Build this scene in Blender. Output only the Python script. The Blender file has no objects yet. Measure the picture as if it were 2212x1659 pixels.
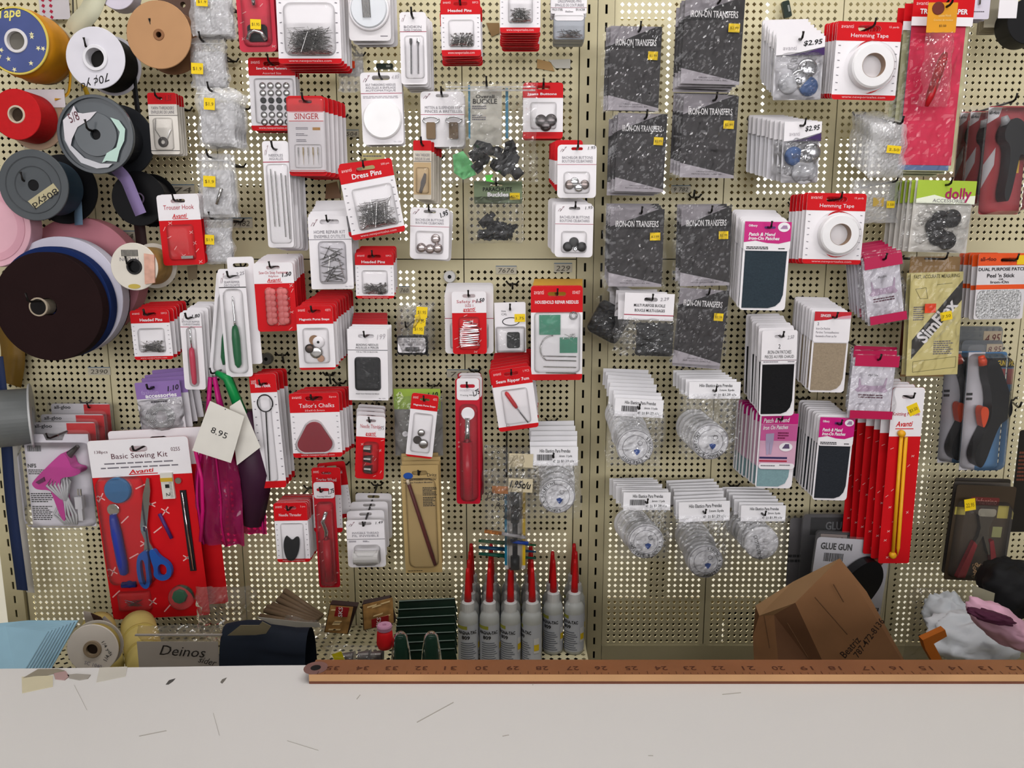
import bpy, math, random
from mathutils import Vector, Matrix, noise
from mathutils.geometry import tessellate_polygon

# ------------------------------------------------------------------ camera, light, exposure
SC = bpy.context.scene
COL = SC.collection
F = 1660.0            # focal length in pixels of the 2212 x 1659 frame
CX, CY = 1106.0, 829.5
PITCH = math.radians(9.8)
CAMY, CAMZ = -1.212, 1.5
cam_d = bpy.data.cameras.new('camera')
cam_d.sensor_fit = 'HORIZONTAL'; cam_d.sensor_width = 36.0; cam_d.lens = 36.0 * F / 2212.0
cam_d.clip_start = 0.02
cam = bpy.data.objects.new('camera', cam_d); COL.objects.link(cam)
cam.location = (0, CAMY, CAMZ); cam.rotation_euler = (math.radians(90) - PITCH, 0, 0)
SC.camera = cam

w = bpy.data.worlds.new('room_light'); SC.world = w; w.use_nodes = True
w.node_tree.nodes['Background'].inputs[0].default_value = (1.0, 0.97, 0.95, 1)
w.node_tree.nodes['Background'].inputs[1].default_value = 0.16

def area(name, loc, sx, sy, power, col, rot=(0, 0, 0)):
    l = bpy.data.lights.new(name, 'AREA'); l.shape = 'RECTANGLE'; l.size = sx; l.size_y = sy
    l.energy = power; l.color = col
    o = bpy.data.objects.new(name, l); COL.objects.link(o); o.location = loc; o.rotation_euler = rot
    return o
area('ceiling_tube_front', (0.10, -0.60, 2.50), 1.7, 0.07, 9.8, (1.0, 0.98, 0.985), (math.radians(-8), 0, 0))
area('added_glint_tube', (0.0, -2.5, 2.85), 1.7, 0.07, 5.5, (1.0, 0.98, 0.985), (math.radians(30), 0, 0))  # extra lamp added behind the camera for more glints on the plastic
area('shopfront_daylight', (0.0, -4.4, 2.1), 6.0, 1.2, 102.0, (1.0, 0.982, 1.0), (math.radians(90), 0, 0))
area('ceiling_tube_rear_aisle', (0.0, 0.75, 2.6), 2.6, 0.4, 130.0, (1.0, 0.97, 0.92), (math.radians(30), 0, 0))
VS = SC.view_settings
VS.view_transform = 'Standard'; VS.look = 'None'; VS.gamma = 1.0; VS.use_curve_mapping = False
VS.exposure = 0.08
try:
    SC.cycles.transparent_max_bounces = 18
    SC.cycles.max_bounces = 4; SC.cycles.diffuse_bounces = 2; SC.cycles.glossy_bounces = 2; SC.cycles.transmission_bounces = 2
    SC.cycles.use_adaptive_sampling = True; SC.cycles.adaptive_threshold = 0.08
except Exception:
    pass

# ------------------------------------------------------------------ pixel -> world on a plane parallel to the wall
_fw = Vector((0, math.cos(PITCH), -math.sin(PITCH))); _up = Vector((0, math.sin(PITCH), math.cos(PITCH)))
def ray(px, py):
    return _fw + Vector((1, 0, 0)) * ((px - CX) / F) - _up * ((py - CY) / F)
def P(px, py, d=0.0):
    """point seen at pixel (px,py) that stands d metres in front of the wall"""
    v = ray(px, py); t = (-d - CAMY) / v.y
    return Vector((v.x * t, -d, CAMZ + v.z * t))
def PZ(px, py, z):
    v = ray(px, py); t = (z - CAMZ) / v.z
    return Vector((v.x * t, CAMY + v.y * t, z))

# ------------------------------------------------------------------ materials (all node based)
def lin(c):
    return c / 12.92 if c <= 0.04045 else ((c + 0.055) / 1.055) ** 2.4
def rgb(h):
    return tuple(lin(int(h[i:i + 2], 16) / 255.0) for i in (0, 2, 4)) + (1.0,)
_M = {}
def M(h, rough=0.5, metal=0.0, var=0.06, scale=40.0, bump=0.0, spec=0.28, coat=0.0, emis=0.0):
    key = (h, rough, metal, var, scale, bump, spec, coat)
    if key in _M: return _M[key]
    m = bpy.data.materials.new('surface_' + h); m.use_nodes = True
    nt = m.node_tree; b = nt.nodes['Principled BSDF']
    tc = nt.nodes.new('ShaderNodeTexCoord'); nz = nt.nodes.new('ShaderNodeTexNoise')
    nz.inputs['Scale'].default_value = scale; nz.inputs['Detail'].default_value = 1.0
    nt.links.new(tc.outputs['Object'], nz.inputs['Vector'])
    mx = nt.nodes.new('ShaderNodeMix'); mx.data_type = 'RGBA'
    c = rgb(h)
    mx.inputs[6].default_value = tuple(x * (1 - var) for x in c[:3]) + (1,)
    mx.inputs[7].default_value = tuple(min(1, x * (1 + var)) for x in c[:3]) + (1,)
    nt.links.new(nz.outputs['Fac'], mx.inputs[0]); nt.links.new(mx.outputs[2], b.inputs['Base Color'])
    b.inputs['Roughness'].default_value = rough; b.inputs['Metallic'].default_value = metal
    b.inputs['Specular IOR Level'].default_value = spec
    if coat: b.inputs['Coat Weight'].default_value = coat; b.inputs['Coat Roughness'].default_value = 0.08
    if bump:
        bp = nt.nodes.new('ShaderNodeBump'); bp.inputs['Strength'].default_value = bump; bp.inputs['Distance'].default_value = 0.002
        nt.links.new(nz.outputs['Fac'], bp.inputs['Height']); nt.links.new(bp.outputs['Normal'], b.inputs['Normal'])
    _M[key] = m
    return m
def film(name, tint='ffffff', haze=0.06, rough=0.10, crinkle=0.5, scale=45.0, ior=1.26):
    """thin clear plastic: see-through, with Fresnel gloss and crinkles"""
    if name in _M: return _M[name]
    m = bpy.data.materials.new(name); m.use_nodes = True; nt = m.node_tree; nt.nodes.clear()
    out = nt.nodes.new('ShaderNodeOutputMaterial')
    tr = nt.nodes.new('ShaderNodeBsdfTransparent'); tr.inputs[0].default_value = rgb(tint)
    df = nt.nodes.new('ShaderNodeBsdfDiffuse'); c = rgb(tint); df.inputs[0].default_value = tuple(min(.9, x) for x in c[:3]) + (1,)
    gl = nt.nodes.new('ShaderNodeBsdfGlossy'); gl.inputs['Roughness'].default_value = rough
    m1 = nt.nodes.new('ShaderNodeMixShader'); m1.inputs[0].default_value = haze
    m2 = nt.nodes.new('ShaderNodeMixShader')
    fr = nt.nodes.new('ShaderNodeFresnel'); fr.inputs['IOR'].default_value = ior
    tc = nt.nodes.new('ShaderNodeTexCoord'); nz = nt.nodes.new('ShaderNodeTexNoise')
    nz.inputs['Scale'].default_value = scale; nz.inputs['Detail'].default_value = 2.0; nz.inputs['Distortion'].default_value = 1.2
    nt.links.new(tc.outputs['Object'], nz.inputs['Vector'])
    bp = nt.nodes.new('ShaderNodeBump'); bp.inputs['Strength'].default_value = crinkle; bp.inputs['Distance'].default_value = 0.006
    nt.links.new(nz.outputs['Fac'], bp.inputs['Height'])
    nt.links.new(bp.outputs[0], gl.inputs['Normal'])
    nt.links.new(tr.outputs[0], m1.inputs[1]); nt.links.new(df.outputs[0], m1.inputs[2])
    nt.links.new(m1.outputs[0], m2.inputs[1]); nt.links.new(gl.outputs[0], m2.inputs[2])
    nt.links.new(fr.outputs[0], m2.inputs[0]); nt.links.new(m2.outputs[0], out.inputs[0])
    _M[name] = m
    return m
BLISTER = film('clear_blister_plastic', haze=0.03, rough=0.05, crinkle=0.10, scale=25, ior=1.2)
BAG = film('crinkled_clear_bag', haze=0.045, rough=0.05, crinkle=0.30, scale=60, ior=1.55)
ZIP = film('milky_zip_bag', haze=0.30, rough=0.08, crinkle=0.35, scale=60, ior=1.5)
SLEEVE = film('clear_sleeve', haze=0.012, rough=0.06, crinkle=0.10, scale=16, ior=1.33)
MAGFILM = film('magenta_vinyl', 'e0408f', haze=0.22, rough=0.08, crinkle=0.3, scale=30, ior=1.45)
GREENFILM = film('dark_green_film', '3f6a55', haze=0.25, rough=0.15, crinkle=0.6, scale=30)
WHITE = M('f0ecee', 0.42, var=.02); OFFW = M('e3dfe0', 0.42, var=.03)
RED = M('cf1019', 0.5, var=.05, spec=.15); RED2 = M('c9121c', 0.4, var=.05); DRED = M('b01020', 0.4)
BLACK = M('0d0d0f', 0.45, spec=.15); INK = M('1c1a1c', 0.6); GREYINK = M('77727a', 0.6); FAINT = M('b9b3b8', 0.6)
STEEL = M('b8b6b4', 0.24, 1.0, .12); DSTEEL = M('6f6a66', 0.28, 1.0); CHROME = M('d8d8da', 0.15, 1.0)
HOOKM = M('2a2725', 0.35, 0.6); YELLOW = M('f2cf10', 0.5); ORANGE = M('f04a1c', 0.5)
MAGENTA = M('c8127a', 0.4); PINKP = M('f0d8de', 0.5); TAN = M('c9a878', 0.6)

# ------------------------------------------------------------------ mesh building
def rrect(x0, z0, x1, z1, r=0.003, n=3):
    r = max(1e-5, min(r, abs(x1 - x0) * .499, abs(z1 - z0) * .499)); o = []
    for cx, cz, a in ((x1 - r, z1 - r, 0), (x0 + r, z1 - r, 90), (x0 + r, z0 + r, 180), (x1 - r, z0 + r, 270)):
        for i in range(n + 1):
            t = math.radians(a + 90 * i / n); o.append((cx + r * math.cos(t), cz + r * math.sin(t)))
    return o
def circle(cx, cz, r, n=24, rz=None):
    return [(cx + r * math.cos(2 * math.pi * i / n), cz + (rz or r) * math.sin(2 * math.pi * i / n)) for i in range(n)]
def chk(pts, n=2):
    """round the corners of a closed outline"""
    for _ in range(n):
        q = []
        for i in range(len(pts)):
            a, b = pts[i], pts[(i + 1) % len(pts)]
            q += [(a[0] * .75 + b[0] * .25, a[1] * .75 + b[1] * .25), (a[0] * .25 + b[0] * .75, a[1] * .25 + b[1] * .75)]
        pts = q
    return pts
class MB:
    def __init__(s): s.v = []; s.f = []
    def prism(s, loops, y0, y1):
        b = len(s.v); flat = [p for l in loops for p in l]; N = len(flat)
        s.v += [(p[0], y0, p[1]) for p in flat] + [(p[0], y1, p[1]) for p in flat]
        tris = tessellate_polygon([[Vector((p[0], p[1], 0)) for p in l] for l in loops])
        for t in tris:
            a, c, d = (flat[i] for i in t)
            cr = (c[0] - a[0]) * (d[1] - a[1]) - (c[1] - a[1]) * (d[0] - a[0])
            t = t if cr > 0 else t[::-1]          # counter-clockwise in x,z -> normal to -y
            s.f.append(tuple(b + i for i in t)); s.f.append(tuple(b + N + i for i in t[::-1]))
        k = 0
        for l in loops:
            ar = sum(l[i][0] * l[(i + 1) % len(l)][1] - l[(i + 1) % len(l)][0] * l[i][1] for i in range(len(l)))
            outer = (k == 0)
            for i in range(len(l)):
                i0, i1 = b + k + i, b + k + (i + 1) % len(l)
                q = (i0, i0 + N, i1 + N, i1)
                if (ar > 0) != outer: q = q[::-1]
                s.f.append(q)
            k += len(l)
        return s
    def box(s, x0, x1, y0, y1, z0, z1):
        return s.prism([[(x0, z0), (x1, z0), (x1, z1), (x0, z1)]], y0, y1)
    def tube(s, pts, r, n=6, cap=True):
        pts = [Vector(p) for p in pts]; b = len(s.v); N = len(pts)
        rr = r if isinstance(r, (list, tuple)) else [r] * N
        for i, p in enumerate(pts):
            d = (pts[min(i + 1, N - 1)] - pts[max(i - 1, 0)]).normalized()
            a = Vector((0, 0, 1)) if abs(d.z) < .9 else Vector((1, 0, 0))
            u = d.cross(a).normalized(); w_ = d.cross(u)
            for k in range(n):
                t = 2 * math.pi * k / n; s.v.append(tuple(p + (u * math.cos(t) + w_ * math.sin(t)) * rr[i]))
        for i in range(N - 1):
            for k in range(n):
                s.f.append((b + i * n + k, b + i * n + (k + 1) % n, b + (i + 1) * n + (k + 1) % n, b + (i + 1) * n + k))
        if cap:
            s.f.append(tuple(b + k for k in range(n))[::-1]); s.f.append(tuple(b + (N - 1) * n + k for k in range(n)))
        return s
    def lathe(s, prof, n=40, c=(0, 0, 0), axis='y', close=True):
        """prof = [(radius, along axis)], a closed ring unless close=False"""
        b = len(s.v); m = len(prof)
        for k in range(n):
            t = 2 * math.pi * k / n; ct, st = math.cos(t), math.sin(t)
            for r, h in prof:
                if axis == 'y': q = (c[0] + r * ct, c[1] + h, c[2] + r * st)
                elif axis == 'z': q = (c[0] + r * ct, c[1] + r * st, c[2] + h)
                else: q = (c[0] + h, c[1] + r * ct, c[2] + r * st)
                s.v.append(q)
        for k in range(n):
            k2 = (k + 1) % n
            for i in range(m if close else m - 1):
                j = (i + 1) % m
                s.f.append((b + k * m + i, b + k * m + j, b + k2 * m + j, b + k2 * m + i))
        return s
    def grid(s, fn, nu, nv):
        b = len(s.v)
        for j in range(nv + 1):
            for i in range(nu + 1): s.v.append(tuple(fn(i / nu, j / nv)))
        for j in range(nv):
            for i in range(nu):
                a = b + j * (nu + 1) + i; s.f.append((a, a + 1, a + nu + 2, a + nu + 1))
        return s
    def add(s, vs, fs):
        b = len(s.v); s.v += list(vs); s.f += [tuple(b + i for i in f) for f in fs]
        return s
    def build(s, name, mat, parent=None, smooth=False, fix=False, kind=None, label=None):
        me = bpy.data.meshes.new(name); me.from_pydata([tuple(v) for v in s.v], [], s.f)
        if fix:
            import bmesh
            bm = bmesh.new(); bm.from_mesh(me); bmesh.ops.remove_doubles(bm, verts=bm.verts, dist=1e-6)
            bmesh.ops.recalc_face_normals(bm, faces=bm.faces); bm.to_mesh(me); bm.free()
        me.materials.append(mat)
        if smooth:
            me.polygons.foreach_set('use_smooth', [True] * len(me.polygons))
        me.update()
        o = bpy.data.objects.new(name, me); COL.objects.link(o)
        if parent is not None: o.parent = parent
        if kind: o['kind'] = kind
        if label: o['label'] = label
        return o
_T = {}
def text_geo(st, bold=0.0):
    k = (st, bold)
    if k not in _T:
        cu = bpy.data.curves.new('lettering', 'FONT'); cu.body = st; cu.resolution_u = 2; cu.offset = bold
        o = bpy.data.objects.new('lettering', cu); me = bpy.data.meshes.new_from_object(o)
        vs = [tuple(v.co)[:2] for v in me.vertices]; fs = [tuple(p.vertices) for p in me.polygons]
        bpy.data.objects.remove(o); bpy.data.curves.remove(cu); bpy.data.meshes.remove(me)
        if not vs: vs = [(0, 0), (1, 0), (1, 1)]; fs = []
        x0 = min(v[0] for v in vs); x1 = max(v[0] for v in vs); y0 = min(v[1] for v in vs); y1 = max(v[1] for v in vs)
        _T[k] = ([((v[0] - x0) / max(1e-6, x1 - x0), (v[1] - y0) / max(1e-6, y1 - y0)) for v in vs], fs)
    return _T[k]

# ------------------------------------------------------------------ things
def tag(o, label, cat, group=None, kind=None):
    o['label'] = label; o['category'] = cat
    if group: o['group'] = group
    if kind: o['kind'] = kind
    return o
def empty(name, loc, label, cat, group=None, rot=(0, 0, 0)):
    o = bpy.data.objects.new(name, None); COL.objects.link(o); o.location = loc; o.rotation_euler = rot
    o.empty_display_size = 0.01
    return tag(o, label, cat, group)
def copy_thing(root, keep=None, depth2=False):
    r = root.copy(); COL.objects.link(r)
    for ch in [c for c in COL.objects if c.parent == root] if False else list(root.children):
        if keep is not None and ch.name.split('.')[0] not in keep: continue
        c = ch.copy(); COL.objects.link(c); c.parent = r
        if depth2:
            for g in list(ch.children):
                e = g.copy(); COL.objects.link(e); e.parent = c
    return r
ORD = ['front', 'second', 'third', 'fourth', 'fifth', 'sixth', 'seventh', 'eighth', 'ninth', 'tenth', 'eleventh', 'twelfth', 'thirteenth', 'fourteenth']
CARD_T = 0.0007
FILMS = ('bag', 'clear_sleeve', 'clamshell')

class Card:
    """a flat hanging thing; local x right, z up, front towards -y, origin at its bottom centre"""
    def __init__(s, name, cx, cy, w_, h_, d, rot=0.0, label='', cat='card', group=None, yaw=0.0, lean=0.0):
        c = P(cx, cy, d)
        s.W = P(cx + w_ / 2, cy, d).x - P(cx - w_ / 2, cy, d).x
        s.H = P(cx, cy - h_ / 2, d).z - P(cx, cy + h_ / 2, d).z
        s.d = d; a = math.radians(rot)
        base = Vector((c.x + math.sin(a) * s.H / 2, -d, c.z - math.cos(a) * s.H / 2))
        s.root = empty(name, base, label, cat, group, (math.radians(lean), -a, math.radians(yaw)))
        s.a = a; s.name = name; s.y = 0.0; s.hook_uv = (0.5, 0.07)
    def x(s, u): return (u - .5) * s.W
    def z(s, v): return (1 - v) * s.H
    def world(s, u, v, y=0.0):
        x, z = s.x(u), s.z(v)
        b = s.root.location
        return Vector((b.x + x * math.cos(s.a) - z * math.sin(s.a), b.y + y, b.z + x * math.sin(s.a) + z * math.cos(s.a)))
    def rect(s, u0, v0, u1, v1, r=0.0, n=3):
        return rrect(s.x(u0), s.z(v1), s.x(u1), s.z(v0), r if r else 1e-5, n if r else 1)
    def slot(s, u=.5, v=.07, w_=.26, h_=.26):
        W2 = s.W * w_ / 2; H2 = W2 * h_
        s.hook_uv = (u, v)
        return rrect(s.x(u) - W2, s.z(v) - H2, s.x(u) + W2, s.z(v) + H2, H2, 2)
    def plate(s, name, mat, u0=0, v0=0, u1=1, v1=1, r=0.0, lift=0.0, t=CARD_T, hole=None, parent=None, outline=None, kind=None, label=None):
        """lift = distance of the back of the plate in front of y = 0"""
        lo = [outline or s.rect(u0, v0, u1, v1, r)]
        if hole: lo += hole if isinstance(hole[0][0], (list, tuple)) else [hole]
        return MB().prism(lo, -lift - t, -lift).build(name, mat, parent or s.root, kind=kind, label=label)
    def band(s, name, mat, top=True, frac=.25, r=0.004, hole=None, lift=CARD_T, wave=0, parent=None):
        """a printed zone with the card's rounded outer corners"""
        x0, x1, zt, zb = s.x(0), s.x(1), s.z(0), s.z(1)
        if top:
            zc = s.z(frac); full = rrect(x0, zc - 2 * r - .001, x1, zt, r)
            o = [p for p in full if p[1] > zt - r - 1e-6]
            low = [(x0, zc), (x1, zc)]
            if wave: low = [(x0 + (x1 - x0) * i / 8, zc + wave * math.sin(i / 8 * 2 * math.pi)) for i in range(9)]
            o = o + low
        else:
            zc = s.z(1 - frac); full = rrect(x0, zb, x1, zc + 2 * r + .001, r)
            o = [p for p in full if p[1] < zb + r + 1e-6]; o = o + [(x1, zc), (x0, zc)]
        return s.plate(name, mat, outline=o, lift=lift, t=0.0002, hole=hole, parent=parent)
    def texts(s, items, mat, lift=CARD_T + .0003, name='lettering', parent=None, bold=0.0):
        """items = (string, u0, v0, u1, v1[, rot degrees[, shear]]); each string fills its box"""
        mb = MB()
        for it in items:
            st, u0, v0, u1, v1 = it[:5]; rt = math.radians(it[5]) if len(it) > 5 else 0; sh = it[6] if len(it) > 6 else 0
            vs, fs = text_geo(st, bold)
            w_, h_ = (u1 - u0) * s.W, (v1 - v0) * s.H
            cx, cz = s.x((u0 + u1) / 2), s.z((v0 + v1) / 2); ca, sa = math.cos(rt), math.sin(rt)
            if abs(rt) > math.radians(60) and abs(rt) < math.radians(120): w_, h_ = h_, w_
            out = []
            for a, b in vs:
                X = (a - .5) * w_ + sh * (b - .5) * h_; Z = (b - .5) * h_
                out.append((cx + X * ca - Z * sa, -lift, cz + X * sa + Z * ca))
            mb.add(out, fs)
        return mb.build(name, mat, parent or s.root, kind='stuff' if len(items) > 1 else None)
    def bars(s, items, mat, lift=CARD_T + .0003, name='fine_print', parent=None, seed=1):
        """lines of print too small to read: (u0, v0, u1, v1, number of lines)"""
        rnd = random.Random(seed); mb = MB()
        for u0, v0, u1, v1, n in items:
            for i in range(n):
                va = v0 + (v1 - v0) * (i + .2) / n; vb = v0 + (v1 - v0) * (i + .75) / n
                u = u0; end = u1 - (u1 - u0) * rnd.uniform(0, .35)
                while u < end - 1e-4:
                    du = (u1 - u0) * rnd.uniform(.06, .16); ue = min(u + du, end)
                    mb.add([(s.x(u), -lift, s.z(vb)), (s.x(ue), -lift, s.z(vb)), (s.x(ue), -lift, s.z(va)), (s.x(u), -lift, s.z(va))], [(0, 1, 2, 3)])
                    u = ue + (u1 - u0) * .02
        return mb.build(name, mat, parent or s.root, kind='stuff')
    def strokes(s, segs, mat, wd=.0009, lift=CARD_T + .0003, name='printed_motifs', parent=None):
        mb = MB()
        for ua, va, ub, vb in segs:
            a = Vector((s.x(ua), s.z(va))); b = Vector((s.x(ub), s.z(vb))); dn = (b - a)
            if dn.length < 1e-6: continue
            n = Vector((-dn.y, dn.x)).normalized() * wd / 2
            q = [a - n, b - n, b + n, a + n]
            mb.add([(p.x, -lift, p.y) for p in q], [(0, 1, 2, 3)])
        return mb.build(name, mat, parent or s.root, kind='stuff')
    def barcode(s, u0, v0, u1, v1, seed=3, lift=CARD_T + .0004, parent=None):
        rnd = random.Random(seed); segs = MB(); u = u0
        while u < u1:
            w_ = (u1 - u0) * rnd.choice((.02, .03, .05)); ue = min(u1, u + w_)
            segs.add([(s.x(u), -lift, s.z(v1)), (s.x(ue), -lift, s.z(v1)), (s.x(ue), -lift, s.z(v0)), (s.x(u), -lift, s.z(v0))], [(0, 1, 2, 3)])
            u = ue + (u1 - u0) * rnd.choice((.02, .03))
        return segs.build('barcode', INK, parent or s.root, kind='stuff')
    def ticks(s, v0=.3, v1=.88, u=.06):
        rnd = random.Random(5); L = []
        for i in range(7):
            v = v0 + (v1 - v0) * i / 6
            for uu in (u, 1 - u):
                L.append((uu - .018, v, uu + .018, v + rnd.uniform(-.006, .006)))
        return s.strokes(L, GREYINK, wd=s.H * .009, name='printed_ticks')
    def motifs(s, u0, v0, u1, v1, n=10, seed=2, mat=None):
        rnd = random.Random(seed); L = []; asp = s.W / s.H
        for i in range(n):
            u = rnd.uniform(u0 + .03, u1 - .03); v = v0 + (v1 - v0) * (i + rnd.uniform(.2, .8)) / n; k = .055
            t = rnd.uniform(0.3, 1.1)
            L.append((u - k * math.cos(t), v + k * math.sin(t) * asp, u + k * math.cos(t), v - k * math.sin(t) * asp))
            if rnd.random() < .5:
                L.append((u - k * .7, v - k * .5 * asp, u + k * .7, v + k * .5 * asp))
        return s.strokes(L, mat or M('f0b8b4', .5), wd=max(.0007, s.W * .012))
    def blister(s, u0, v0, u1, v1, depth=.008, mat=None, lift=CARD_T, r=.004, name='blister', flange=True):
        x0, x1, z0, z1 = s.x(u0), s.x(u1), s.z(v1), s.z(v0); mb = MB(); b = min(depth * .6, (x1 - x0) * .2)
        o = rrect(x0, z0, x1, z1, r, 3); q = rrect(x0 + b * .35, z0 + b * .35, x1 - b * .35, z1 - b * .35, r, 3)
        q2 = rrect(x0 + b, z0 + b, x1 - b, z1 - b, r * .8, 3); N = len(o)
        ys = (-lift - .0003, -lift - depth * .75, -lift - depth); vs = []
        for l, y in zip((o, q, q2), ys): vs += [(p[0], y, p[1]) for p in l]
        fs = []
        for k in range(2):
            for i in range(N):
                fs.append((k * N + i, k * N + (i + 1) % N, (k + 1) * N + (i + 1) % N, (k + 1) * N + i))
        fs.append(tuple(2 * N + i for i in range(N)))
        mb.add(vs, fs)
        return mb.build(name, mat or BLISTER, s.root, smooth=False)
    def pins(s, u0, v0, u1, v1, n=40, seed=1, r=.00035, L=(.5, .9), name='pins', mat=None, lift=.0025, depth=.003, heads=False):
        rnd = random.Random(seed); mb = MB(); wd = (u1 - u0) * s.W; ht = (v1 - v0) * s.H
        for i in range(n):
            a = rnd.uniform(-.5, .5) if rnd.random() < .7 else rnd.uniform(-1.5, 1.5)
            ln = min(wd, ht * 2.2) * rnd.uniform(*L) / 2
            x = rnd.uniform(-.5, .5) * max(0, wd - 2 * ln * abs(math.cos(a))) + s.x((u0 + u1) / 2)
            hz = max(0, ht - 2 * ln * abs(math.sin(a))); z = s.z(v1) + ln * abs(math.sin(a)) + hz * (rnd.random() ** 1.5)
            dx, dz = ln * math.cos(a), ln * math.sin(a)
            y = -lift - rnd.random() * depth
            pz = lambda q: max(s.z(v1), min(s.z(v0), q)); pa = (x - dx, y, pz(z - dz)); pb = (x + dx, y - rnd.uniform(-.001, .001), pz(z + dz))
            mb.tube([pa, pb], r, 3)
            if heads: mb.lathe([(0.0, -r * 3), (r * 2.6, -r), (r * 2.6, r), (0, r * 3)], 6, pb, close=False)
        return mb.build(name, mat or STEEL, s.root, kind='stuff')
    def disc(s, u, v, r, t=.003, mat=None, lift=CARD_T, name='disc', dome=.0, n=28, inner=0.0, parent=None, label=None):
        x, z = s.x(u), s.z(v)
        if inner:
            pr = [(inner, -t), (r - t * .3, -t), (r, -t * .7), (r, 0), (inner, 0)]
            return MB().lathe(pr, n, (x, -lift, z)).build(name, mat, parent or s.root, smooth=False, fix=True, label=label)
        pr = [(0.0, -t - dome), (r * .6, -t - dome * .7), (r * .93, -t), (r, -t * .6), (r, 0.0), (0.0, 0.0)]
        return MB().lathe(pr, n, (x, -lift, z), close=False).build(name, mat, parent or s.root, smooth=bool(dome), fix=True, label=label)
    def rod(s, ua, va, ub, vb, r, mat, name='rod', lift=.004, n=8, prof=None):
        a = Vector((s.x(ua), -lift, s.z(va))); b = Vector((s.x(ub), -lift, s.z(vb)))
        if prof: pts = [a.lerp(b, t) for t, _ in prof]; rr = [q * r for _, q in prof]
        else: pts = [a, b]; rr = [r, r]
        return MB().tube(pts, rr, n).build(name, mat, s.root, smooth=n > 6)
    def bag(s, u0=0, v0=0, u1=1, v1=1, bulge=.006, wr=.0025, seed=1, mat=None, name='bag', lift=0.0, nu=14, nv=18, back=False, parent=None):
        o = Vector((seed * 3.1, seed * 1.7, 0)); mb = MB(); x0, x1, z0, z1 = s.x(u0), s.x(u1), s.z(v1), s.z(v0)
        if mat is ZIP: wr *= .45; bulge *= .5
        nu = int(nu * 1.5); nv = int(nv * 1.5); jr = random.Random(seed)
        def f(sgn, k):
            def g(a, b):
                e = (1 - abs(2 * a - 1) ** 4) * (1 - abs(2 * b - 1) ** 4)
                n1 = noise.noise(Vector((a * 4, b * 5, k)) + o); n2 = 1 - abs(noise.noise(Vector((a * 9, b * 7, k + 5)) + o)) * 2; n3 = 1 - abs(noise.noise(Vector((a * 17, b * 15, k + 9)) + o)) * 2
                ex = .004 * noise.noise(Vector((b * 5, k * 0 + a * 2, 9)) + o)
                y = max(0.0, .45 + n1 + .55 * n2 * n2 + .35 * n3 * n3 + jr.uniform(-.07, .07))
                return (x0 + (x1 - x0) * a + ex * (.3 + abs(2 * a - 1)), -lift - sgn * (bulge * e + .0006) - wr * y * (.35 + e) * (1 if sgn > 0 else -.2), z0 + (z1 - z0) * b + .003 * noise.noise(Vector((a * 6, b * 2, 4)) + o) * (abs(2 * b - 1) ** 3))
            return g
        mb.grid(f(1, 0), nu, nv)
        if back: mb.grid(f(-.15, 7), nu // 2, nv // 2)
        return mb.build(name, mat or BAG, parent or s.root, smooth=False)
    def sticker(s, u0, v0, u1, v1, mat=None, st=None, lift=.008, rot=0, name='price_sticker', ink=None):
        cx, cz = s.x((u0 + u1) / 2), s.z((v0 + v1) / 2); wd, ht = (u1 - u0) * s.W / 2, (v1 - v0) * s.H / 2
        a = math.radians(rot); q = [(cx + x * math.cos(a) - z * math.sin(a), cz + x * math.sin(a) + z * math.cos(a)) for x, z in ((-wd, -ht), (wd, -ht), (wd, ht), (-wd, ht))]
        o = MB().prism([q], -lift - .0003, -lift).build(name, mat or YELLOW, s.root, label='yellow price sticker' if mat is None else None)
        if st: s.texts([(st, u0 + (u1 - u0) * .14, v0 + (v1 - v0) * .36, u1 - (u1 - u0) * .12, v1 - (v1 - v0) * .3, rot)], ink or M('6a5510', .6), lift=lift + .0006, parent=o)
        return o

_HM = {}
HOOKS = []
def hook(x0, z0, x1, z1, d, what, end='bend', tip=.009):
    """wire peg hook from the board at (x0,z0) to (x1,z1) standing d off the wall"""
    r = empty('peg_hook', (x0, 0, z0), 'wire peg hook carrying ' + what, 'hook', 'peg hooks on the perforated panels')
    mb = MB(); e = Vector((x1 - x0, -d, z1 - z0)); b = Vector((0, -.001, 0))
    dv = (e - b).normalized()
    pts = [b, b.lerp(e, .5), e - dv * .002]
    tipv = [e + Vector((0, -.003, .002)), e + Vector((0, -.006, tip))]
    mb.tube(pts + tipv, .0016, 6)
    mb.build('wire_arm', HOOKM, r, smooth=True)
    m2 = MB(); m2.tube([(-.010, -.004, .004), (-.006, -.004, -.001), (.006, -.004, -.001), (.010, -.004, .004)], .0014, 5)
    m2.build('back_clip', HOOKM, r)
    return r

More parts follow.
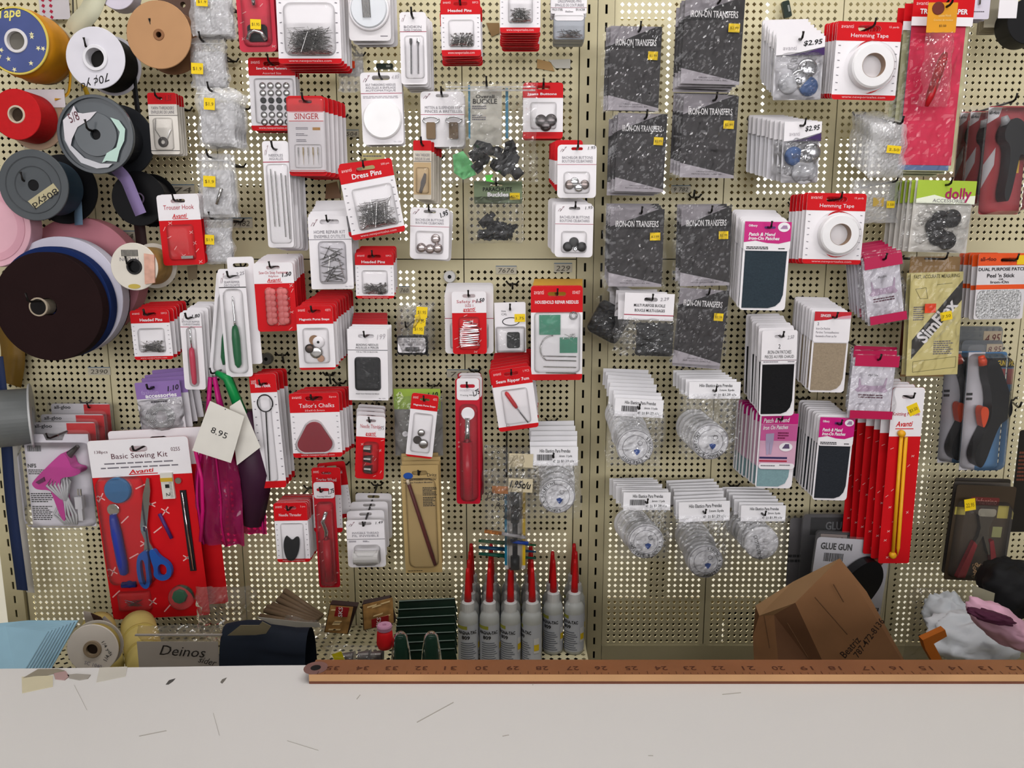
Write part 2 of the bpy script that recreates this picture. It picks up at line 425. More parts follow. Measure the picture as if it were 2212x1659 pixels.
def stack(c, n, gap, base, back=None, keep=('backing_card', 'header', 'footer'), jit=.0006, rj=.6, hk=True, hook_what=None, group=None, seed=None, depth2=False, noun='card'):
    """copies of card c hung behind it on the same hook; back = pixel of the rearmost card's top-left corner"""
    rnd = random.Random(seed if seed is not None else hash(base) % 1000 if False else sum(map(ord, base)))
    db = c.d - (n - 1) * gap
    off = Vector((0, 0, 0))
    if back and n > 1:
        tl = c.world(0, 0); q = P(back[0], back[1], db); off = Vector((q.x - tl.x, 0, q.z - tl.z))
    g = group or (base + ' stack')
    c.root['group'] = g
    for i in range(1, n):
        kp = keep if i <= 2 or all(k_ in FILMS or k_ == 'brightening_insert' for k_ in keep) else tuple(k_ for k_ in keep if k_ not in FILMS)
        r = copy_thing(c.root, kp, depth2)
        t = i / (n - 1)
        r.location = c.root.location + Vector((off.x * t + rnd.uniform(-jit, jit) * 2, gap * i, off.z * t + rnd.uniform(-jit, jit)))
        r.rotation_euler = (c.root.rotation_euler[0], c.root.rotation_euler[1] + math.radians(rnd.uniform(-rj, rj)), c.root.rotation_euler[2])
        r['label'] = f"{base}, {ORD[i]} {noun} from the front"
        r['group'] = g
    if hk:
        h = c.world(*c.hook_uv)
        k = c.d / max(.01, (n - 1) * gap) if n > 1 else 0
        hook(h.x + off.x * min(k, 1.2), h.z + off.z * min(k, 1.2), h.x, h.z - .0004, c.d + .012, hook_what or ('the ' + base))
    return c
# ------------------------------------------------------------------ the setting: perforated gondola wall, posts, shelf, rear aisle, counter
BOARD = M('dad0aa', 0.45, var=.05, scale=6, bump=0.02)
POSTM = M('c9bf9a', 0.42, var=.05, scale=8)
wall = bpy.data.objects.new('wall_back', None); COL.objects.link(wall); wall['kind'] = 'structure'
ZTOP, ZSHELF, ZLOW = 2.0, 0.877, 0.838
ZSEAM = P(1100, 560).z
PIT = 0.01
_PM = {}
def panel(x0, x1, z0, z1, solid=(0, 0)):
    """perforated metal panel: diamond holes are real openings; solid = rows without holes at bottom and top"""
    mb = MB(); g = .0008; x0 += g; x1 -= g; z0 += g; z1 -= g
    nx = int((x1 - x0 - .004) / PIT); nz = int((z1 - z0 - .002) / PIT)
    ox = x0 + ((x1 - x0) - nx * PIT) / 2; oz = z0 + ((z1 - z0) - nz * PIT) / 2
    V = {}; v = []; f = []; t = .0012; h = .0031
    def vi(x, y, z):
        k = (round(x * 1e5), round(y * 1e5), round(z * 1e5))
        if k not in V: V[k] = len(v); v.append((x, y, z))
        return V[k]
    for j in range(nz):
        for i in range(nx):
            a, b = ox + i * PIT, oz + j * PIT; cx, cz = a + PIT / 2, b + PIT / 2
            c = [vi(a, 0, b), vi(a + PIT, 0, b), vi(a + PIT, 0, b + PIT), vi(a, 0, b + PIT)]
            if j < solid[0] or j >= nz - solid[1]:
                f.append(tuple(c)); continue
            q = [vi(cx, 0, cz - h), vi(cx + h, 0, cz), vi(cx, 0, cz + h), vi(cx - h, 0, cz)]
            p = [vi(cx, t, cz - h), vi(cx + h, t, cz), vi(cx, t, cz + h), vi(cx - h, t, cz)]
            f += [(c[0], c[1], q[0]), (c[1], c[2], q[1]), (c[2], c[3], q[2]), (c[3], c[0], q[3]),
                  (c[1], q[1], q[0]), (c[2], q[2], q[1]), (c[3], q[3], q[2]), (c[0], q[0], q[3])]
            for k in range(4): f.append((q[k], q[(k + 1) % 4], p[(k + 1) % 4], p[k]))
    mb.v = v; mb.f = f
    X1, Z1 = ox + nx * PIT, oz + nz * PIT
    for (a, b, c, d) in ((x0, ox, z0, z1), (X1, x1, z0, z1), (ox, X1, z0, oz), (ox, X1, Z1, z1)):
        if b - a > 1e-5 and d - c > 1e-5: mb.add([(a, 0, c), (b, 0, c), (b, 0, d), (a, 0, d)], [(0, 1, 2, 3)])
    for (a, b) in (((x0, z0), (x1, z0)), ((x1, z0), (x1, z1)), ((x1, z1), (x0, z1)), ((x0, z1), (x0, z0))):
        mb.add([(a[0], 0, a[1]), (b[0], 0, b[1]), (b[0], .008, b[1]), (a[0], .008, a[1])], [(3, 2, 1, 0)])
    return mb.build('panel', BOARD, wall)
XL = [-.815, -.642, -.448, -.2635, -.075, .1005]
XR = [.1515, .3245, .49, .6295, .803, 1.0]
for X in (XL, XR):
    for a, b in zip(X[:-1], X[1:]):
        panel(a, b, ZSEAM, ZTOP, (2, 0)); panel(a, b, ZLOW, ZSEAM, (0, 1))
def post(x0, x1):
    z0, z1 = ZLOW - .05, ZTOP; mb = MB(); xm = (x0 + x1) / 2; n = int((z1 - z0) / .025)
    holes = [[(xm - .0017, z0 + .006 + i * .025), (xm + .0017, z0 + .006 + i * .025), (xm + .0017, z0 + .019 + i * .025), (xm - .0017, z0 + .019 + i * .025)] for i in range(n)]
    for i in range(n):   # one cell of post per slot
        za = z0 + i * .025; zb = za + .025
        mb.prism([[(x0, za), (x1, za), (x1, zb), (x0, zb)], holes[i]], -.006, -.0045)
    o = mb.build('upright_post', POSTM, wall)
    s = MB(); s.box(x0, x0 + .002, -.0045, .02, z0, z1); s.box(x1 - .002, x1, -.0045, .02, z0, z1); s.build('post_flange', POSTM, o)
    b = MB(); b.box(x0 + .002, x1 - .002, .022, .024, z0, z1); b.build('post_core', M('1c1a14', .8), o)
post(.101, .1258); post(.1268, .151); post(-.848, -.8165)
# sheets added close behind the panels to tone the holes, in place of goods there: some cream, some dark, none where one looks through to the rear aisle
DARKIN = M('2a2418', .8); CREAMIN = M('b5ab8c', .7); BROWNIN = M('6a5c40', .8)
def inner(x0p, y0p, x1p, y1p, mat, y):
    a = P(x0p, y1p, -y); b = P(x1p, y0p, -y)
    MB().box(a.x, b.x, y, y + .002, a.z, b.z).build('hole_tone_sheet', mat, wall)
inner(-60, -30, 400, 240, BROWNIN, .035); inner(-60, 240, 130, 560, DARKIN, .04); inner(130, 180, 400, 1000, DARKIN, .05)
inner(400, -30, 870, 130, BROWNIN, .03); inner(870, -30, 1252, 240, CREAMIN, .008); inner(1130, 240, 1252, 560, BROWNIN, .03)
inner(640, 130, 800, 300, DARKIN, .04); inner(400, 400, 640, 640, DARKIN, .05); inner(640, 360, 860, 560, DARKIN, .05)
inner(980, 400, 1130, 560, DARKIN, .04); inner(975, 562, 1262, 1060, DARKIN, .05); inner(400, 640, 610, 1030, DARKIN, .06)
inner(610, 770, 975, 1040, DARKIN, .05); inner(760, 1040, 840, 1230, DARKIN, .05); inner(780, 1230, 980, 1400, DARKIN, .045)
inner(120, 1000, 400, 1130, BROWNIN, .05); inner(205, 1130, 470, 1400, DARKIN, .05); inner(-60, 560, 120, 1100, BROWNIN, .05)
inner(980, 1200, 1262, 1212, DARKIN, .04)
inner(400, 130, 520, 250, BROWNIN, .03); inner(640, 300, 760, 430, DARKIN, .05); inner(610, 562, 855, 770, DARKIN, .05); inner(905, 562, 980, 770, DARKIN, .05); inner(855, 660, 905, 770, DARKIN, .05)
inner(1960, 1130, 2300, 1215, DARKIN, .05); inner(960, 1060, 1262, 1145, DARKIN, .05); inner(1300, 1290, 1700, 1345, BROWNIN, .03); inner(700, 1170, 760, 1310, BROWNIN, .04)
SEAMD = M('15130e', .9)  # dark strips added behind the seams to stop rear light showing through
for xs_ in XL + XR: MB().box(xs_ - .003, xs_ + .003, .0085, .0095, ZLOW, ZTOP).build('seam_light_stop', SEAMD, wall)
MB().box(-.815, 1.0, .0097, .0105, ZSEAM - .004, ZSEAM + .004).build('seam_light_stop', SEAMD, wall); inner(1560, 1320, 1700, 1420, DARKIN, .03)
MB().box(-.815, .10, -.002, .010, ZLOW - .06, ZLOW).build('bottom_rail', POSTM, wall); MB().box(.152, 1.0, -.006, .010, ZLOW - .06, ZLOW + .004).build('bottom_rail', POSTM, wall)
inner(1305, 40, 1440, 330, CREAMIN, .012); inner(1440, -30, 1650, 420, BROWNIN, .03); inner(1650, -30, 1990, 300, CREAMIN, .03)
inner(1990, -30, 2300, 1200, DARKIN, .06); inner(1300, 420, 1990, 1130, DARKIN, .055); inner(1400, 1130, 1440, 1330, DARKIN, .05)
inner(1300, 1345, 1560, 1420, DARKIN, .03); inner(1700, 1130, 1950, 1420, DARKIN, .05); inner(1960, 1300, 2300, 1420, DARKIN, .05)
MB().box(-3.2, 3.2, 1.6, 1.62, 0, 3.0).build('wall_rear', M('f0ede0', .7, var=.03, scale=3), None)['kind'] = 'structure'
bpy.data.objects['wall_rear']['kind'] = 'structure'
# base shelf of perforated metal
sh = MB()
def shelf_mesh(x0, x1, y0, y1, z):
    nx = int((x1 - x0) / .0125); ny = int((y1 - y0) / .0125); h = .0038
    for j in range(ny):
        for i in range(nx):
            a = x0 + i * (x1 - x0) / nx; b = a + (x1 - x0) / nx; c = y0 + j * (y1 - y0) / ny; d = c + (y1 - y0) / ny
            mx, my = (a + b) / 2, (c + d) / 2
            sh.add([(a, c, z), (b, c, z), (b, d, z), (a, d, z), (mx, my - h, z), (mx + h, my, z), (mx, my + h, z), (mx - h, my, z)],
                   [(0, 1, 4), (1, 2, 5), (2, 3, 6), (3, 0, 7), (1, 5, 4), (2, 6, 5), (3, 7, 6), (0, 4, 7)])
shelf_mesh(-.83, .118, -.36, -.001, ZSHELF)
base = empty('base_shelf', (0, 0, 0), 'beige perforated metal base shelf at the foot of the display wall', 'shelf')
sh.build('perforated_deck', BOARD, base)
MB().box(-.83, .118, -.365, -.36, ZSHELF - .08, ZSHELF + .001).build('front_lip', POSTM, base)
MB().box(.125, 1.0, -.365, -.001, ZLOW - .046, ZLOW - .044).build('deck', M('6b6650', .6), base)
MB().box(.125, 1.0, -.37, -.365, ZLOW - .09, ZLOW - .044).build('front_lip', POSTM, base)
MB().box(-.83, .118, -.36, -.001, ZSHELF - .05, ZSHELF - .048).build('lower_tray', M('1c1a16', .8), base)
MB().box(-3.2, 3.2, -4.6, 2.2, -.03, 0).build('floor', M('8a8478', .6, scale=3), None)['kind'] = 'structure'
MB().box(-3.2, 3.2, -4.6, 2.2, 3.0, 3.05).build('ceiling', M('a8a8a8', .8), None)['kind'] = 'structure'
MB().box(-3.2, 3.2, -4.65, -4.6, 0, 3.0).build('wall_front', M('8a8a8c', .8), None)['kind'] = 'structure'
MB().box(-3.25, -3.2, -4.6, 2.2, 0, 3.0).build('wall_left', M('8a8a8c', .8), None)['kind'] = 'structure'
MB().box(3.2, 3.25, -4.6, 2.2, 0, 3.0).build('wall_right', M('8a8a8c', .8), None)['kind'] = 'structure'
rz = empty('display_riser', (P(769, 1445, .31).x, -.3125, ZSHELF), 'low beige riser block under the small thimble bag', 'riser'); hw_ = P(838, 1445, .31).x - rz.location.x
MB().box(-hw_, hw_, -.022, .022, 0, P(770, 1447, .31).z - ZSHELF).build('riser_block', POSTM, rz)
# ---------------- counter with the worn white top
ZC = CAMZ - .371
cb = [PZ(-40, 1445, ZC), PZ(330, 1441, ZC), PZ(560, 1437.5, ZC), PZ(1200, 1434, ZC), PZ(2260, 1436, ZC)]
ct = empty('sales_counter', (0, -.9, 0), 'long worn white laminate counter in the foreground', 'counter')
o = [(p.x, p.y) for p in cb] + [(1.3, -1.5), (-1.3, -1.5)]
m = MB(); N = len(o)
m.v = [(x, y + .9, ZC) for x, y in o] + [(x, y + .9, ZC - .03) for x, y in o]
m.f = [tuple(range(N))[::-1], tuple(range(N, 2 * N))] + [(i, (i + 1) % N, N + (i + 1) % N, N + i) for i in range(N)]
CTOP = M('d3d0cc', .42, var=.025, scale=5)
m.build('counter_top', CTOP, ct, fix=True)
m = MB(); m.box(-1.28, 1.28, -.55, -.53 + .85, .0, ZC - .03); m.build('counter_body', M('b8b3a8', .6), ct)
def ctop_poly(name, pts, mat, h=.0004, parent=ct):
    q = [PZ(x, y, ZC) for x, y in pts]; n = len(q); k = MB()
    k.v = [(p.x, p.y + .9, ZC + h) for p in q] + [(p.x, p.y + .9, ZC + .00005) for p in q]
    k.f = [tuple(range(n)), tuple(range(n, 2 * n))[::-1]] + [(i, (i + 1) % n, n + (i + 1) % n, n + i) for i in range(n)]
    return k.build(name, mat, parent, fix=True)
ctop_poly('old_tape', [(47, 1463), (115, 1460), (114, 1484), (48, 1498)], M('c9c0a2', .4), .0005)
ctop_poly('old_tape', [(215, 1443), (275, 1441), (271, 1462), (208, 1475)], M('c3beb2', .35), .0005)
ctop_poly('tape_residue', [(50, 1466), (82, 1447), (125, 1446), (140, 1450), (118, 1456), (100, 1460), (75, 1462)], M('8a8270', .6), .0008)
ctop_poly('tape_residue', [(116, 1456), (142, 1451), (150, 1462), (140, 1470), (120, 1468)], M('a88a86', .6), .0008)
ctop_poly('tape_residue', [(145, 1459), (165, 1457), (196, 1459), (190, 1467), (172, 1470), (150, 1466)], M('9a948a', .6), .0008)
ctop_poly('scuff_mark', [(358, 1479), (365, 1470), (379, 1466), (374, 1472), (364, 1479)], M('4a4844', .7), .0003)
ctop_poly('scuff_mark', [(476, 1474), (480, 1468), (490, 1464), (486, 1470), (480, 1477)], M('6a665e', .7), .0003)
rn = random.Random(8)
for i, (x, y, l, a) in enumerate([(160, 1480, 60, -1.1), (460, 1540, 50, -1.3), (770, 1510, 12, .9), (1150, 1480, 9, 1.3), (1560, 1500, 40, .1), (900, 1560, 90, .5), (1085, 1590, 14, .2), (1400, 1632, 10, 0), (620, 1600, 70, -.3), (300, 1590, 60, .2)]):
    dx, dy = l * math.cos(a), -l * math.sin(a)
    ctop_poly('scratch', [(x, y), (x + dx, y + dy), (x + dx + 1.2, y + dy + 1.2), (x + 1.2, y + 1.2)], M('aaa59c', .6), .00025)
# ---------------- yardstick lying along the rear edge, printed upside down for us
A = PZ(668, 1477, ZC)
HG = P(1200, 1457, -A.y).z - ZC; yz = ZC + HG
A0 = A; B = PZ(2260, 1478.5, ZC); rl = empty('yardstick', (A.x, A.y, ZC), 'varnished wooden yardstick lying along the rear edge of the counter', 'ruler')
WOODT = M('80502f', .4, var=.25, scale=14); WOODE = M('c09468', .45, var=.2, scale=20); WOODD = M('6d3f2c', .5, var=.2)
back_y = PZ(1200, 1425, yz).y - A.y; front_y = 0.0
Lr = 1.6
m = MB(); o = [(.006, 0), (Lr, 0), (Lr, .0)]
m.add([(0, front_y, HG), (Lr, front_y, HG), (Lr, back_y, HG), (0, back_y, HG)], [(0, 1, 2, 3)])
m.add([(0, front_y, HG), (0, back_y, HG), (0, back_y, 0), (0, front_y, 0)], [(0, 1, 2, 3)])
m.add([(0, back_y, 0), (0, back_y, HG), (Lr, back_y, HG), (Lr, back_y, 0)], [(0, 1, 2, 3)])
m.build('stick', WOODT, rl)
m = MB().add([(0, front_y, HG * .25), (Lr, front_y, HG * .25), (Lr, front_y, HG), (0, front_y, HG)], [(0, 1, 2, 3)]); m.build('pale_front_edge', WOODE, rl)
m = MB().add([(0, front_y - .0003, 0), (Lr, front_y - .0003, 0), (Lr, front_y - .0003, HG * .25), (0, front_y - .0003, HG * .25)], [(0, 1, 2, 3)]); m.build('dark_lower_edge', WOODD, rl)
hp = PZ(682, 1443, yz)
MB().lathe([(.0045, -.0004), (.0105, -.0004), (.0105, 0.0), (.0045, 0.0)], 20, (hp.x - A.x, hp.y - A.y, HG + .0003), axis='z').build('metal_eyelet', M('8a6a62', .35, .6), rl, fix=True)
MB().lathe([(0.0, 0.0), (.0045, 0.0), (.0045, -.0001), (0, -.0001)], 16, (hp.x - A.x, hp.y - A.y, HG + .0004), axis='z').build('hang_hole', M('0e0c0a', .8), rl, fix=True)
def flat_text(st, px, py, wd, ht, z, mat, parent, org, rot=180, bold=0.0, name='lettering'):
    """print lying on a horizontal surface"""
    vs, fs = text_geo(st, bold); c = PZ(px, py, z); a = math.radians(rot)
    out = [(c.x - org.x + (x - .5) * wd * math.cos(a) - (y - .5) * ht * math.sin(a), c.y - org.y + (x - .5) * wd * math.sin(a) + (y - .5) * ht * math.cos(a), z - org.z) for x, y in vs]
    return MB().add(out, fs).build(name, mat, parent)
RINK = M('4a2414', .6)
xpos = [719, 783, 846, 910, 986 - 13, 1040, 1108, 1171, 1237, 1298, 1364, 1428, 1490, 1552, 1617, 1681, 1742, 1803, 1874, 1935, 1999, 2063, 2128, 2190]
tk = MB()
for i, xp in enumerate(xpos):
    flat_text(str(35 - i), xp, 1443, .011, .0062, yz + .0003, RINK, rl, Vector((A.x, A.y, ZC)), name='numeral')
    p = PZ(xp - 31, 1450, yz)
    for k in range(4):
        q = p.x - A.x + k * .0062; L_ = .005 if k == 0 else .0028
        tk.add([(q, front_y + .0005, HG + .0003), (q + .0005, front_y + .0005, HG + .0003), (q + .0005, front_y + L_, HG + .0003), (q, front_y + L_, HG + .0003)], [(0, 1, 2, 3)])
tk.build('inch_marks', RINK, rl)
# ------------------------------------------------------------------ card designs
def T_red(c, title, hdr=.27, foot=.085, tv=(.16, .23), tu=(.15, .85), sub=None, corner='50PCS', ticks=True, url=True, r=.004, hole=True, bold=.02):
    h = c.slot(.5, .085, .36, .24) if hole else None
    c.plate('backing_card', WHITE, r=r, hole=h)
    c.band('header', RED, True, hdr, r, hole=h)
    if foot: c.band('footer', RED, False, foot, r)
    it = [('avanti', .06, .04, .25, .085)]
    if corner: it.append((corner, .8, .05, .95, .085))
    if sub: it.append((sub, .3, hdr - .045, .7, hdr - .018))
    if url and foot: it.append(('www.newportsales.com', .16, 1 - foot * .78, .84, 1 - foot * .22))
    c.texts(it, M('f6c9c9', .5), lift=.0012)
    c.texts([(title, tu[0], tv[0], tu[1], tv[1])], WHITE, lift=.0012, bold=bold)
    if ticks: c.ticks(hdr + .06, 1 - foot - .06)
def T_white(c, lines, rule=.27, top=.15, lh=.055, u=(.15, .85), r=.005, price=None, hole_w=.36, logo=True, pm=None, rm=None):
    h = c.slot(.5, .075, hole_w, .24)
    c.plate('backing_card', pm or WHITE, r=r, hole=h)
    c.plate('printed_rule', rm or M('a8324a', .5), 0, rule, 1, rule + .008, lift=CARD_T, t=.0002)
    c.texts([(t, u[0] + .0, top + i * lh * 1.35, u[1], top + i * lh * 1.35 + lh) for i, t in enumerate(lines)], GREYINK, lift=.0011)
    if logo:
        c.strokes([(.07, .13, .12, .08), (.12, .08, .16, .1), (.16, .1, .12, .13), (.12, .13, .2, .06), (.2, .06, .23, .04), (.23, .04, .18, .05)], M('a8888f', .6), wd=c.W * .012, name='thread_logo')
    if price: c.texts([(price, .78, .03, .97, .085, 8, .3)], INK, lift=.0012, name='handwritten_price', bold=.0)
def T_two(c, title=None, hdr=.3, sub=None, motif=10, r=.004, brand='Avanti', hole_w=.34, seed=2, body=None, hv=.07):
    h = c.slot(.5, hv, hole_w, .26)
    c.plate('backing_card', body or RED, r=r, hole=h)
    c.band('header', WHITE, True, hdr, r, hole=h)
    if title: c.texts([(title, .14, hdr * .4, .86, hdr * .58)] + ([(sub, .38, hdr * .6, .62, hdr * .72)] if sub else []), M('b52a3a', .5), lift=.0012)
    c.texts([(brand, .33, hdr * .74, .67, hdr * .92, 3, .25)], RED, lift=.0012, name='brand_lettering', bold=.015)
    c.plate('brand_stroke', RED, .34, hdr * .93, .7, hdr * .96, lift=CARD_T, t=.0003)
    if motif: c.motifs(0.02, hdr + .02, .98, .98, motif, seed)
def box(x0, y0, x1, y1): return (x0 + x1) / 2, (y0 + y1) / 2, x1 - x0, y1 - y0
def card(name, b, d, label, rot=0, cat='card', **k):
    cx, cy, ww, hh = box(*b)
    return Card(name, cx, cy, ww, hh, d, rot, label, cat, **k)
# ------------------------------------------------------------------ column of red and white notion cards, left gondola
c = card('yarn_threader_card', (323, 201, 385, 334), .09, 'red topped yarn threader card in English and French beside the zip bags')
T_white(c, ['YARN THREADERS', 'ENFILEURS DE LAINE'], rule=.36, top=.22, lh=.05, logo=False, pm=M('e8e2d8', .5), r=.003, u=(.1, .9), rm=INK)
c.band('header', RED, True, .185, .003, hole=c.slot(.44, .09, .16, .6)); c.blister(.14, .4, .82, .93, .006)
c.texts([('1.35', .62, .04, .84, .13, 8, .3)], M('7a1018', .5), lift=.0012)
c.plate('printed_rule', INK, 0, .935, 1, .945, lift=CARD_T, t=.0002)
m = MB(); m.tube([(c.x(.25), -.003, c.z(.42)), (c.x(.22), -.003, c.z(.6)), (c.x(.42), -.003, c.z(.76))], .0006, 5); m.tube([(c.x(.75), -.003, c.z(.6)), (c.x(.6), -.003, c.z(.75))], .0008, 5); m.build('wire_loop', STEEL, c.root)
c.disc(.45, .8, .007, .002, DSTEEL, lift=.001, name='threader_grip', inner=.003)
stack(c, 4, .008, 'yarn threader card near the ribbon spools')

c = card('trouser_hook_card', (346, 421, 437, 573), .115, 'white topped red trouser hook card under the zip bags', rot=2)
T_two(c, 'Trouser Hook', .36, motif=9, brand='Avanti', hv=.09, seed=4); c.blister(.17, .42, .8, .93, .009)
c.plate('trouser_hook', DSTEEL, .46, .87, .74, .91, lift=.002, t=.002)
stack(c, 3, .01, 'trouser hook card', back=(352, 420))

c = card('headed_pins_card', (286, 670, 370, 777), .11, 'headed pins card beside the big brown ribbon roll', rot=1.5)
T_red(c, 'Headed Pins', .26, .07, tv=(.165, .225), tu=(.24, .82)); c.blister(.16, .36, .84, .85, .008)
c.pins(.2, .62, .8, .84, 60, 3, heads=True); stack(c, 6, .0095, 'headed pins card near the big brown roll', back=(320, 651))

c = card('stitch_ripper_card', (394, 675, 440, 842), .11, 'white stitch ripper card with a pink handled ripper')
T_white(c, ['STITCH RIPPER', 'COUPE-BOUTONNIERES'], rule=.185, top=.11, lh=.025, r=.004, u=(.12, .92), rm=M('a8324a', .5))
c.texts([('1.80', .58, .025, .95, .07, 8, .3)], INK, lift=.0012, name='handwritten_price', bold=.02)
c.rod(.47, .2, .5, .45, .0012, CHROME, 'ripper_blade', .004); c.rod(.5, .45, .53, .93, .0042, M('d03a56', .3), 'pink_handle', .005, 10, [(0, .5), (.06, .9), (.25, 1), (.7, .95), (.95, .8), (1, .3)])
c.blister(.3, .18, .72, .96, .009, r=.006); stack(c, 6, .009, 'stitch ripper card', back=(425, 651))

c = card('seam_ripper_card', (480, 582, 538, 815), .125, 'long white seam ripper card with a dark green ripper', rot=1.2)
T_white(c, ['SEAM RIPPER', 'DECOUVITE'], rule=.165, top=.11, lh=.022, r=.004, u=(.2, .78), hole_w=.6, rm=INK)
c.rod(.5, .25, .52, .53, .0018, CHROME, 'ripper_blade', .004, 8, [(0, .4), (.2, .8), (.8, 1), (1, 1.3)])
c.rod(.52, .52, .53, .91, .0058, M('0d6a3c', .3), 'green_handle', .006, 12, [(0, .55), (.08, .8), (.3, 1), (.7, .95), (.92, .8), (1, .3)])
c.texts([('2.25', .68, .03, .98, .06, 10, .3)], GREYINK, lift=.0012); c.blister(.14, .18, .86, .97, .011, r=.008)
stack(c, 2, .012, 'seam ripper card', back=(492, 556))
c2 = card('seam_ripper_card', (460, 590, 518, 815), .10, 'tilted seam ripper card half hidden behind the front green one', rot=-8)
c2.plate('backing_card', WHITE, r=.005); c2.rod(.55, .52, .56, .88, .0055, M('0d6a3c', .3), 'green_handle', .005, 10, [(0, .6), (.3, 1), (.8, .9), (1, .3)])
c2.blister(.14, .18, .86, .97, .010, r=.008)

c = card('fashion_accessories_pack', (299, 824, 396, 935), .10, 'purple topped accessories pack with a coiled clear strap', rot=4, cat='pack')
h = c.slot(.38, .12, .12, .7); c.plate('backing_card', M('d8d4d8', .4), r=.002, hole=h); c.band('header', M('8f6fae', .45), True, .32, .002, hole=h)
c.texts([('accessories', .2, .23, .9, .31)], WHITE, lift=.0012, bold=.03); c.texts([('fashion', .12, .16, .5, .24)], M('b49ccc', .5), lift=.0012); c.texts([('1.10', .72, .09, .97, .19, 8, .3)], INK, lift=.0013, bold=.02)
c.bars([(.3, .37, .68, .41, 1)], INK)
m = MB()
for k in range(6): m.tube([(c.x(.5) + (.010 + .0022 * k) * math.cos(t / 20 * 6.3), -.003 - .0006 * k, c.z(.68) + (.010 + .0022 * k) * .9 * math.sin(t / 20 * 6.3)) for t in range(21)], .0009, 5)
m.build('coiled_strap', film('clear_strap', haze=.35, rough=.1, crinkle=0.0), c.root, smooth=True); c.bag(.02, .34, .98, .99, .008, .003, 5)
stack(c, 4, .008, 'purple topped accessories pack', back=(332, 798), keep=('backing_card', 'header'), noun='pack', rj=2.5)

# glue gun clamshell (pink gun) and the red cards of the clamshells behind it
c = card('glue_gun_clamshell', (52, 930, 206, 1146), .10, 'clamshell pack with a pink mini glue gun and grey cord', cat='pack')
oc = [(c.x(u), c.z(v)) for u, v in ((.06, .04), (.34, .04), (.37, .1), (.6, .1), (.64, .04), (.96, .04), (.96, .96), (.06, .96))]
c.plate('backing_card', M('e2dde4', .5), outline=oc); c.hook_uv = (.5, .06)
c.texts([('NFS', .08, .33, .2, .37)], INK, lift=.0012, bold=.03); c.barcode(.1, .15, .29, .21); c.bars([(.08, .385, .33, .44, 3), (.08, .62, .4, .72, 5), (.08, .75, .42, .9, 8)], INK)
g = [(.24, .47), (.66, .2), (.72, .19), (.78, .26), (.8, .33), (.92, .345), (.92, .39), (.8, .42), (.64, .43), (.62, .5), (.66, .85), (.6, .86), (.5, .6), (.48, .55), (.3, .55), (.24, .51)]
gun = MB().prism([chk([(c.x(u), c.z(v)) for u, v in g])], -.022, -.003).build('pink_gun_body', M('c23a92', .3), c.root, label='pink plastic glue gun')
MB().tube([(c.x(.73), -.012, c.z(.23)), (c.x(.87), -.012, c.z(.14))], [.006, .003], 10).build('nozzle', DSTEEL, gun)
MB().prism([[(c.x(u), c.z(v)) for u, v in ((.3, .47), (.42, .42), (.43, .46), (.34, .49))]], -.024, -.0215).build('cut_out', M('5a1a48', .4), gun)
m = MB()
for k in range(7):
    a = (k - 3) * .022; m.tube([(c.x(.66 + a * .3), -.02, c.z(.66)), (c.x(.6 + a * 2.2), -.022 - abs(a) * .05, c.z(.5)), (c.x(.62 + a * 1.5), -.02, c.z(.42)), (c.x(.68 + a), -.018, c.z(.47)), (c.x(.66 + a * .5), -.02, c.z(.62)), (c.x(.64 + a * 2.4), -.02, c.z(.8)), (c.x(.7 + a * 1.2), -.018, c.z(.9))], .0017, 6)
m.build('grey_cord', M('c6c6c8', .4), c.root, smooth=True)
m = MB(); m.box(c.x(.8), c.x(.9), -.022, -.012, c.z(.74), c.z(.62)); m.box(c.x(.82), c.x(.88), -.02, -.014, c.z(.86), c.z(.74)); m.build('plug', M('cfcdd0', .35), c.root)
m = MB(); m.box(c.x(.83), c.x(.845), -.018, -.016, c.z(.62), c.z(.55)); m.box(c.x(.865), c.x(.88), -.018, -.016, c.z(.62), c.z(.55)); m.build('prongs', CHROME, c.root)
c.plate('clamshell', BLISTER, 0, 0, 1, 1, .008, lift=.0015, t=.0006, hole=c.slot(.5, .06, .12, .5)); c.blister(.02, .12, .98, .96, .026, lift=.0022, r=.012, name='moulded_cover')
hook(c.world(.5, .06).x, c.world(.5, .06).z, c.world(.5, .06).x, c.world(.5, .06).z, .115, 'the pink glue gun clamshell')
for i, (x0, y0, x1, y1, d) in enumerate([(68, 905, 222, 1100, .068), (90, 888, 240, 1080, .048), (112, 865, 252, 1050, .026)]):
    k = card('glue_gun_clamshell', (x0, y0, x1, y1), d, f'clear clamshell with a red and white card, {ORD[i + 1]} behind the pink glue gun', cat='pack', group='clamshells behind the pink glue gun')
    k.plate('backing_card', M('d8d4d8', .5), .05, .04, .95, .96, .004); k.plate('red_print', RED, .55, .05, .95, .6, lift=CARD_T, t=.0003)
    k.texts([('all-gloo', .1, .06, .35, .11)], INK, lift=.0014, bold=.02); k.plate('clamshell', BLISTER, 0, 0, 1, 1, .008, lift=.0015, t=.0006); k.blister(.02, .16, .98, .97, .014, lift=.0022, r=.01, name='moulded_cover')
k = card('glue_gun_clamshell', (272, 930, 455, 1110), .035, 'dark clamshell pack peeping out above the sewing kit', cat='pack'); k.plate('backing_card', M('3a3638', .5), r=.004)
k.plate('white_print', WHITE, .03, .02, .3, .4, lift=CARD_T, t=.0003); k.texts([('all-gloo', .05, .05, .27, .11)], INK, lift=.0014, bold=.02); k.plate('clamshell', BLISTER, -.02, -.03, 1.02, 1, .006, lift=.0015, t=.0006)

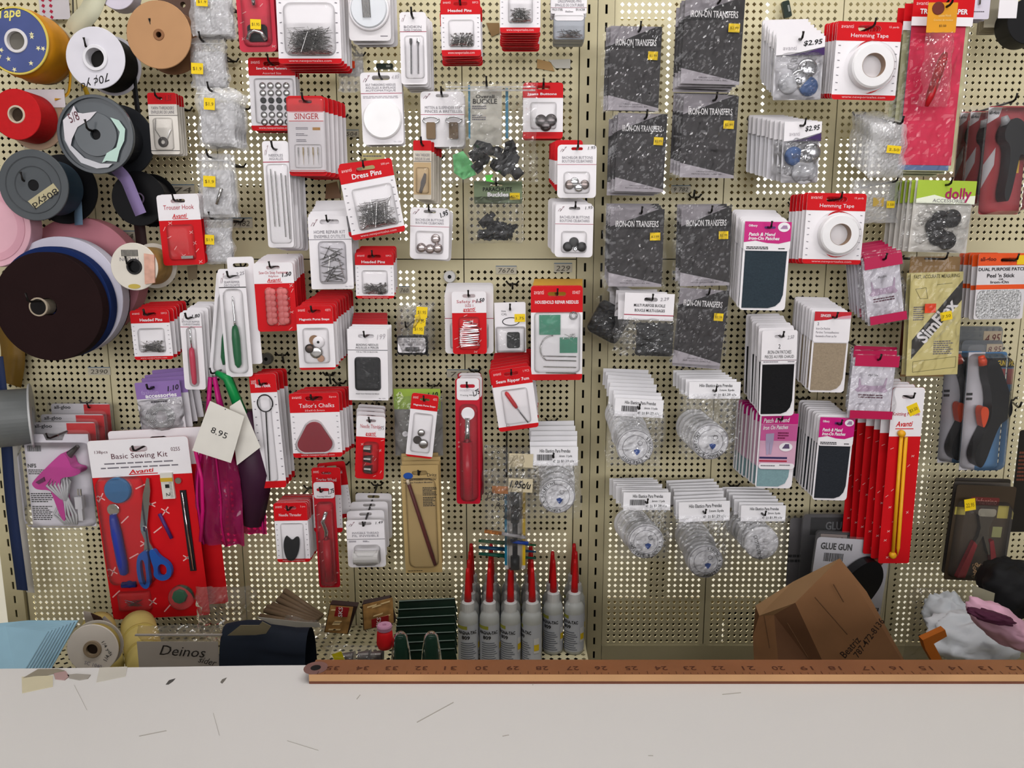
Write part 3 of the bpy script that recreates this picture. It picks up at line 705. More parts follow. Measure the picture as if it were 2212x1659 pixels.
# basic sewing kit
c = Card('sewing_kit_card', 324, 1144, 214, 386, .125, 3.0, 'large red sewing kit card with scissors, tape measure and tracing wheel', 'card')
h = c.slot(.5, .055, .18, .32); c.plate('backing_card', RED, r=.005, hole=h); c.band('header', WHITE, True, .2, .005, hole=h); c.motifs(.02, .24, .98, .98, 16, 9)
c.texts([('Basic Sewing Kit', .22, .075, .78, .112), ('138pcs', .06, .055, .19, .075), ('0255', .82, .055, .91, .075)], M('5a2a34', .5), lift=.0012)
c.bars([(.14, .122, .86, .135, 1), (.1, .145, .9, .158, 1)], GREYINK); c.texts([('Avanti', .38, .163, .62, .185, 3, .25)], RED, lift=.0012, bold=.02, name='brand_lettering'); c.plate('brand_stroke', RED, .37, .188, .66, .193, lift=CARD_T, t=.0003)
c.disc(.25, .27, .0195, .006, M('3a6a96', .35), lift=.002, name='needle_compact'); c.disc(.25, .27, .0215, .002, BLISTER, lift=.001, name='compact_rim', inner=.0195)
bl = MB(); bl.prism([[(c.x(u), c.z(v)) for u, v in ((.56, .21), (.585, .215), (.58, .28), (.5, .47), (.5, .56), (.54, .61), (.43, .61), (.455, .55), (.43, .5), (.43, .47), (.5, .3))]], -.007, -.004); bl.build('scissor_blades', STEEL, c.root, label='steel scissor blades')
def ring(pts, hole, y0, y1): return MB().prism([chk([(c.x(u), c.z(v)) for u, v in pts]), chk([(c.x(u), c.z(v)) for u, v in hole])], y0, y1)
ring([(.42, .61), (.47, .6), (.475, .66), (.46, .7), (.465, .78), (.43, .82), (.38, .815), (.345, .78), (.34, .7), (.37, .63)], [(.4, .65), (.435, .66), (.43, .78), (.4, .8), (.38, .77), (.38, .68)], -.010, -.003).build('scissor_handle', M('2356a8', .3), c.root, label='blue scissor handle')
ring([(.49, .6), (.55, .6), (.58, .64), (.68, .68), (.7, .73), (.66, .77), (.57, .78), (.5, .75), (.52, .71), (.5, .66)], [(.56, .69), (.61, .68), (.65, .7), (.64, .74), (.58, .755), (.55, .74)], -.010, -.003).build('scissor_handle', M('2356a8', .3), c.root)
c.disc(.465, .485, .004, .002, CHROME, lift=.007, name='pivot_screw')
c.plate('tape_measure', M('d9d5cc', .4), .69, .19, .81, .33, lift=.001, t=.004); c.texts([('1', .73, .25, .77, .27, -90), ('2', .73, .295, .77, .315, -90)], INK, lift=.0056); c.strokes([(.77, .24 + i * .008, .8, .24 + i * .008) for i in range(11)], INK, .0005, .0056, 'tape_marks'); c.plate('tape_end', M('d9b23a', .35, .3), .69, .215, .81, .235, lift=.005, t=.001)
c.disc(.86, .235, .005, .003, CHROME, lift=.001, name='snap'); c.rod(.17, .4, .2, .74, .0075, M('2a3a9a', .35), 'tracing_wheel_handle', .006, 12, [(0, .6), (.08, .8), (.3, 1), (.8, 1), (.97, .8), (1, .3)]); c.disc(.175, .375, .009, .001, CHROME, lift=.004, name='tracing_wheel')
c.plate('seam_gauge', M('1c1c20', .4), .86, .29, .92, .74, lift=.001, t=.002); c.rod(.885, .3, .9, .73, .0012, CHROME, 'gauge_slider', .0045)
c.rod(.63, .41, .72, .55, .0026, M('4a2a6a', .35), 'small_seam_ripper', .004); c.disc(.22, .8, .0058, .002, M('1c2a78', .35), lift=.001, name='needle_threader', n=20)
c.rod(.15, .8, .29, .8, .0048, M('1c2a78', .35), 'threader_grip', .003); c.disc(.72, .88, .011, .006, M('0d5a3a', .4), lift=.001, name='pin_cushion', n=8); c.pins(.15, .885, .34, .925, 22, 4, L=(.7, .95))
c.blister(.08, .84, .42, .95, .007, r=.003, name='needle_box_blister'); c.disc(.74, .885, .019, .009, film('soft_dome_plastic', haze=.04, rough=.08, crinkle=.1, scale=25, ior=1.1), lift=.001, name='cushion_blister', dome=.002)
c.blister(.03, .2, .5, .8, .012, r=.01, name='tool_blister'); stack(c, 2, .018, 'red sewing kit card', back=(232, 932), rj=.1)

# magenta vinyl pouches with price tags
c = card('zip_pouch', (415, 800, 560, 1180), .12, 'magenta see-through vinyl zip pouch hanging with a price tag', cat='pouch')
c.hook_uv = (.42, .0)
for i, (u0, v0, u1, v1, sd) in enumerate([(.02, .28, .72, 1.0, 3), (.3, .3, 1.0, .96, 8)]):
    mb = MB(); oo = Vector((sd * 2.3, 0, 0))
    def g(a, b, s_=1, u0=u0, v0=v0, u1=u1, v1=v1):
        k = min(1, b * 1.0); wdt = .35 + .65 * min(1, (1 - b) * 2.2)
        u = (u0 + u1) / 2 + (a - .5) * (u1 - u0) * wdt + (.42 - (u0 + u1) / 2) * max(0, b - .5) * .8
        e = (1 - abs(2 * a - 1) ** 3) * (1 - abs(2 * b - 1) ** 3)
        return (c.x(u), -.002 - .014 * e * s_ + .006 * noise.noise(Vector((a * 6, b * 2.5, s_)) + oo) + .004 * math.sin(a * 17 + 2 * noise.noise(Vector((b * 4, i, 0)))) - i * -.02, c.z(v1 + (v0 - v1) * b))
    mb.grid(lambda a, b: g(a, b, 1), 30, 26); mb.grid(lambda a, b: g(a, b, -.3), 16, 12); mb.build('pouch_vinyl', MAGFILM, c.root, smooth=True)
    pp = [g(.5 + .42 * (1 if i else -1) , t_ / 12) for t_ in range(13)]; MB().tube([(q_[0], q_[1] - .002, q_[2]) for q_ in pp], .0018, 6).build('fold_tube', M('c0146e', .3), c.root, smooth=True)  # raised tubes stand in for the vinyl's folds and their glints
    pp = [g(.3 if i else .62, t_ / 12) for t_ in range(13)]; MB().tube([(q_[0], q_[1] - .002, q_[2]) for q_ in pp], .0015, 6).build('fold_tube', M('b0125e', .3), c.root, smooth=True)
m = MB(); m.tube([(c.x(.12), -.016, c.z(.42)), (c.x(.2), -.018, c.z(.6)), (c.x(.18), -.018, c.z(.78)), (c.x(.1), -.014, c.z(.96))], .0028, 6); m.build('zipper', M('c8146c', .35), c.root, smooth=True)
m = MB(); m.tube([(c.x(.3), -.01, c.z(.32)), (c.x(.4), -.012, c.z(.04)), (c.x(.46), -.012, c.z(.04)), (c.x(.56), -.01, c.z(.32))], [.004, .003, .003, .006], 6); m.build('pouch_strap', M('b5146e', .35), c.root, smooth=True)
m = MB(); m.tube([(c.x(.46), -.004, c.z(.02)), (c.x(.62), -.004, c.z(.05)), (c.x(.8), -.004, c.z(.25))], [.004, .007, .008], 6); m.build('green_strap', M('0f8a45', .35), c.root, smooth=True)
MB().tube([(c.x(.75), .012, c.z(.25)), (c.x(.9), .014, c.z(.6)), (c.x(.8), .014, c.z(.9))], [.02, .026, .015], 8).build('dark_contents', M('3a1830', .5), c.root, smooth=True)
hook(c.world(.44, .02).x, c.world(.44, .02).z, c.world(.44, .02).x, c.world(.44, .02).z, .135, 'the magenta pouches')
def tagcard(corners, d, label, txt=None):
    q = [P(x, y, d) for x, y in corners]; b = min(p.z for p in q); cx = sum(p.x for p in q) / 4
    r = empty('price_tag', (cx, -d, b), label, 'tag', 'paper tags on the magenta pouches')
    MB().prism([[(p.x - cx, p.z - b) for p in q]], -.0004, 0).build('tag_paper', M('e4e0d6', .5), r)
    if txt:
        ax = (q[1] - q[0]).normalized(); ctr = sum(q, Vector()) / 4; vs, fs = text_geo(txt); up = Vector((-ax.z, 0, ax.x))
        MB().add([((ctr + ax * (x - .5) * .024 + up * (y - .5) * .009 - Vector((cx, -d, b))).x, -.0007, (ctr + ax * (x - .5) * .024 + up * (y - .5) * .009).z - b) for x, y in vs], fs).build('handwritten_price', INK, r)
        MB().lathe([(.0, 0), (.0008, 0), (.0008, .0001), (0, .0001)], 8, (P(487, 884, d).x - cx, -.0006, P(487, 884, d).z - b)).build('tag_hole', BLACK, r)
    return r
tagcard([(454, 866), (528, 899), (499, 1000), (415, 973)], .148, 'cream paper tag priced 8.95 on the magenta pouch', '8.95')
tagcard([(496, 878), (519, 863), (563, 966), (512, 1005)], .135, 'blank cream paper tag tucked behind the 8.95 tag')
# ------------------------------------------------------------------ column B of the left gondola
c = card('hook_and_eye_card', (513, -40, 594, 113), .12, 'red card cut off at the top with a chrome hook and yellow sticker', rot=1)
c.plate('backing_card', M('cf1e3a', .35), r=.006); c.motifs(.04, .05, .96, .95, 8, 12); c.hook_uv = (.5, .02)
c.plate('pad', BLACK, .26, .62, .78, .86, .004, lift=.001, t=.003); m = MB(); m.tube([(c.x(.28), -.007, c.z(.84)), (c.x(.36), -.01, c.z(.75)), (c.x(.5), -.011, c.z(.72)), (c.x(.66), -.01, c.z(.75)), (c.x(.76), -.007, c.z(.85))], .0028, 8); m.build('chrome_hook', CHROME, c.root, smooth=True)
m = MB(); m.tube([(c.x(.36), -.006, c.z(.26)), (c.x(.42), -.008, c.z(.22)), (c.x(.5), -.008, c.z(.26)), (c.x(.5), -.006, c.z(.36))], .003, 8); m.build('chrome_hook', CHROME, c.root, smooth=True)
c.blister(.12, .18, .9, .93, .013, r=.008); c.sticker(.42, .58, .7, .72, st='$1.95', lift=.0145, rot=-3); stack(c, 3, .008, 'red hook card at the top edge', hk=False, back=(518, -38))

c = card('pins_card', (598, -70, 735, 139), .135, 'large white card full of steel pins with a red bottom strip')
T_red(c, 'Pins', .2, .055, ticks=True, tv=(.12, .17), url=True); c.blister(.1, .36, .92, .92, .012, r=.01); c.pins(.16, .62, .88, .91, 170, 7, L=(.35, .7), depth=.006)
stack(c, 5, .012, 'large pins card at the top', back=(622, -40), hk=False)

c = card('snap_fastener_card', (540, 125, 640, 283), .09, 'red and white snap fastener card with rows of silver and black snaps')
T_red(c, 'Sew-On Snap Fasteners', .245, .07, tv=(.13, .175), tu=(.17, .83), sub='Assorted Size', corner=None, ticks=False); c.blister(.1, .28, .96, .9, .007)
for i in range(6):
    for j in range(4): c.disc(.29 + j * .17, .385 + i * .1, .0042 if i in (2, 3) else .0046, .0025, BLACK if i == 2 else (M('4a4848', .4) if i == 3 else STEEL), lift=.001, name='snap', dome=.001, n=12)
stack(c, 3, .012, 'snap fastener card with black and silver snaps')

c = card('machine_needle_card', (622, 208, 704, 381), .12, 'red and white machine needle card with five needles in its window')
h = c.slot(.5, .07, .36, .24); c.plate('backing_card', M('dcd6d8', .45), r=.005, hole=h); c.band('header', RED, True, .19, .005, hole=h); c.band('footer', RED, False, .055, .005)
c.plate('name_band', M('efe6e8', .45), .02, .2, .98, .305, lift=CARD_T, t=.0002); c.strokes([(.05, .197, .95, .197), (.05, .31, .95, .31), (.04, .93, .96, .93)], RED, .0008)
c.texts([('SINGER', .2, .215, .84, .29)], M('b8141f', .4), lift=.0012, bold=.012, name='brand_lettering'); c.bars([(.22, .385, .55, .42, 2), (.22, .46, .55, .5, 2), (.22, .535, .5, .575, 2)], GREYINK); c.plate('number_label', M('a8741a', .5), .66, .39, .86, .425, lift=CARD_T, t=.0003)
for k in range(5): c.rod(.27 + k * .13, .64, .27 + k * .13, .86, .0011, M('b89a5a', .25, 1.0) if k in (1, 3) else STEEL, 'needle', .003, 6, [(0, .8), (.4, .9), (.5, .4), (1, .15)])
c.blister(.16, .6, .88, .9, .005, r=.003); c.blister(.0, .02, 1.0, .97, .004, lift=.0008, r=.006, name='clear_sleeve')
stack(c, 6, .009, 'machine needle card', back=(668, 222), rj=.3)

c = card('needles_card', (573, 306, 629, 536), .12, 'tall narrow white card of long doll needles', rot=.6)
T_white(c, ['NEEDLES', 'AIGUILLES'], rule=.19, top=.12, lh=.024, u=(.24, .78), r=.004, hole_w=.2)
for k, (u, v) in enumerate(((.33, .8), (.5, .8), (.72, .9), (.88, .92))): c.rod(u - .04, .26 + .02 * k, u, v, .0008, STEEL, 'needle', .003, 6)
c.blister(.1, .21, .95, .96, .006, r=.005); stack(c, 6, .010, 'tall needles card', back=(600, 322), rj=.2)

c = card('needle_compact_card', (752, -80, 843, 89), .12, 'white card with a round clear needle compact at the top edge')
c.plate('backing_card', OFFW, r=.005); c.hook_uv = (.5, .05); c.disc(.5, .6, .0245, .006, M('dfe2e6', .25), lift=.001, name='needle_compact', n=36); c.disc(.5, .6, .027, .004, WHITE, lift=.001, name='compact_rim', inner=.0245, n=36)
m = MB()
for k in range(5): m.tube([(c.x(.36 + k * .04), -.0085, c.z(.48)), (c.x(.38 + k * .04), -.0085, c.z(.72))], .0008, 4)
m.build('needles', STEEL, c.root, kind='stuff'); c.bars([(.75, .93, .93, .95, 1)], GREYINK); stack(c, 3, .012, 'needle compact card', hk=False, back=(768, -62))

c = card('small_parts_bag', (730, 92, 786, 200), .06, 'small clear zip bag with an orange sticker', cat='bag'); c.hook_uv = (.55, .05)
c.bag(0, 0, 1, 1, .006, .003, 21, ZIP); c.plate('paper_insert', M('c9c5c4', .5), .02, .36, .98, .68, lift=.001, t=.0003); c.sticker(.33, .4, .7, .54, ORANGE, lift=.0085); hook(c.world(.55, .05).x, c.world(.55, .05).z, c.world(.55, .05).x, c.world(.55, .05).z, .07, 'the orange stickered bag')

c = card('self_threading_needle_card', (781, 157, 870, 313), .10, 'white self threading needle card with a big round white case', rot=.8)
T_white(c, ['SELF THREADING NEEDLES', 'AIGUILLES A ENFILAGE', 'AUTOMATIQUE'], rule=.285, top=.155, lh=.03, u=(.12, .85), hole_w=.44); c.bars([(.05, .32, .93, .36, 2)], FAINT); c.texts([('4.85', .76, .04, .94, .09, 8, .3), ('No. 1309', .76, .95, .94, .97)], FAINT, lift=.0012)
c.disc(.5, .645, .0268, .005, M('f6f4f4', .2), lift=.0008, name='round_needle_case', n=40); stack(c, 3, .011, 'self threading needle card', rj=.3)

c = Card('dress_pins_card', 803, 431, 117, 161, .135, 10.3, 'tilted red and white dress pins card full of steel pins', 'card')
T_red(c, 'Dress Pins', .235, .075, tv=(.125, .195), tu=(.23, .78), corner='500 pcs', bold=.02); c.blister(.16, .32, .92, .89, .010, r=.005); c.pins(.19, .5, .89, .88, 150, 9, L=(.4, .75), depth=.005)
h_ = c.world(.5, .08); hook(P(790, 335, 0).x, P(790, 335, 0).z, h_.x, h_.z, .147, 'the tilted dress pins card')
k = card('pattern_card', (783, 331, 832, 420), .05, 'pale yellow card peeping out above the dress pins'); k.plate('backing_card', M('d6c88a', .5), r=.002); k.bars([(.05, .05, .9, .1, 1)], GREYINK)
k = Card('dress_pins_card', 800, 428, 115, 160, .12, 6.5, 'dress pins card mostly hidden behind the tilted front one', 'card'); T_red(k, 'Dress Pins', .235, .075, ticks=False)

c = card('home_repair_kit_card', (669, 468, 761, 625), .12, 'white home repair kit card with a windowed blister of needles', rot=.8)
T_white(c, ['HOME REPAIR KIT', "ENSEMBLE D'UTILITE"], rule=.31, top=.19, lh=.045, u=(.13, .86), hole_w=.46, r=.002, rm=GREYINK)
c.texts([('No. 1311', .8, .955, .97, .975)], GREYINK, lift=.0012); c.plate('window_card', M('cfcbd0', .5), .2, .335, .86, .93, .006, lift=CARD_T, t=.0003); c.pins(.24, .38, .82, .9, 26, 6, r=.0007, L=(.6, .95), name='needles'); c.blister(.2, .335, .86, .93, .009, r=.006)
stack(c, 7, .010, 'home repair kit card', back=(683, 434), rj=.3)

c = card('headed_pins_card', (768, 546, 851, 645), .115, 'headed pins card between the home repair kit and bachelor buttons')
T_red(c, 'Headed Pins', .27, .06, tv=(.17, .23), tu=(.17, .78)); c.blister(.16, .38, .84, .9, .008); c.pins(.2, .66, .8, .89, 40, 13, heads=True, r=.0005); stack(c, 6, .010, 'headed pins card beside the home repair kit', back=(775, 532))

c = card('nylon_snap_card', (552, 568, 638, 716), .12, 'white and red nylon snap fastener card priced 1.50', rot=1.5)
T_two(c, 'Sew-On Snap Fasteners', .3, 'Nylon', motif=9, seed=15); c.texts([('1.50', .72, .14, .95, .2, 8, .3)], INK, lift=.0014, bold=.03, name='handwritten_price')
for i in range(6):
    for j in range(2):
        c.disc(.36 + j * .3, .42 + i * .085, .0065, .002, M('d8706e', .3), lift=.001, name='nylon_snap', dome=.001, n=10); c.disc(.44 + j * .3, .42 + i * .085, .005, .0025, M('d8706e', .3), lift=.001, name='nylon_snap', dome=.001, n=10)
c.blister(.24, .36, .86, .92, .006, r=.006); stack(c, 8, .009, 'nylon snap fastener card', back=(572, 549), rj=.3)

c = card('purse_snap_card', (643, 661, 722, 799), .14, 'magnetic purse snaps card with a silver and bronze snap', rot=1)
T_red(c, 'Magnetic Purse Snaps', .28, .035, tv=(.19, .235), tu=(.08, .9), url=False, corner='4SETS', ticks=False); c.blister(.14, .34, .86, .9, .010, r=.005)
c.disc(.58, .56, .0082, .003, WHITE, lift=.002, name='snap_half', n=20, dome=.0005); c.disc(.58, .56, .002, .0035, BLACK, lift=.0025, name='snap_centre', n=10); c.disc(.33, .66, .0065, .004, M('4a3c34', .3, .8), lift=.002, name='snap_half', dome=.001, n=18); c.disc(.5, .72, .009, .003, STEEL, lift=.002, name='snap_half', n=20, dome=.001); c.disc(.62, .82, .005, .002, M('b08a72', .3, .8), lift=.003, name='snap_half', n=14)
c.disc(.46, .53, .007, .003, M('8a6a50', .3, .8), lift=.0015, name='snap_half', n=16)
stack(c, 9, .0135, 'magnetic purse snaps card in the thick stack', back=(690, 627), rj=.5)

c = card('beading_needle_card', (752, 711, 838, 865), .13, 'white beading needle card with a black window pouch', rot=-.5)
h = c.slot(.47, .1, .4, .22); win = rrect(c.x(.16), c.z(.865), c.x(.82), c.z(.39), .005)
c.plate('backing_card', WHITE, r=.001, hole=[h, win]); c.plate('printed_rule', INK, 0, .29, 1, .297, lift=CARD_T, t=.0002); c.plate('black_pouch', M('18181a', .3), .12, .36, .86, .9, lift=-.0012, t=.0006)
c.texts([('BEADING NEEDLES', .22, .205, .77, .235), ('AIGUILLES A PERLER', .2, .245, .78, .275), ('FOR ALL TYPES OF BEADWORK', .22, .31, .76, .328), ('POUR TOUS TRAVAUX DE PERLES', .18, .9, .77, .918), ('No. 1310', .76, .965, .92, .98)], INK, lift=.0012); c.texts([('199', .75, .07, .95, .14, 8, .3)], FAINT, lift=.0012)
c.blister(.16, .39, .82, .865, .006, film('pouch_film', haze=.02, rough=.06, crinkle=1.0, scale=60), r=.005, name='pouch_window'); stack(c, 4, .008, 'beading needle card', back=(759, 700), rj=.3)
for i in range(6):
    k = card('needle_card', (761 + i, 706 - i * 6, 839, 850 - i * 6), .097 - i * .011, f'red topped needle card, {ORD[i]} behind the beading needle cards' if i else 'red topped needle card, first behind the beading needle cards', group='red cards behind the beading needles'); k.plate('backing_card', WHITE, r=.002); k.band('header', RED2, True, .3, .002)

c = Card('bias_hook_card', 579, 932, 57, 246, .12, 2.6, 'long red and white bias hook card with a wire ring hook', 'card')
T_red(c, 'Bias Hook', .16, .06, tv=(.085, .115), tu=(.2, .78), corner=None, url=False, ticks=False); c.strokes([(.08 if i % 2 else .88, .2 + i * .034, .14 if i % 2 else .95, .2 + i * .034) for i in range(21)], GREYINK, .0012, name='printed_ticks')
m = MB(); cx_, cz_ = c.x(.52), c.z(.25); m.tube([(cx_ + .011 * math.cos(t / 24 * 6.2832 - 1.5), -.003, cz_ + .0125 * math.sin(t / 24 * 6.2832 - 1.5)) for t in range(25)], .0009, 6); m.tube([(cx_, -.003, cz_ - .0125), (c.x(.4), -.003, c.z(.93))], .0009, 6); m.build('wire_bias_hook', M('2a2828', .3, .6), c.root)
c.blister(.3, .18, .72, .94, .006, r=.004); stack(c, 4, .018, 'bias hook card', back=(560, 798), rj=1.0)

c = card('tailors_chalk_card', (629, 849, 736, 988), .13, "red and white tailor's chalk card with a dark red triangular chalk", rot=1.5)
T_red(c, "Tailor's Chalks", .3, .07, tv=(.16, .225), tu=(.19, .9), sub='2Self-0.5mm', corner='2pcs', ticks=True, bold=.0)
tri = []
for k in range(3):
    a0 = math.radians(90 + 120 * k); px_, pz_ = c.x(.47) + .0140 * math.cos(a0), c.z(.71) + .0140 * math.sin(a0)
    for j in range(-5, 6): a = a0 + math.radians(j * 11); tri.append((px_ + .0125 * math.cos(a), pz_ + .0115 * math.sin(a)))
MB().prism([tri], -.0065, -.0012).build('chalk', M('8e2430', .7), c.root, label='dark red triangular tailor chalk'); MB().prism([[(c.x(.47) + (x - c.x(.47)) * 1.12, c.z(.71) + (z - c.z(.71)) * 1.12) for x, z in tri]], -.008, -.0012).build('blister', BLISTER, c.root)
stack(c, 5, .012, "tailor's chalk card", back=(655, 836), rj=.5)

c = card('needle_threader_card', (595, 1086, 667, 1214), .135, 'red and white needle threader card with a black leaf shaped threader', rot=1)
T_red(c, 'Needle Threader', .3, .055, tv=(.18, .225), tu=(.15, .82), url=True, corner='2 pcs', bold=.0); leaf = [(.3, .94), (.24, .8), (.24, .66), (.32, .54), (.38, .56), (.5, .63), (.62, .56), (.72, .57), (.72, .7), (.66, .84), (.55, .95), (.42, .97)]
MB().prism([chk([(c.x(u), c.z(v)) for u, v in leaf])], -.004, -.001).build('threader', BLACK, c.root); c.blister(.16, .34, .86, .96, .006, r=.004); stack(c, 13, .0055, 'needle threader card', back=(612, 1068), rj=.2)

c = card('tracing_wheel_card', (683, 1040, 729, 1270), .14, 'narrow red tracing wheel card with a white label near the bottles', rot=1)
h = c.slot(.45, .08, .6, .24); c.plate('backing_card', DRED, r=.004); c.plate('header', M('d8d2d4', .5), .02, .01, .98, .16, .004, lift=CARD_T, t=.0003, hole=h); c.texts([('Tracing Wheel', .15, .135, .8, .152)], INK, lift=.0014); c.texts([('1.75', .7, .075, .98, .115, 20, .3)], INK, lift=.0014, bold=.03); c.motifs(.03, .2, .97, .97, 9, 31)
m = MB(); m.tube([(c.x(.6), -.008, c.z(.27)), (c.x(.42), -.009, c.z(.36)), (c.x(.55), -.008, c.z(.45)), (c.x(.52), -.008, c.z(.53))], .003, 8); m.build('wheel_shank', CHROME, c.root, smooth=True); c.rod(.52, .53, .55, .92, .006, DRED, 'red_handle', .007, 10); c.blister(.12, .19, .9, .97, .014, r=.006); stack(c, 1, .01, 'narrow red tracing wheel card', rj=0)
for i, (x0, y0, x1, y1, rt) in enumerate([(676, 1010, 738, 1150, 0), (694, 998, 754, 1120, -6)]):
    k = card('sewing_notion_card', (x0, y0, x1, y1), .105 - i * .03, ('red topped ticked card just behind the narrow red tracing wheel', 'tilted red topped card sticking out right of the tracing wheel')[i], rot=-rt); T_red(k, 'Tracing Wheel', .42, .07, url=False, corner=None, bold=0)

c = card('invisible_thread_card', (750, 1123, 832, 1225), .12, 'white invisible thread card with a clear spool in its blister', rot=1)
T_white(c, ['INVISIBLE THREAD', 'FIL INVISIBLE'], rule=.4, top=.25, lh=.045, u=(.15, .85), hole_w=.34, price='1.49', rm=INK); c.bars([(.05, .43, .25, .47, 2), (.42, .43, .6, .47, 2)], GREYINK)
MB().lathe([(0, c.x(.2)), (.0105, c.x(.2)), (.0105, c.x(.22)), (.0095, c.x(.22)), (.0095, c.x(.83)), (.0105, c.x(.83)), (.0105, c.x(.85)), (0, c.x(.85))], 18, (0, -.011, c.z(.73)), axis='x', close=False).build('thread_spool', M('c8c5c2', .3), c.root, fix=True); c.blister(.17, .52, .87, .93, .019, r=.006)
stack(c, 4, .022, 'invisible thread card', back=(764, 1066), rj=2.0)

c = Card('thimble_card', 800, 967, 62, 136, .125, -3.5, 'white and red needle thimble card with three steel thimbles', 'card')
T_two(c, 'Needle Thimble', .33, motif=8, brand='avanti', seed=22)
for k in range(3): MB().lathe([(0, -.006), (.0045, -.006), (.006, .004), (.0068, .005), (0, .005)], 14, (c.x(.45 + .02 * k), -.007, c.z(.5 + .16 * k)), axis='x', close=False).build('thimble', DSTEEL, c.root, fix=True)
c.blister(.26, .4, .8, .9, .015, r=.006); c.texts([('1.75', .78, .15, .96, .21, 12, .3)], GREYINK, lift=.0013); stack(c, 4, .018, 'needle thimble card', back=(772, 872), rj=3)

c = Card('transfer_pencil_card', 911, 1122, 80, 232, .125, 1.3, 'tall tan card with a dark red transfer pencil', 'card')
TANC = M('b59a66', .55, var=.05); h = c.slot(.5, .07, .42, .28); c.plate('backing_card', TANC, hole=h); c.texts([('Dritz', .7, .075, .95, .105)], INK, lift=.0012, name='brand_lettering'); c.plate('blue_bird_print', M('1c4a9a', .5), outline=circle(c.x(.19), c.z(.095), .0072, 14, .005), lift=CARD_T, t=.0003)
c.strokes([(.1, .12, .95, .12)], INK, .0006); c.texts([('Lapiz para Transferir con Plancha', .06, .125, .93, .142), ('Lapiz para Transferir Modelos', .06, .15, .83, .166)], INK, lift=.0012, bold=.02); c.bars([(.56, .2, .95, .28, 6), (.56, .29, .95, .38, 6), (.06, .975, .6, .985, 1)], INK)
c.rod(.2, .155, .82, .92, .0032, M('5a1a16', .4), 'pencil', .0045, 7, [(0, .5), (.02, .9), (.9, 1), (.905, .9), (1, .8)]); c.rod(.17, .125, .205, .165, .0026, M('c9b8a0', .4), 'pencil_tip', .0045, 7); c.blister(.1, .12, .92, .95, .007, film('pencil_blister', haze=.02, rough=.1, crinkle=.1), r=.01); stack(c, 4, .008, 'tan transfer pencil card', back=(869, 979), rj=1)

c = Card('purse_snap_card', 912, 920, 58, 138, .125, -7, 'small tilted magnetic purse snaps card over a clear bag', 'card')
T_red(c, 'Magnetic Purse Snaps', .25, .03, tv=(.165, .2), tu=(.1, .92), url=False, corner='4SETS', ticks=False); c.disc(.5, .6, .0055, .003, STEEL, lift=.002, name='snap_half', n=16, dome=.001); c.disc(.38, .72, .006, .003, M('4a4440', .3, .8), lift=.002, name='snap_half', n=16); c.disc(.62, .77, .007, .003, STEEL, lift=.002, name='snap_half', n=16, dome=.001); c.blister(.14, .3, .88, .92, .008, r=.004); stack(c, 1, .01, 'small tilted purse snaps card')
k = card('magnetic_snap_bag', (850, 840, 958, 985), .095, 'clear bag with a green printed header behind the small purse snaps card', cat='bag'); k.plate('backing_card', M('8a8884', .5), .02, .2, .98, 1, lift=-.003); k.plate('header', M('9ab544', .45), .02, 0, .95, .3, lift=.001, t=.0006); k.disc(.24, .66, .0045, .003, WHITE, lift=.003, name='snap_half', n=14); k.bag(0, .1, 1, 1, .006, .002, 41); k.strokes([(.08, .1, .15, .05), (.15, .05, .2, .12), (.2, .12, .1, .2), (.4, .2, .5, .14), (.5, .14, .55, .25)], M('d8e4a8', .5), .003, .0022)
k.texts([('1.10', .7, .05, .9, .13, 6, .3)], INK, lift=.0022, bold=.03)

c = card('buckle_bag', (856, 662, 930, 766), .11, 'clear bag of strap buckles with a stack of yellow stickers', cat='bag'); c.hook_uv = (.32, .42)
c.plate('white_label', WHITE, .05, .64, .86, .95, .003, lift=.006, t=.0003); c.plate('black_buckle', BLACK, .02, .6, .92, 1.0, .004, lift=.0, t=.004); c.texts([('ITEM. EXT1', .24, .7, .62, .745), ('U.S. EXTENDER BUTTONS', .12, .655, .8, .685), ('BUCKLE  2 PCS', .2, .77, .72, .8)], GREYINK, lift=.0068); c.barcode(.28, .83, .68, .93, lift=.0068)
c.bag(0, 0, 1, 1.02, .007, .004, 17)
for k, (u, v) in enumerate(((.62, 0), (.57, .17), (.52, .34))): c.sticker(u, v, u + .32, v + .22, st='$1.95', lift=.010 + .001 * k, rot=-4)
stack(c, 5, .012, 'clear strap buckle bag', back=(868, 650), keep=('bag',), noun='bag')

# ------------------------------------------------------------------ column C of the left gondola
c = card('bodkin_card', (865, 27, 922, 183), .11, 'white bodkin card with two slim steel bodkins', rot=.4)
T_white(c, ['BODKIN', 'PASSE CORDON'], rule=.265, top=.185, lh=.035, u=(.16, .82), r=.004, hole_w=.18)
c.rod(.42, .37, .4, .86, .001, CHROME, 'bodkin', .003, 6, [(0, 2.2), (.12, 2.2), (.2, 1), (1, 1.2)]); c.rod(.68, .36, .66, .86, .001, CHROME, 'bodkin', .003, 6, [(0, 1), (.12, 2.6), (.25, 1), (1, 1.3)]); c.blister(.16, .32, .9, .92, .006, r=.004); stack(c, 5, .011, 'bodkin card', back=(880, 52), rj=.3)

c = card('headed_pins_card', (953, -2, 1038, 122), .12, 'headed pins card at the top between the bodkins and dressmaker pins', rot=.5)
T_red(c, 'Headed Pins', .27, .11, tv=(.18, .23), tu=(.18, .78)); c.blister(.18, .36, .84, .84, .008); c.pins(.22, .62, .8, .83, 40, 23, r=.0005, heads=True); stack(c, 7, .0085, 'headed pins card at the top centre', back=(956, 28), rj=2.0, jit=.0015)

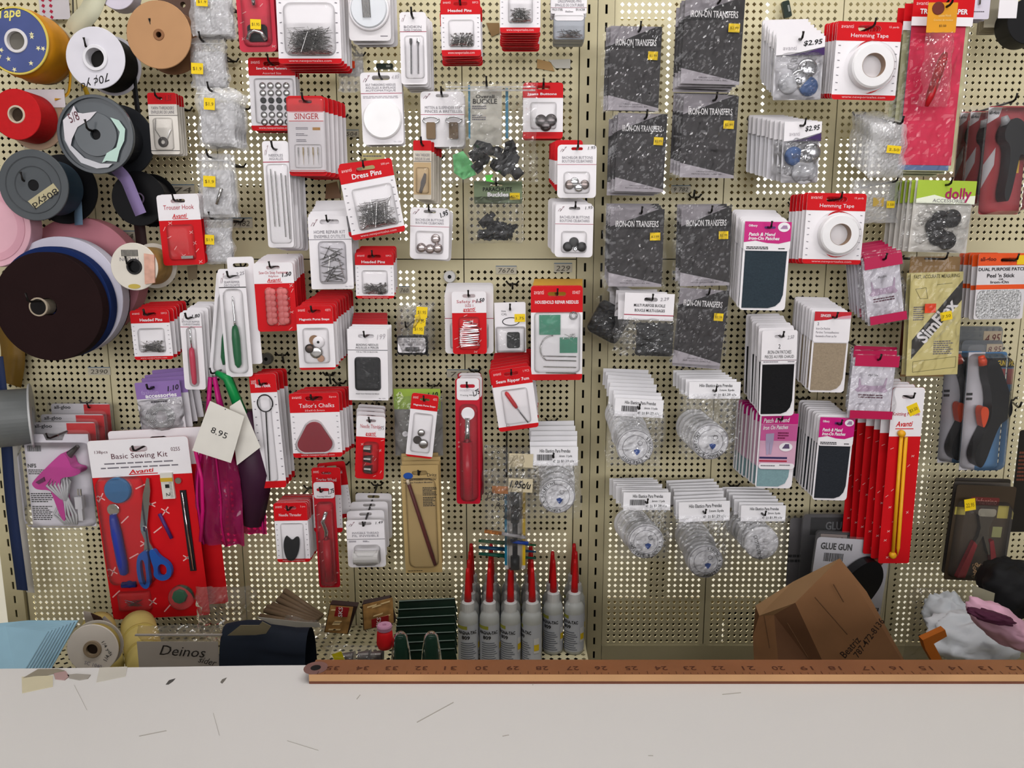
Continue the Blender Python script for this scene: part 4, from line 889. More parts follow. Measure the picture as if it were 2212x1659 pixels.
c = card('pins_card', (1080, -60, 1167, 72), .125, 'pins card cut off by the top edge above thick red card edges')
T_red(c, 'Pins', .25, .09, tv=(.15, .2)); c.blister(.2, .3, .82, .84, .008); c.pins(.24, .6, .78, .83, 40, 27, r=.0005); stack(c, 9, .0085, 'top edge pins card in the thick stack', back=(1082, -12), rj=.6, hk=False)

c = card('dressmaker_pins_pack', (1190, -50, 1268, 30), .09, 'white dressmaker pins card with a clear box of pins below', cat='pack')
c.plate('backing_card', WHITE, r=.002); c.texts([('DRESSMAKERS PINS', .2, .62, .85, .7), ('EPINGLES DE COUTURIERE', .12, .73, .92, .81)], GREYINK, lift=.0012); c.plate('printed_rule', M('a8888f', .5), 0, .83, 1, .845, lift=CARD_T, t=.0002); c.texts([('MILD STEEL', .04, .86, .34, .92), ('EN ACIER', .7, .86, .95, .92), ('30x60mm', .4, .92, .62, .97)], INK, lift=.0012)
c.plate('plastic_tray', M('a9adb4', .35), .08, 1.05, .95, 1.72, .003, lift=-.008, t=.010); c.plate('tray_flap', WHITE, .1, .98, .92, 1.2, .004, lift=.0022, t=.0004); c.pins(.14, 1.45, .9, 1.68, 30, 29, name='pins', lift=.003); c.blister(.06, 1.04, .96, 1.73, .008, r=.004, name='clear_box'); stack(c, 4, .009, 'dressmaker pins card', keep=('backing_card', 'plastic_tray'), hk=False, noun='pack')

c = card('suspender_clip_card', (909, 198, 1003, 318), .10, 'white mitten and suspender clip card with two metal clips')
T_white(c, ['MITTEN & SUSPENDER CLIPS', 'PINCES A BRETELLES'], rule=.41, top=.265, lh=.05, u=(.1, .95), hole_w=.3)
for u in (.24, .76):
    m = MB(); m.tube([(c.x(u) + .011 * math.cos(t / 16 * 6.2832), -.003, c.z(.52) + .0045 * math.sin(t / 16 * 6.2832)) for t in range(17)], .0013, 6); m.build('clip_loop', CHROME, c.root, smooth=True); c.plate('clip_jaw', M('5a4a38', .35, .7), u - .11, .56, u + .1, .86, .002, lift=.001, t=.004)
stack(c, 3, .012, 'suspender clip card')

c = card('jeans_button_card', (1130, 179, 1216, 300), .075, 'red and white jeans buttons card half covered by the big clear bag')
T_red(c, 'Jeans Buttons', .27, .12, tv=(.18, .235), tu=(.1, .84), corner=None, url=False, ticks=False); c.blister(.18, .34, .84, .83, .010)
for u, v in ((.45, .68), (.7, .67), (.57, .76)): c.disc(u, v, .0085, .003, M('6a6464', .25, .8), lift=.001, name='jeans_button', dome=.002, n=20)
stack(c, 3, .01, 'jeans buttons card')

c = card('overall_buckle_bag', (960, 180, 1160, 396), .13, 'big crinkled clear zip bag of dark overall buckles with a green patch', cat='bag'); c.hook_uv = (.46, .03)
c.plate('instruction_leaflet', M('e0dccf', .5), .27, .03, .62, .62, lift=-.002, t=.0004); c.plate('leaflet_stripe', M('4a96b8', .5), .26, .02, .28, .55, lift=-.0012, t=.0004); c.plate('leaflet_stripe', M('4a96b8', .5), .66, .05, .69, .55, lift=-.0012, t=.0004)
c.texts([('Overall', .34, .115, .54, .15), ('BUCKLE', .31, .155, .57, .205)], M('3a3834', .5), lift=-.0012, bold=.02); c.bars([(.3, .22, .46, .26, 2), (.3, .31, .46, .37, 3)], GREYINK, lift=-.0012)
rn = random.Random(4)
for k in range(12):
    u = rn.uniform(.28, .78); v = rn.uniform(.66, .92); a = rn.uniform(0, 3); x, z = c.x(u), c.z(v); L_ = .014
    q = [(x + (px_ * math.cos(a) - pz_ * math.sin(a)) * L_, z + (px_ * math.sin(a) + pz_ * math.cos(a)) * L_) for px_, pz_ in ((-1, -.5), (-.3, -.6), (0, -.35), (.4, -.6), (1, -.4), (.9, .4), (.3, .55), (-.2, .4), (-.9, .5))]
    MB().prism([q], -.004 - .0006 * k, .0005 - .0004 * k).build('dark_buckle', M('161618', .3, spec=.2), c.root)
MB().prism([[(c.x(u), c.z(v)) for u, v in ((.09, .72), (.2, .68), (.3, .8), (.34, .92), (.2, .97), (.1, .9))]], -.004, -.001).build('green_piece', M('7ad88a', .5), c.root); MB().prism([[(c.x(u), c.z(v)) for u, v in ((.44, .93), (.53, .92), (.5, .97), (.54, 1.0), (.45, .99))]], -.009, -.006).build('green_piece', M('5ac84a', .5), c.root)
c.bag(0, 0, 1, 1, .006, .010, 33, BAG, nu=22, nv=24); m = MB(); m.box(c.x(.02), c.x(.98), -.0035, -.002, c.z(.085), c.z(.07)); m.box(c.x(.02), c.x(.98), -.0035, -.002, c.z(.05), c.z(.04)); m.build('zip_strip', film('zip_strip_film', haze=.5, rough=.1, crinkle=.1), c.root); stack(c, 1, .01, 'big overall buckle bag')

c = card('bachelor_button_card', (1204, 313, 1288, 428), .12, 'white bachelor buttons card with silver buttons by the centre post')
T_white(c, ['BACHELOR BUTTONS', 'BOUTONS CELIBATAIRES'], rule=.365, top=.215, lh=.05, u=(.12, .9), price='1.95', hole_w=.3)
for u, v, q in ((.32, .75, 1), (.44, .7, 0), (.7, .75, 1), (.55, .8, 0)): c.disc(u, v, .0065, .003, M('8a7e7a', .25, .8) if q else CHROME, lift=.001, name='bachelor_button', dome=.0015, n=18)
c.blister(.16, .5, .84, .92, .009, r=.005); stack(c, 1, .009, 'silver bachelor buttons card by the post')
for i in range(5):
    k = card('sewing_notion_card', (1186 + (4 - i) * 3, 303 + i * 1.5, 1258, 413 - i * 4), .106 - i * .012, f'red edged card, {ORD[i + 1]} from the front in the stack of silver bachelor buttons', group='red cards behind the silver bachelor buttons'); k.plate('backing_card', OFFW, r=.004); k.band('header', RED, True, .4, .004); k.band('footer', RED, False, .13, .004)

c = card('bachelor_button_card', (1199, 442, 1281, 556), .12, 'white bachelor buttons card with black buttons above the panel seam', rot=-.6)
T_white(c, ['BACHELOR BUTTONS', 'BOUTONS CELIBATAIRES'], rule=.365, top=.215, lh=.05, u=(.12, .9), price='1.95', hole_w=.3)
for u, v in ((.34, .8), (.5, .71), (.71, .8)): c.disc(u, v, .0068, .003, M('1c1a1a', .35), lift=.001, name='bachelor_button', dome=.0015, n=18)
c.disc(.54, .84, .003, .003, CHROME, lift=.001, name='bachelor_button', inner=.0012, n=12); c.blister(.16, .5, .84, .92, .009, r=.005); stack(c, 7, .010, 'black bachelor buttons card', back=(1186, 428), rj=.5)

c = card('yarn_threader_card', (893, 304, 932, 431), .11, 'narrow tan yarn threader card with a dark metal threader', rot=-1)
T_white(c, ['YARN THREADERS', 'ENFILEURS DE LAINE'], rule=.35, top=.22, lh=.05, u=(.1, .92), logo=False, pm=M('d8cfc0', .5), r=.002, rm=INK); c.band('header', RED, True, .17, .002); c.plate('tan_print', M('c2a67c', .5), .02, .37, .98, .92, lift=CARD_T, t=.0002); c.plate('threader', M('3a3430', .35, .6), outline=[(c.x(u), c.z(v)) for u, v in ((.62, .55), (.72, .57), (.68, .72), (.56, .8), (.46, .9), (.32, .88), (.4, .78), (.42, .7))], lift=.001, t=.002); c.blister(.14, .45, .88, .9, .006, r=.003); stack(c, 5, .010, 'narrow tan yarn threader card', back=(915, 318), rj=.5)

c = card('bachelor_button_card', (886, 449, 970, 560), .11, 'white bachelor buttons card with a handwritten 1.95', rot=-2)
T_white(c, ['BACHELOR BUTTONS', 'BOUTONS CELIBATAIRES'], rule=.36, top=.215, lh=.045, u=(.14, .86), hole_w=.32); c.texts([('1.95', .76, .06, .97, .16, 25, .2)], INK, lift=.0012, bold=.03, name='handwritten_price')
for u, v in ((.3, .78), (.66, .6), (.52, .8), (.72, .78)): c.disc(u, v, .0068, .003, M('c2b4b2', .2, .9), lift=.001, name='bachelor_button', dome=.002, n=18)
c.blister(.14, .45, .86, .9, .009, r=.005); stack(c, 3, .012, 'bachelor buttons card beside the parachute buckles', back=(893, 452), rj=2)

c = card('parachute_buckle_bag', (1010, 392, 1130, 525), .10, 'clear bag of black parachute buckles with a grey green header', cat='bag'); h = c.slot(.52, .06, .24, .2)
c.plate('header', M('7d8c6c', .5), .12, 0, .98, .35, .001, lift=.002, t=.0005, hole=h); c.texts([('PARACHUTE', .28, .1, .8, .165)], INK, lift=.0032, bold=.02); c.texts([('Buckles', .36, .18, .74, .25)], WHITE, lift=.0032, bold=.04)
rn = random.Random(3)
for k, (u, v, a) in enumerate(((.36, .62, .7), (.5, .72, .2), (.62, .74, -.2), (.74, .78, .4), (.45, .84, .1), (.65, .88, 0), (.35, .88, -.2))):
    x, z = c.x(u), c.z(v); q = [(x + (px_ * math.cos(a) - pz_ * math.sin(a)), z + (px_ * math.sin(a) + pz_ * math.cos(a))) for px_, pz_ in ((-.013, -.006), (.006, -.007), (.007, -.004), (.013, -.003), (.013, .003), (.006, .004), (.006, .007), (-.013, .006))]
    MB().prism([q], -.005 - .0005 * k, -.0004 * k).build('black_buckle', M('161618', .35), c.root)
c.bag(0, .25, 1, 1, .010, .005, 37, nu=20, nv=20); c.sticker(.76, .19, .94, .3, st='$3.95', lift=.004); stack(c, 2, .014, 'parachute buckle bag', keep=('header', 'bag'), noun='bag')

c = card('safety_pin_card', (977, 630, 1051, 765), .13, 'white and red safety pins card with a heap of silver safety pins', rot=.5)
T_two(c, 'Safety Pins', .34, 'SIZE 1', motif=9, brand='avanti', seed=41, hole_w=.38); c.texts([('1.50', .72, .11, .95, .17, 8, .3)], INK, lift=.0014, bold=.03, name='handwritten_price')
rn = random.Random(6)
for k in range(13):
    z = c.z(.88) + k * .0028; x = c.x(.5) + rn.uniform(-.002, .002); wd = .0135 - max(0, k - 8) * .0016; m = MB(); m.tube([(x - wd, -.004 - .0003 * (k % 3), z), (x + wd, -.005, z + rn.uniform(-.002, .004)), (x + wd, -.004, z + .002), (x - wd, -.004, z + .0035)], .0006, 4); m.build('safety_pin', CHROME, c.root)
c.blister(.18, .4, .8, .93, .009, r=.005); stack(c, 1, .01, 'safety pins card')
for i in range(5):
    k = card('white_notion_card', (961 + i, 631 - i * 5, 1066, 764 - i * 8), .115 - i * .013, f'plain white card behind the safety pins, {ORD[i + 1]} from the front', group='white cards behind the safety pins'); k.plate('backing_card', OFFW, r=.005)
    if i == 0: k.plate('printed_rule', M('a8324a', .5), 0, .42, 1, .43, lift=CARD_T, t=.0002); k.blister(.1, .5, .9, .92, .008)

c = card('small_buckle_bag', (1069, 655, 1136, 762), .12, 'white hang card bag with a small black buckle and yellow sticker', rot=1, cat='bag'); c.hook_uv = (.5, .12)
c.plate('backing_card', WHITE, lift=-.001); c.plate('oval_logo', INK, outline=circle(c.x(.52), c.z(.37), .0125, 24, .006), lift=.0, t=.0003); c.plate('oval_logo_centre', WHITE, outline=circle(c.x(.52), c.z(.37), .0112, 24, .0048), lift=.0004, t=.0003); c.texts([('Home', .22, .14, .36, .175), ('CXL', .22, .2, .4, .24)], INK, lift=.0005); c.plate('black_buckle', BLACK, .38, .58, .8, .9, .003, lift=.001, t=.004); c.blister(.02, .47, .98, 1, .008, BAG, r=.003, name='bag'); c.sticker(.64, .22, .98, .38, st='1.75', lift=.001); stack(c, 2, .01, 'small black buckle bag', noun='bag')

c = card('household_needle_card', (1147, 619, 1258, 822), .13, 'red and white household repair needles card with green foil packs', rot=.4)
T_red(c, 'HOUSEHOLD REPAIR NEEDLES', .275, .065, tv=(.15, .185), tu=(.08, .92), corner='00407', url=False, ticks=False)
GF = M('1c7a5c', .3, .4, .3, 90); c.plate('green_foil_pack', GF, .16, .3, .57, .51, lift=.001, t=.002); c.plate('green_foil_pack', GF, .56, .54, .9, .705, lift=.001, t=.002)
c.pins(.58, .5, .88, .56, 14, 3, name='needles', L=(.2, .4)); m = MB(); m.tube([(c.x(.42) - .0175 * math.cos(t / 10 * 2.6 - 1.0), -.004, c.z(.66) + .019 * math.sin(t / 10 * 2.6 - 1.0)) for t in range(11)], .001, 6); m.build('curved_needle', STEEL, c.root, smooth=True)
for k, v in enumerate((.735, .78, .85, .915)): c.rod(.24 + .05 * (k % 2), v, .88, v + .01, .0009, STEEL, 'long_needle', .004, 6)
c.disc(.82, .31, .006, .002, CHROME, lift=.002, name='needle_threader', inner=.003, n=16); c.blister(.06, .27, .96, .92, .008, film('crinkly_blister', haze=.08, rough=.1, crinkle=.6, scale=40), r=.006); stack(c, 2, .012, 'household repair needles card')
for i in range(4):
    k = card('needle_card', (1151 + i, 612 - i * 3, 1257, 790 - i * 8), .1 - i * .015, f'gold topped card behind the household needles, {ORD[i + 2]} from the front', group='gold cards behind the household needles'); k.plate('backing_card', M('c9962a', .45))

c = Card('seam_ripper_card', 1112, 862, 87, 133, .13, 8, 'tilted red and white seam ripper 7cm card', 'card')
T_red(c, 'Seam Ripper 7cm', .27, .07, tv=(.165, .23), tu=(.1, .92), url=False, corner='1 PCS', ticks=False); c.rod(.3, .36, .52, .64, .003, M('c01a22', .3), 'red_handle', .004, 8, [(0, .5), (.1, 1), (.8, 1), (1, .7)]); c.rod(.52, .64, .75, .9, .0011, CHROME, 'ripper_blade', .004, 6); c.blister(.18, .33, .84, .9, .008, r=.004); c.pins(.19, .88, .3, .92, 2, 2); stack(c, 7, .011, 'seam ripper 7cm card', back=(1064, 763), rj=2)

c = card('tracing_wheel_card', (985, 819, 1037, 1090), .13, 'long red tracing wheel card with a white toothed wheel')
h = c.slot(.5, .06, .62, .24); c.plate('backing_card', M('c0142c', .3), r=.004); c.plate('header', WHITE, .06, 0, .98, .17, .004, lift=CARD_T, t=.0003, hole=h); c.texts([('GOLDSTAR', .18, .085, .8, .1)], FAINT, lift=.0014); c.texts([('Tracing Wheel', .2, .125, .85, .14)], INK, lift=.0014); c.texts([('1.75', .72, .09, 1, .13, 30, .3)], INK, lift=.0015, bold=.03); c.motifs(.03, .2, .97, .97, 12, 44)
c.disc(.52, .27, .0095, .0015, WHITE, lift=.006, name='toothed_wheel', n=22); m = MB(); m.tube([(c.x(.5), -.009, c.z(.3)), (c.x(.5), -.01, c.z(.42)), (c.x(.48), -.009, c.z(.49))], [.004, .0035, .005], 8); m.build('wheel_shank', CHROME, c.root, smooth=True); c.rod(.48, .49, .5, .95, .0075, M('b8122a', .25), 'red_handle', .009, 10); c.blister(.14, .2, .92, .97, .016, r=.008); stack(c, 3, .016, 'long red tracing wheel card', back=(992, 806), keep=('backing_card', 'header'), rj=1)

c = card('pen_bag', (1040, 1018, 1148, 1178), .125, 'clear bag of pens with a handwritten 1.95 c/u label', cat='bag', rot=-2); c.hook_uv = (.48, .05)
c.plate('paper_label', M('cfc2a2', .55), .52, .07, 1.0, .25, lift=.010, t=.0003); c.texts([('1.95c/u', .56, .1, .96, .2, -4, .2)], INK, lift=.0108, bold=.03, name='handwritten_price'); c.texts([('Desatador', .12, .26, .78, .36, -3, .3), ('Pequeno', .28, .4, .82, .52, -3, .3)], M('3a302a', .6), lift=.0106, name='handwriting')
c.rod(.08, .8, .42, .825, .003, M('e88a1c', .4), 'orange_pen', .006, 8); c.rod(.42, .825, .9, .87, .0028, M('b8b4b8', .3), 'pen_barrel', .006, 8); c.rod(.6, .92, .96, .95, .003, M('1c3a8a', .4), 'blue_pen', .006, 8); c.plate('orange_print', M('c0783a', .5), .2, .2, .52, .3, lift=.002, t=.0003); c.bag(0, 0, 1, 1, .010, .004, 51, nu=18, nv=20); stack(c, 2, .014, 'pen bag', back=(1042, 962), keep=('bag', 'paper_label'), noun='bag')
c = card('marker_card', (1090, 1055, 1135, 1230), .115, 'narrow blister card with a black marker, blue and yellow edges')
c.plate('backing_card', M('d8d2cc', .45), r=.002); c.plate('blue_edge', M('1c7a9a', .45), 0, 0, .12, .95, lift=CARD_T, t=.0003); c.plate('yellow_edge', M('e0b81c', .45), .86, 0, 1, .95, lift=CARD_T, t=.0003); c.rod(.5, .02, .5, .4, .0065, BLACK, 'marker_body', .007, 10); c.rod(.5, .4, .5, .82, .004, M('1a1a1c', .4), 'marker_grip', .007, 10); c.rod(.5, .82, .5, .97, .007, M('101012', .4), 'marker_cap', .007, 10); c.blister(.14, .01, .85, .985, .016, r=.004)
for i, (v, colr) in enumerate(((1178, '1c5a34'), (1192, '1c4a6a'), (1206, '1c5a4a'))):
    a = P(1034, v - 10, .09); b_ = P(1158, v, .09); r_ = empty('marker_pen', (a.x, a.y, a.z), ('dark green pen behind the marker card, uppermost', 'dark blue pen behind the marker card, middle one', 'teal pen behind the marker card, lowest')[i], 'pen', 'loose pens behind the marker card')
    MB().tube([(0, 0, 0), ((b_ - a).x * .5, 0, (b_ - a).z * .5)], [.0025, .0035], 8).build('pen_cap', M(colr, .4), r_, smooth=True); MB().tube([((b_ - a).x * .5, 0, (b_ - a).z * .5), ((b_ - a).x, 0, (b_ - a).z)], [.0035, .0015], 8).build('pen_barrel', M(colr, .35), r_, smooth=True)
# ------------------------------------------------------------------ elastic thread bags (stapled header, clear bag, round spool)
def elastic(cx, cy, w_, hh, by1, disc, d, where, n, gap, back, rot=0, amm='.6mm 11yds', code=True, price='$1.29 c/u', ring=True, bagx=None, seed=1):
    """header box centre/size, bag bottom pixel, spool centre and radius in pixels"""
    H = by1 - (cy - hh / 2)
    c = Card('elastic_thread_bag', cx, cy - hh / 2 + H / 2, w_, H, d, rot, 'elastic thread bag with a round spool, front one ' + where, 'bag')
    f = hh / H
    c.plate('header', M('f2f0f2', .5), 0, 0, 1, f, lift=.002, t=.0006); c.hook_uv = (.48, f * .5)
    it = [('Hilo Elastico Para Prendas', .2, f * .12, .84, f * .3), (amm, .6, f * .42, .88, f * .58), (price, .65, f * .68, .92, f * .84), ('47', .48, f * .7, .53, f * .84), ('21', .57, f * .7, .62, f * .84)]
    c.texts(it, INK, lift=.0029, bold=.012)
    if code: c.barcode(.14, f * .4, .46, f * .72, lift=.003)
    u = (disc[0] - (cx - w_ / 2)) / w_; v = (disc[1] - (cy - hh / 2)) / H; r = disc[2] / w_ * c.W
    sp = c.disc(u, v, r, .006, M('f2f1f3', .35), lift=-.001, name='thread_spool', n=40)
    x, z = c.x(u), c.z(v)
    if ring:
        MB().lathe([(r * .66, -.0003), (r * .68, -.0003), (r * .68, 0), (r * .66, 0)], 32, (x, -.0053, z)).build('printed_ring', GREYINK, sp); MB().lathe([(r * .93, -.0003), (r * .95, -.0003), (r * .95, 0), (r * .93, 0)], 32, (x, -.0053, z)).build('printed_ring', GREYINK, sp)
        vs, fs = [], []
        mb = MB()
        for k, ch in enumerate('STRONG & STRETCHY'):
            if ch == ' ': continue
            g, gf = text_geo(ch, .01); a = math.radians(seed * 40 + 200 - k * 11)
            mb.add([(x + (r * .72 + q * r * .17) * math.cos(a) + (p - .5) * r * .13 * math.sin(a), -.0057, z + (r * .72 + q * r * .17) * math.sin(a) - (p - .5) * r * .13 * math.cos(a)) for p, q in g], gf)
        mb.build('lettering', INK, sp, kind='stuff')
        mb = MB(); mb.prism([[(x + r * (.12 + px_ * .18), z + r * (-.25 + pz_ * .18)) for px_, pz_ in ((-1, .6), (0, 1), (1, .6), (.7, -.2), (0, -1), (-.7, -.2))]], -.0057, -.0052); mb.build('blue_emblem', M('1c4a9a', .45), sp)
        MB().prism([circle(x + r * .25, z + r * .25, r * .13, 14), circle(x + r * .25, z + r * .25, r * .11, 14)], -.0057, -.0052).build('printed_circle', GREYINK, sp)
    c.bag(-.06, f * .7, 1.06, 1, .004, .0025, seed, BAG, lift=.003, nu=18, nv=22)
    return stack(c, n, gap, 'elastic thread bag ' + where, back=back, keep=('header', 'thread_spool', 'bag'), rj=1.2, noun='bag', hook_what='the elastic thread bags ' + where)
elastic(1196, 985, 102, 40, 1120, (1204, 1070, 39), .115, 'left of the centre post', 6, .014, (1147, 908), amm='.6mm 11yds', seed=2)
elastic(1375, 881, 104, 38, 1013, (1373, 965, 40), .13, 'under the multi purpose buckles', 9, .011, (1305, 795), rot=-3, seed=5)
elastic(1540, 843, 110, 36, 992, (1535, 953, 40), .13, 'under the lowest iron-on card', 6, .014, (1455, 799), amm='1mm 5yds', code=False, seed=3)
elastic(1395, 1082, 101, 38, 1210, (1395, 1168, 39), .12, 'in the left of the lowest row', 8, .0115, (1318, 1031), seed=4)
elastic(1520, 1104, 109, 42, 1245, (1523, 1211, 38), .12, 'in the middle of the lowest row', 8, .0125, (1441, 1037), rot=2, amm='1mm 5yds', code=False, seed=6)
ce = elastic(1645, 1108, 96, 34, 1210, (1645, 1172, 37), .115, 'with the yellowed spool', 7, .012, (1560, 1050), amm='2mm 5yds', code=False, price='$1.99 c/u', ring=False, seed=7)
ce.texts([('CRYSTAL STRING', .37, .52, .45, .98, -75)], INK, lift=.0058)
# ------------------------------------------------------------------ iron-on transfer cards in clear sleeves (the character patches are left out)
def iron(x0, y0, x1, y1, d, where, n=3, back=None, rot=0, seed=1, sleeve=(.07, .05)):
    c = card('iron_on_transfer_pack', (x0, y0, x1, y1), d, 'grey iron-on transfers card in a clear sleeve, ' + where, rot=rot, cat='pack')
    h = c.slot(.55, .06, .2, .3); G1 = M('3e3b3c', .5, var=.18, scale=25); G2 = M('2a2728', .5); LG = M('b9b2b8', .45)
    c.plate('backing_card', G1, hole=h); c.plate('header', G2, outline=[(c.x(0), c.z(.24)), (c.x(1), c.z(.19)), (c.x(1), c.z(0)), (c.x(.98), c.z(0)), (c.x(.55), c.z(.09)), (c.x(0), c.z(.2))][::-1] if False else [(c.x(0), c.z(.27)), (c.x(1), c.z(.24)), (c.x(1), c.z(.0)), (c.x(.9), c.z(0)), (c.x(0), c.z(.23))], lift=CARD_T, t=.0002)
    c.plate('pale_wedge', M('8f898e', .45), outline=[(c.x(0), c.z(.235)), (c.x(.72), c.z(.085)), (c.x(.98), c.z(0)), (c.x(0), c.z(0))], lift=CARD_T, t=.00015)
    c.plate('pale_footer', LG, outline=[(c.x(0), c.z(1)), (c.x(1), c.z(1)), (c.x(1), c.z(.965)), (c.x(0), c.z(.82))], lift=CARD_T, t=.0002)
    c.texts([('IRON-ON TRANSFERS', .1, .15, .9, .23)], M('f4f0f0', .5), lift=.0012, bold=.012); c.texts([('Officially Licensed by', .3, .915, .68, .935), ('PATCH COLLECTORS, INC.', .22, .945, .8, .965)], M('4a4648', .5), lift=.0012)
    rn = random.Random(seed); mb = MB()
    for k in range(16):
        u, v = rn.uniform(.06, .94), rn.uniform(.28, .8); r = rn.uniform(.0016, .0036); a = rn.uniform(0, 2); q = []
        for j in range(10): q.append((c.x(u) + r * (1 if j % 2 == 0 else .45) * math.cos(a + j * .628), c.z(v) + r * (1 if j % 2 == 0 else .45) * math.sin(a + j * .628)))
        mb.prism([q], -.0010, -.0008)
    mb.build('printed_stars', M('605d5e', .5), c.root, kind='stuff')
    c.sticker(.74, .3, .93, .4, st='$2.99', lift=.0045, rot=rn.uniform(-2, 2)); c.bag(-sleeve[0], -.02, 1 + sleeve[1], 1.02, .002, .0028, seed, SLEEVE, name='clear_sleeve', nu=20, nv=22, lift=.0012)
    return stack(c, n, .009, 'iron-on transfers card ' + where, back=back, keep=('backing_card', 'header', 'pale_wedge', 'pale_footer', 'clear_sleeve'), rj=1.0, noun='pack')
iron(1316, 58, 1426, 240, .11, 'leftmost of the topmost pair', 3, (1308, 60), rot=-1, seed=3)
iron(1475, -4, 1603, 183, .13, 'cut by the top edge', 4, (1462, 15), rot=-1.5, seed=6)
iron(1331, 246, 1437, 415, .11, 'second down beside the centre post', 4, (1318, 256), rot=-1.5, seed=9)
iron(1472, 208, 1590, 385, .12, 'second down in the right column', 4, (1454, 200), rot=-1, seed=12)
iron(1316, 452, 1432, 620, .12, 'third down beside the centre post', 5, (1312, 440), rot=-.5, seed=15)
iron(1470, 450, 1578, 618, .12, 'third down in the right column', 3, (1462, 442), rot=1, seed=18)
iron(1460, 625, 1565, 788, .12, 'lowest, tilted in the right column', 3, (1470, 630), rot=-4, seed=21)

# multi purpose buckle bags
c = card('buckle_bag', (1346, 634, 1458, 768), .13, 'clear bag of black multi purpose buckles with a white header', rot=-2, cat='bag'); c.hook_uv = (.42, .14)
c.plate('header', WHITE, 0, 0, .95, .43, lift=.002, t=.0006, hole=c.slot(.5, .1, .26, .3)); c.plate('printed_rule', M('a8324a', .5), 0, .34, .95, .355, lift=.0027, t=.0002); c.texts([('MULTI PURPOSE BUCKLE', .18, .17, .78, .215), ('BOUCLE MULTI-USAGES', .2, .25, .78, .295)], INK, lift=.0032, bold=.012); c.texts([('2.29', .68, .06, .84, .11, 8, .3)], GREYINK, lift=.0032)
for k in range(5): c.plate('black_buckle', M('18181a', .35), .26 + .02 * (k % 2), .48 + k * .1, .98, .6 + k * .1, .003, lift=-.006 + .001 * k, t=.006)
c.bag(.0, .4, 1.05, 1.02, .005, .003, 61, nu=18, nv=18, lift=.003); stack(c, 4, .018, 'multi purpose buckle bag', back=(1322, 624), keep=('header', 'bag'), noun='bag', rj=3)
c = Card('buckle_bag', 1322, 682, 92, 116, .075, -28, 'twisted clear bag with a dark buckle beside the centre post', 'bag'); c.plate('black_buckle', M('222224', .35), .1, .3, .9, .95, .008, lift=-.004, t=.010); c.plate('header', WHITE, .1, -.1, .9, .14, lift=.002, t=.0005); c.bag(0, 0, 1, 1, .014, .006, 63)

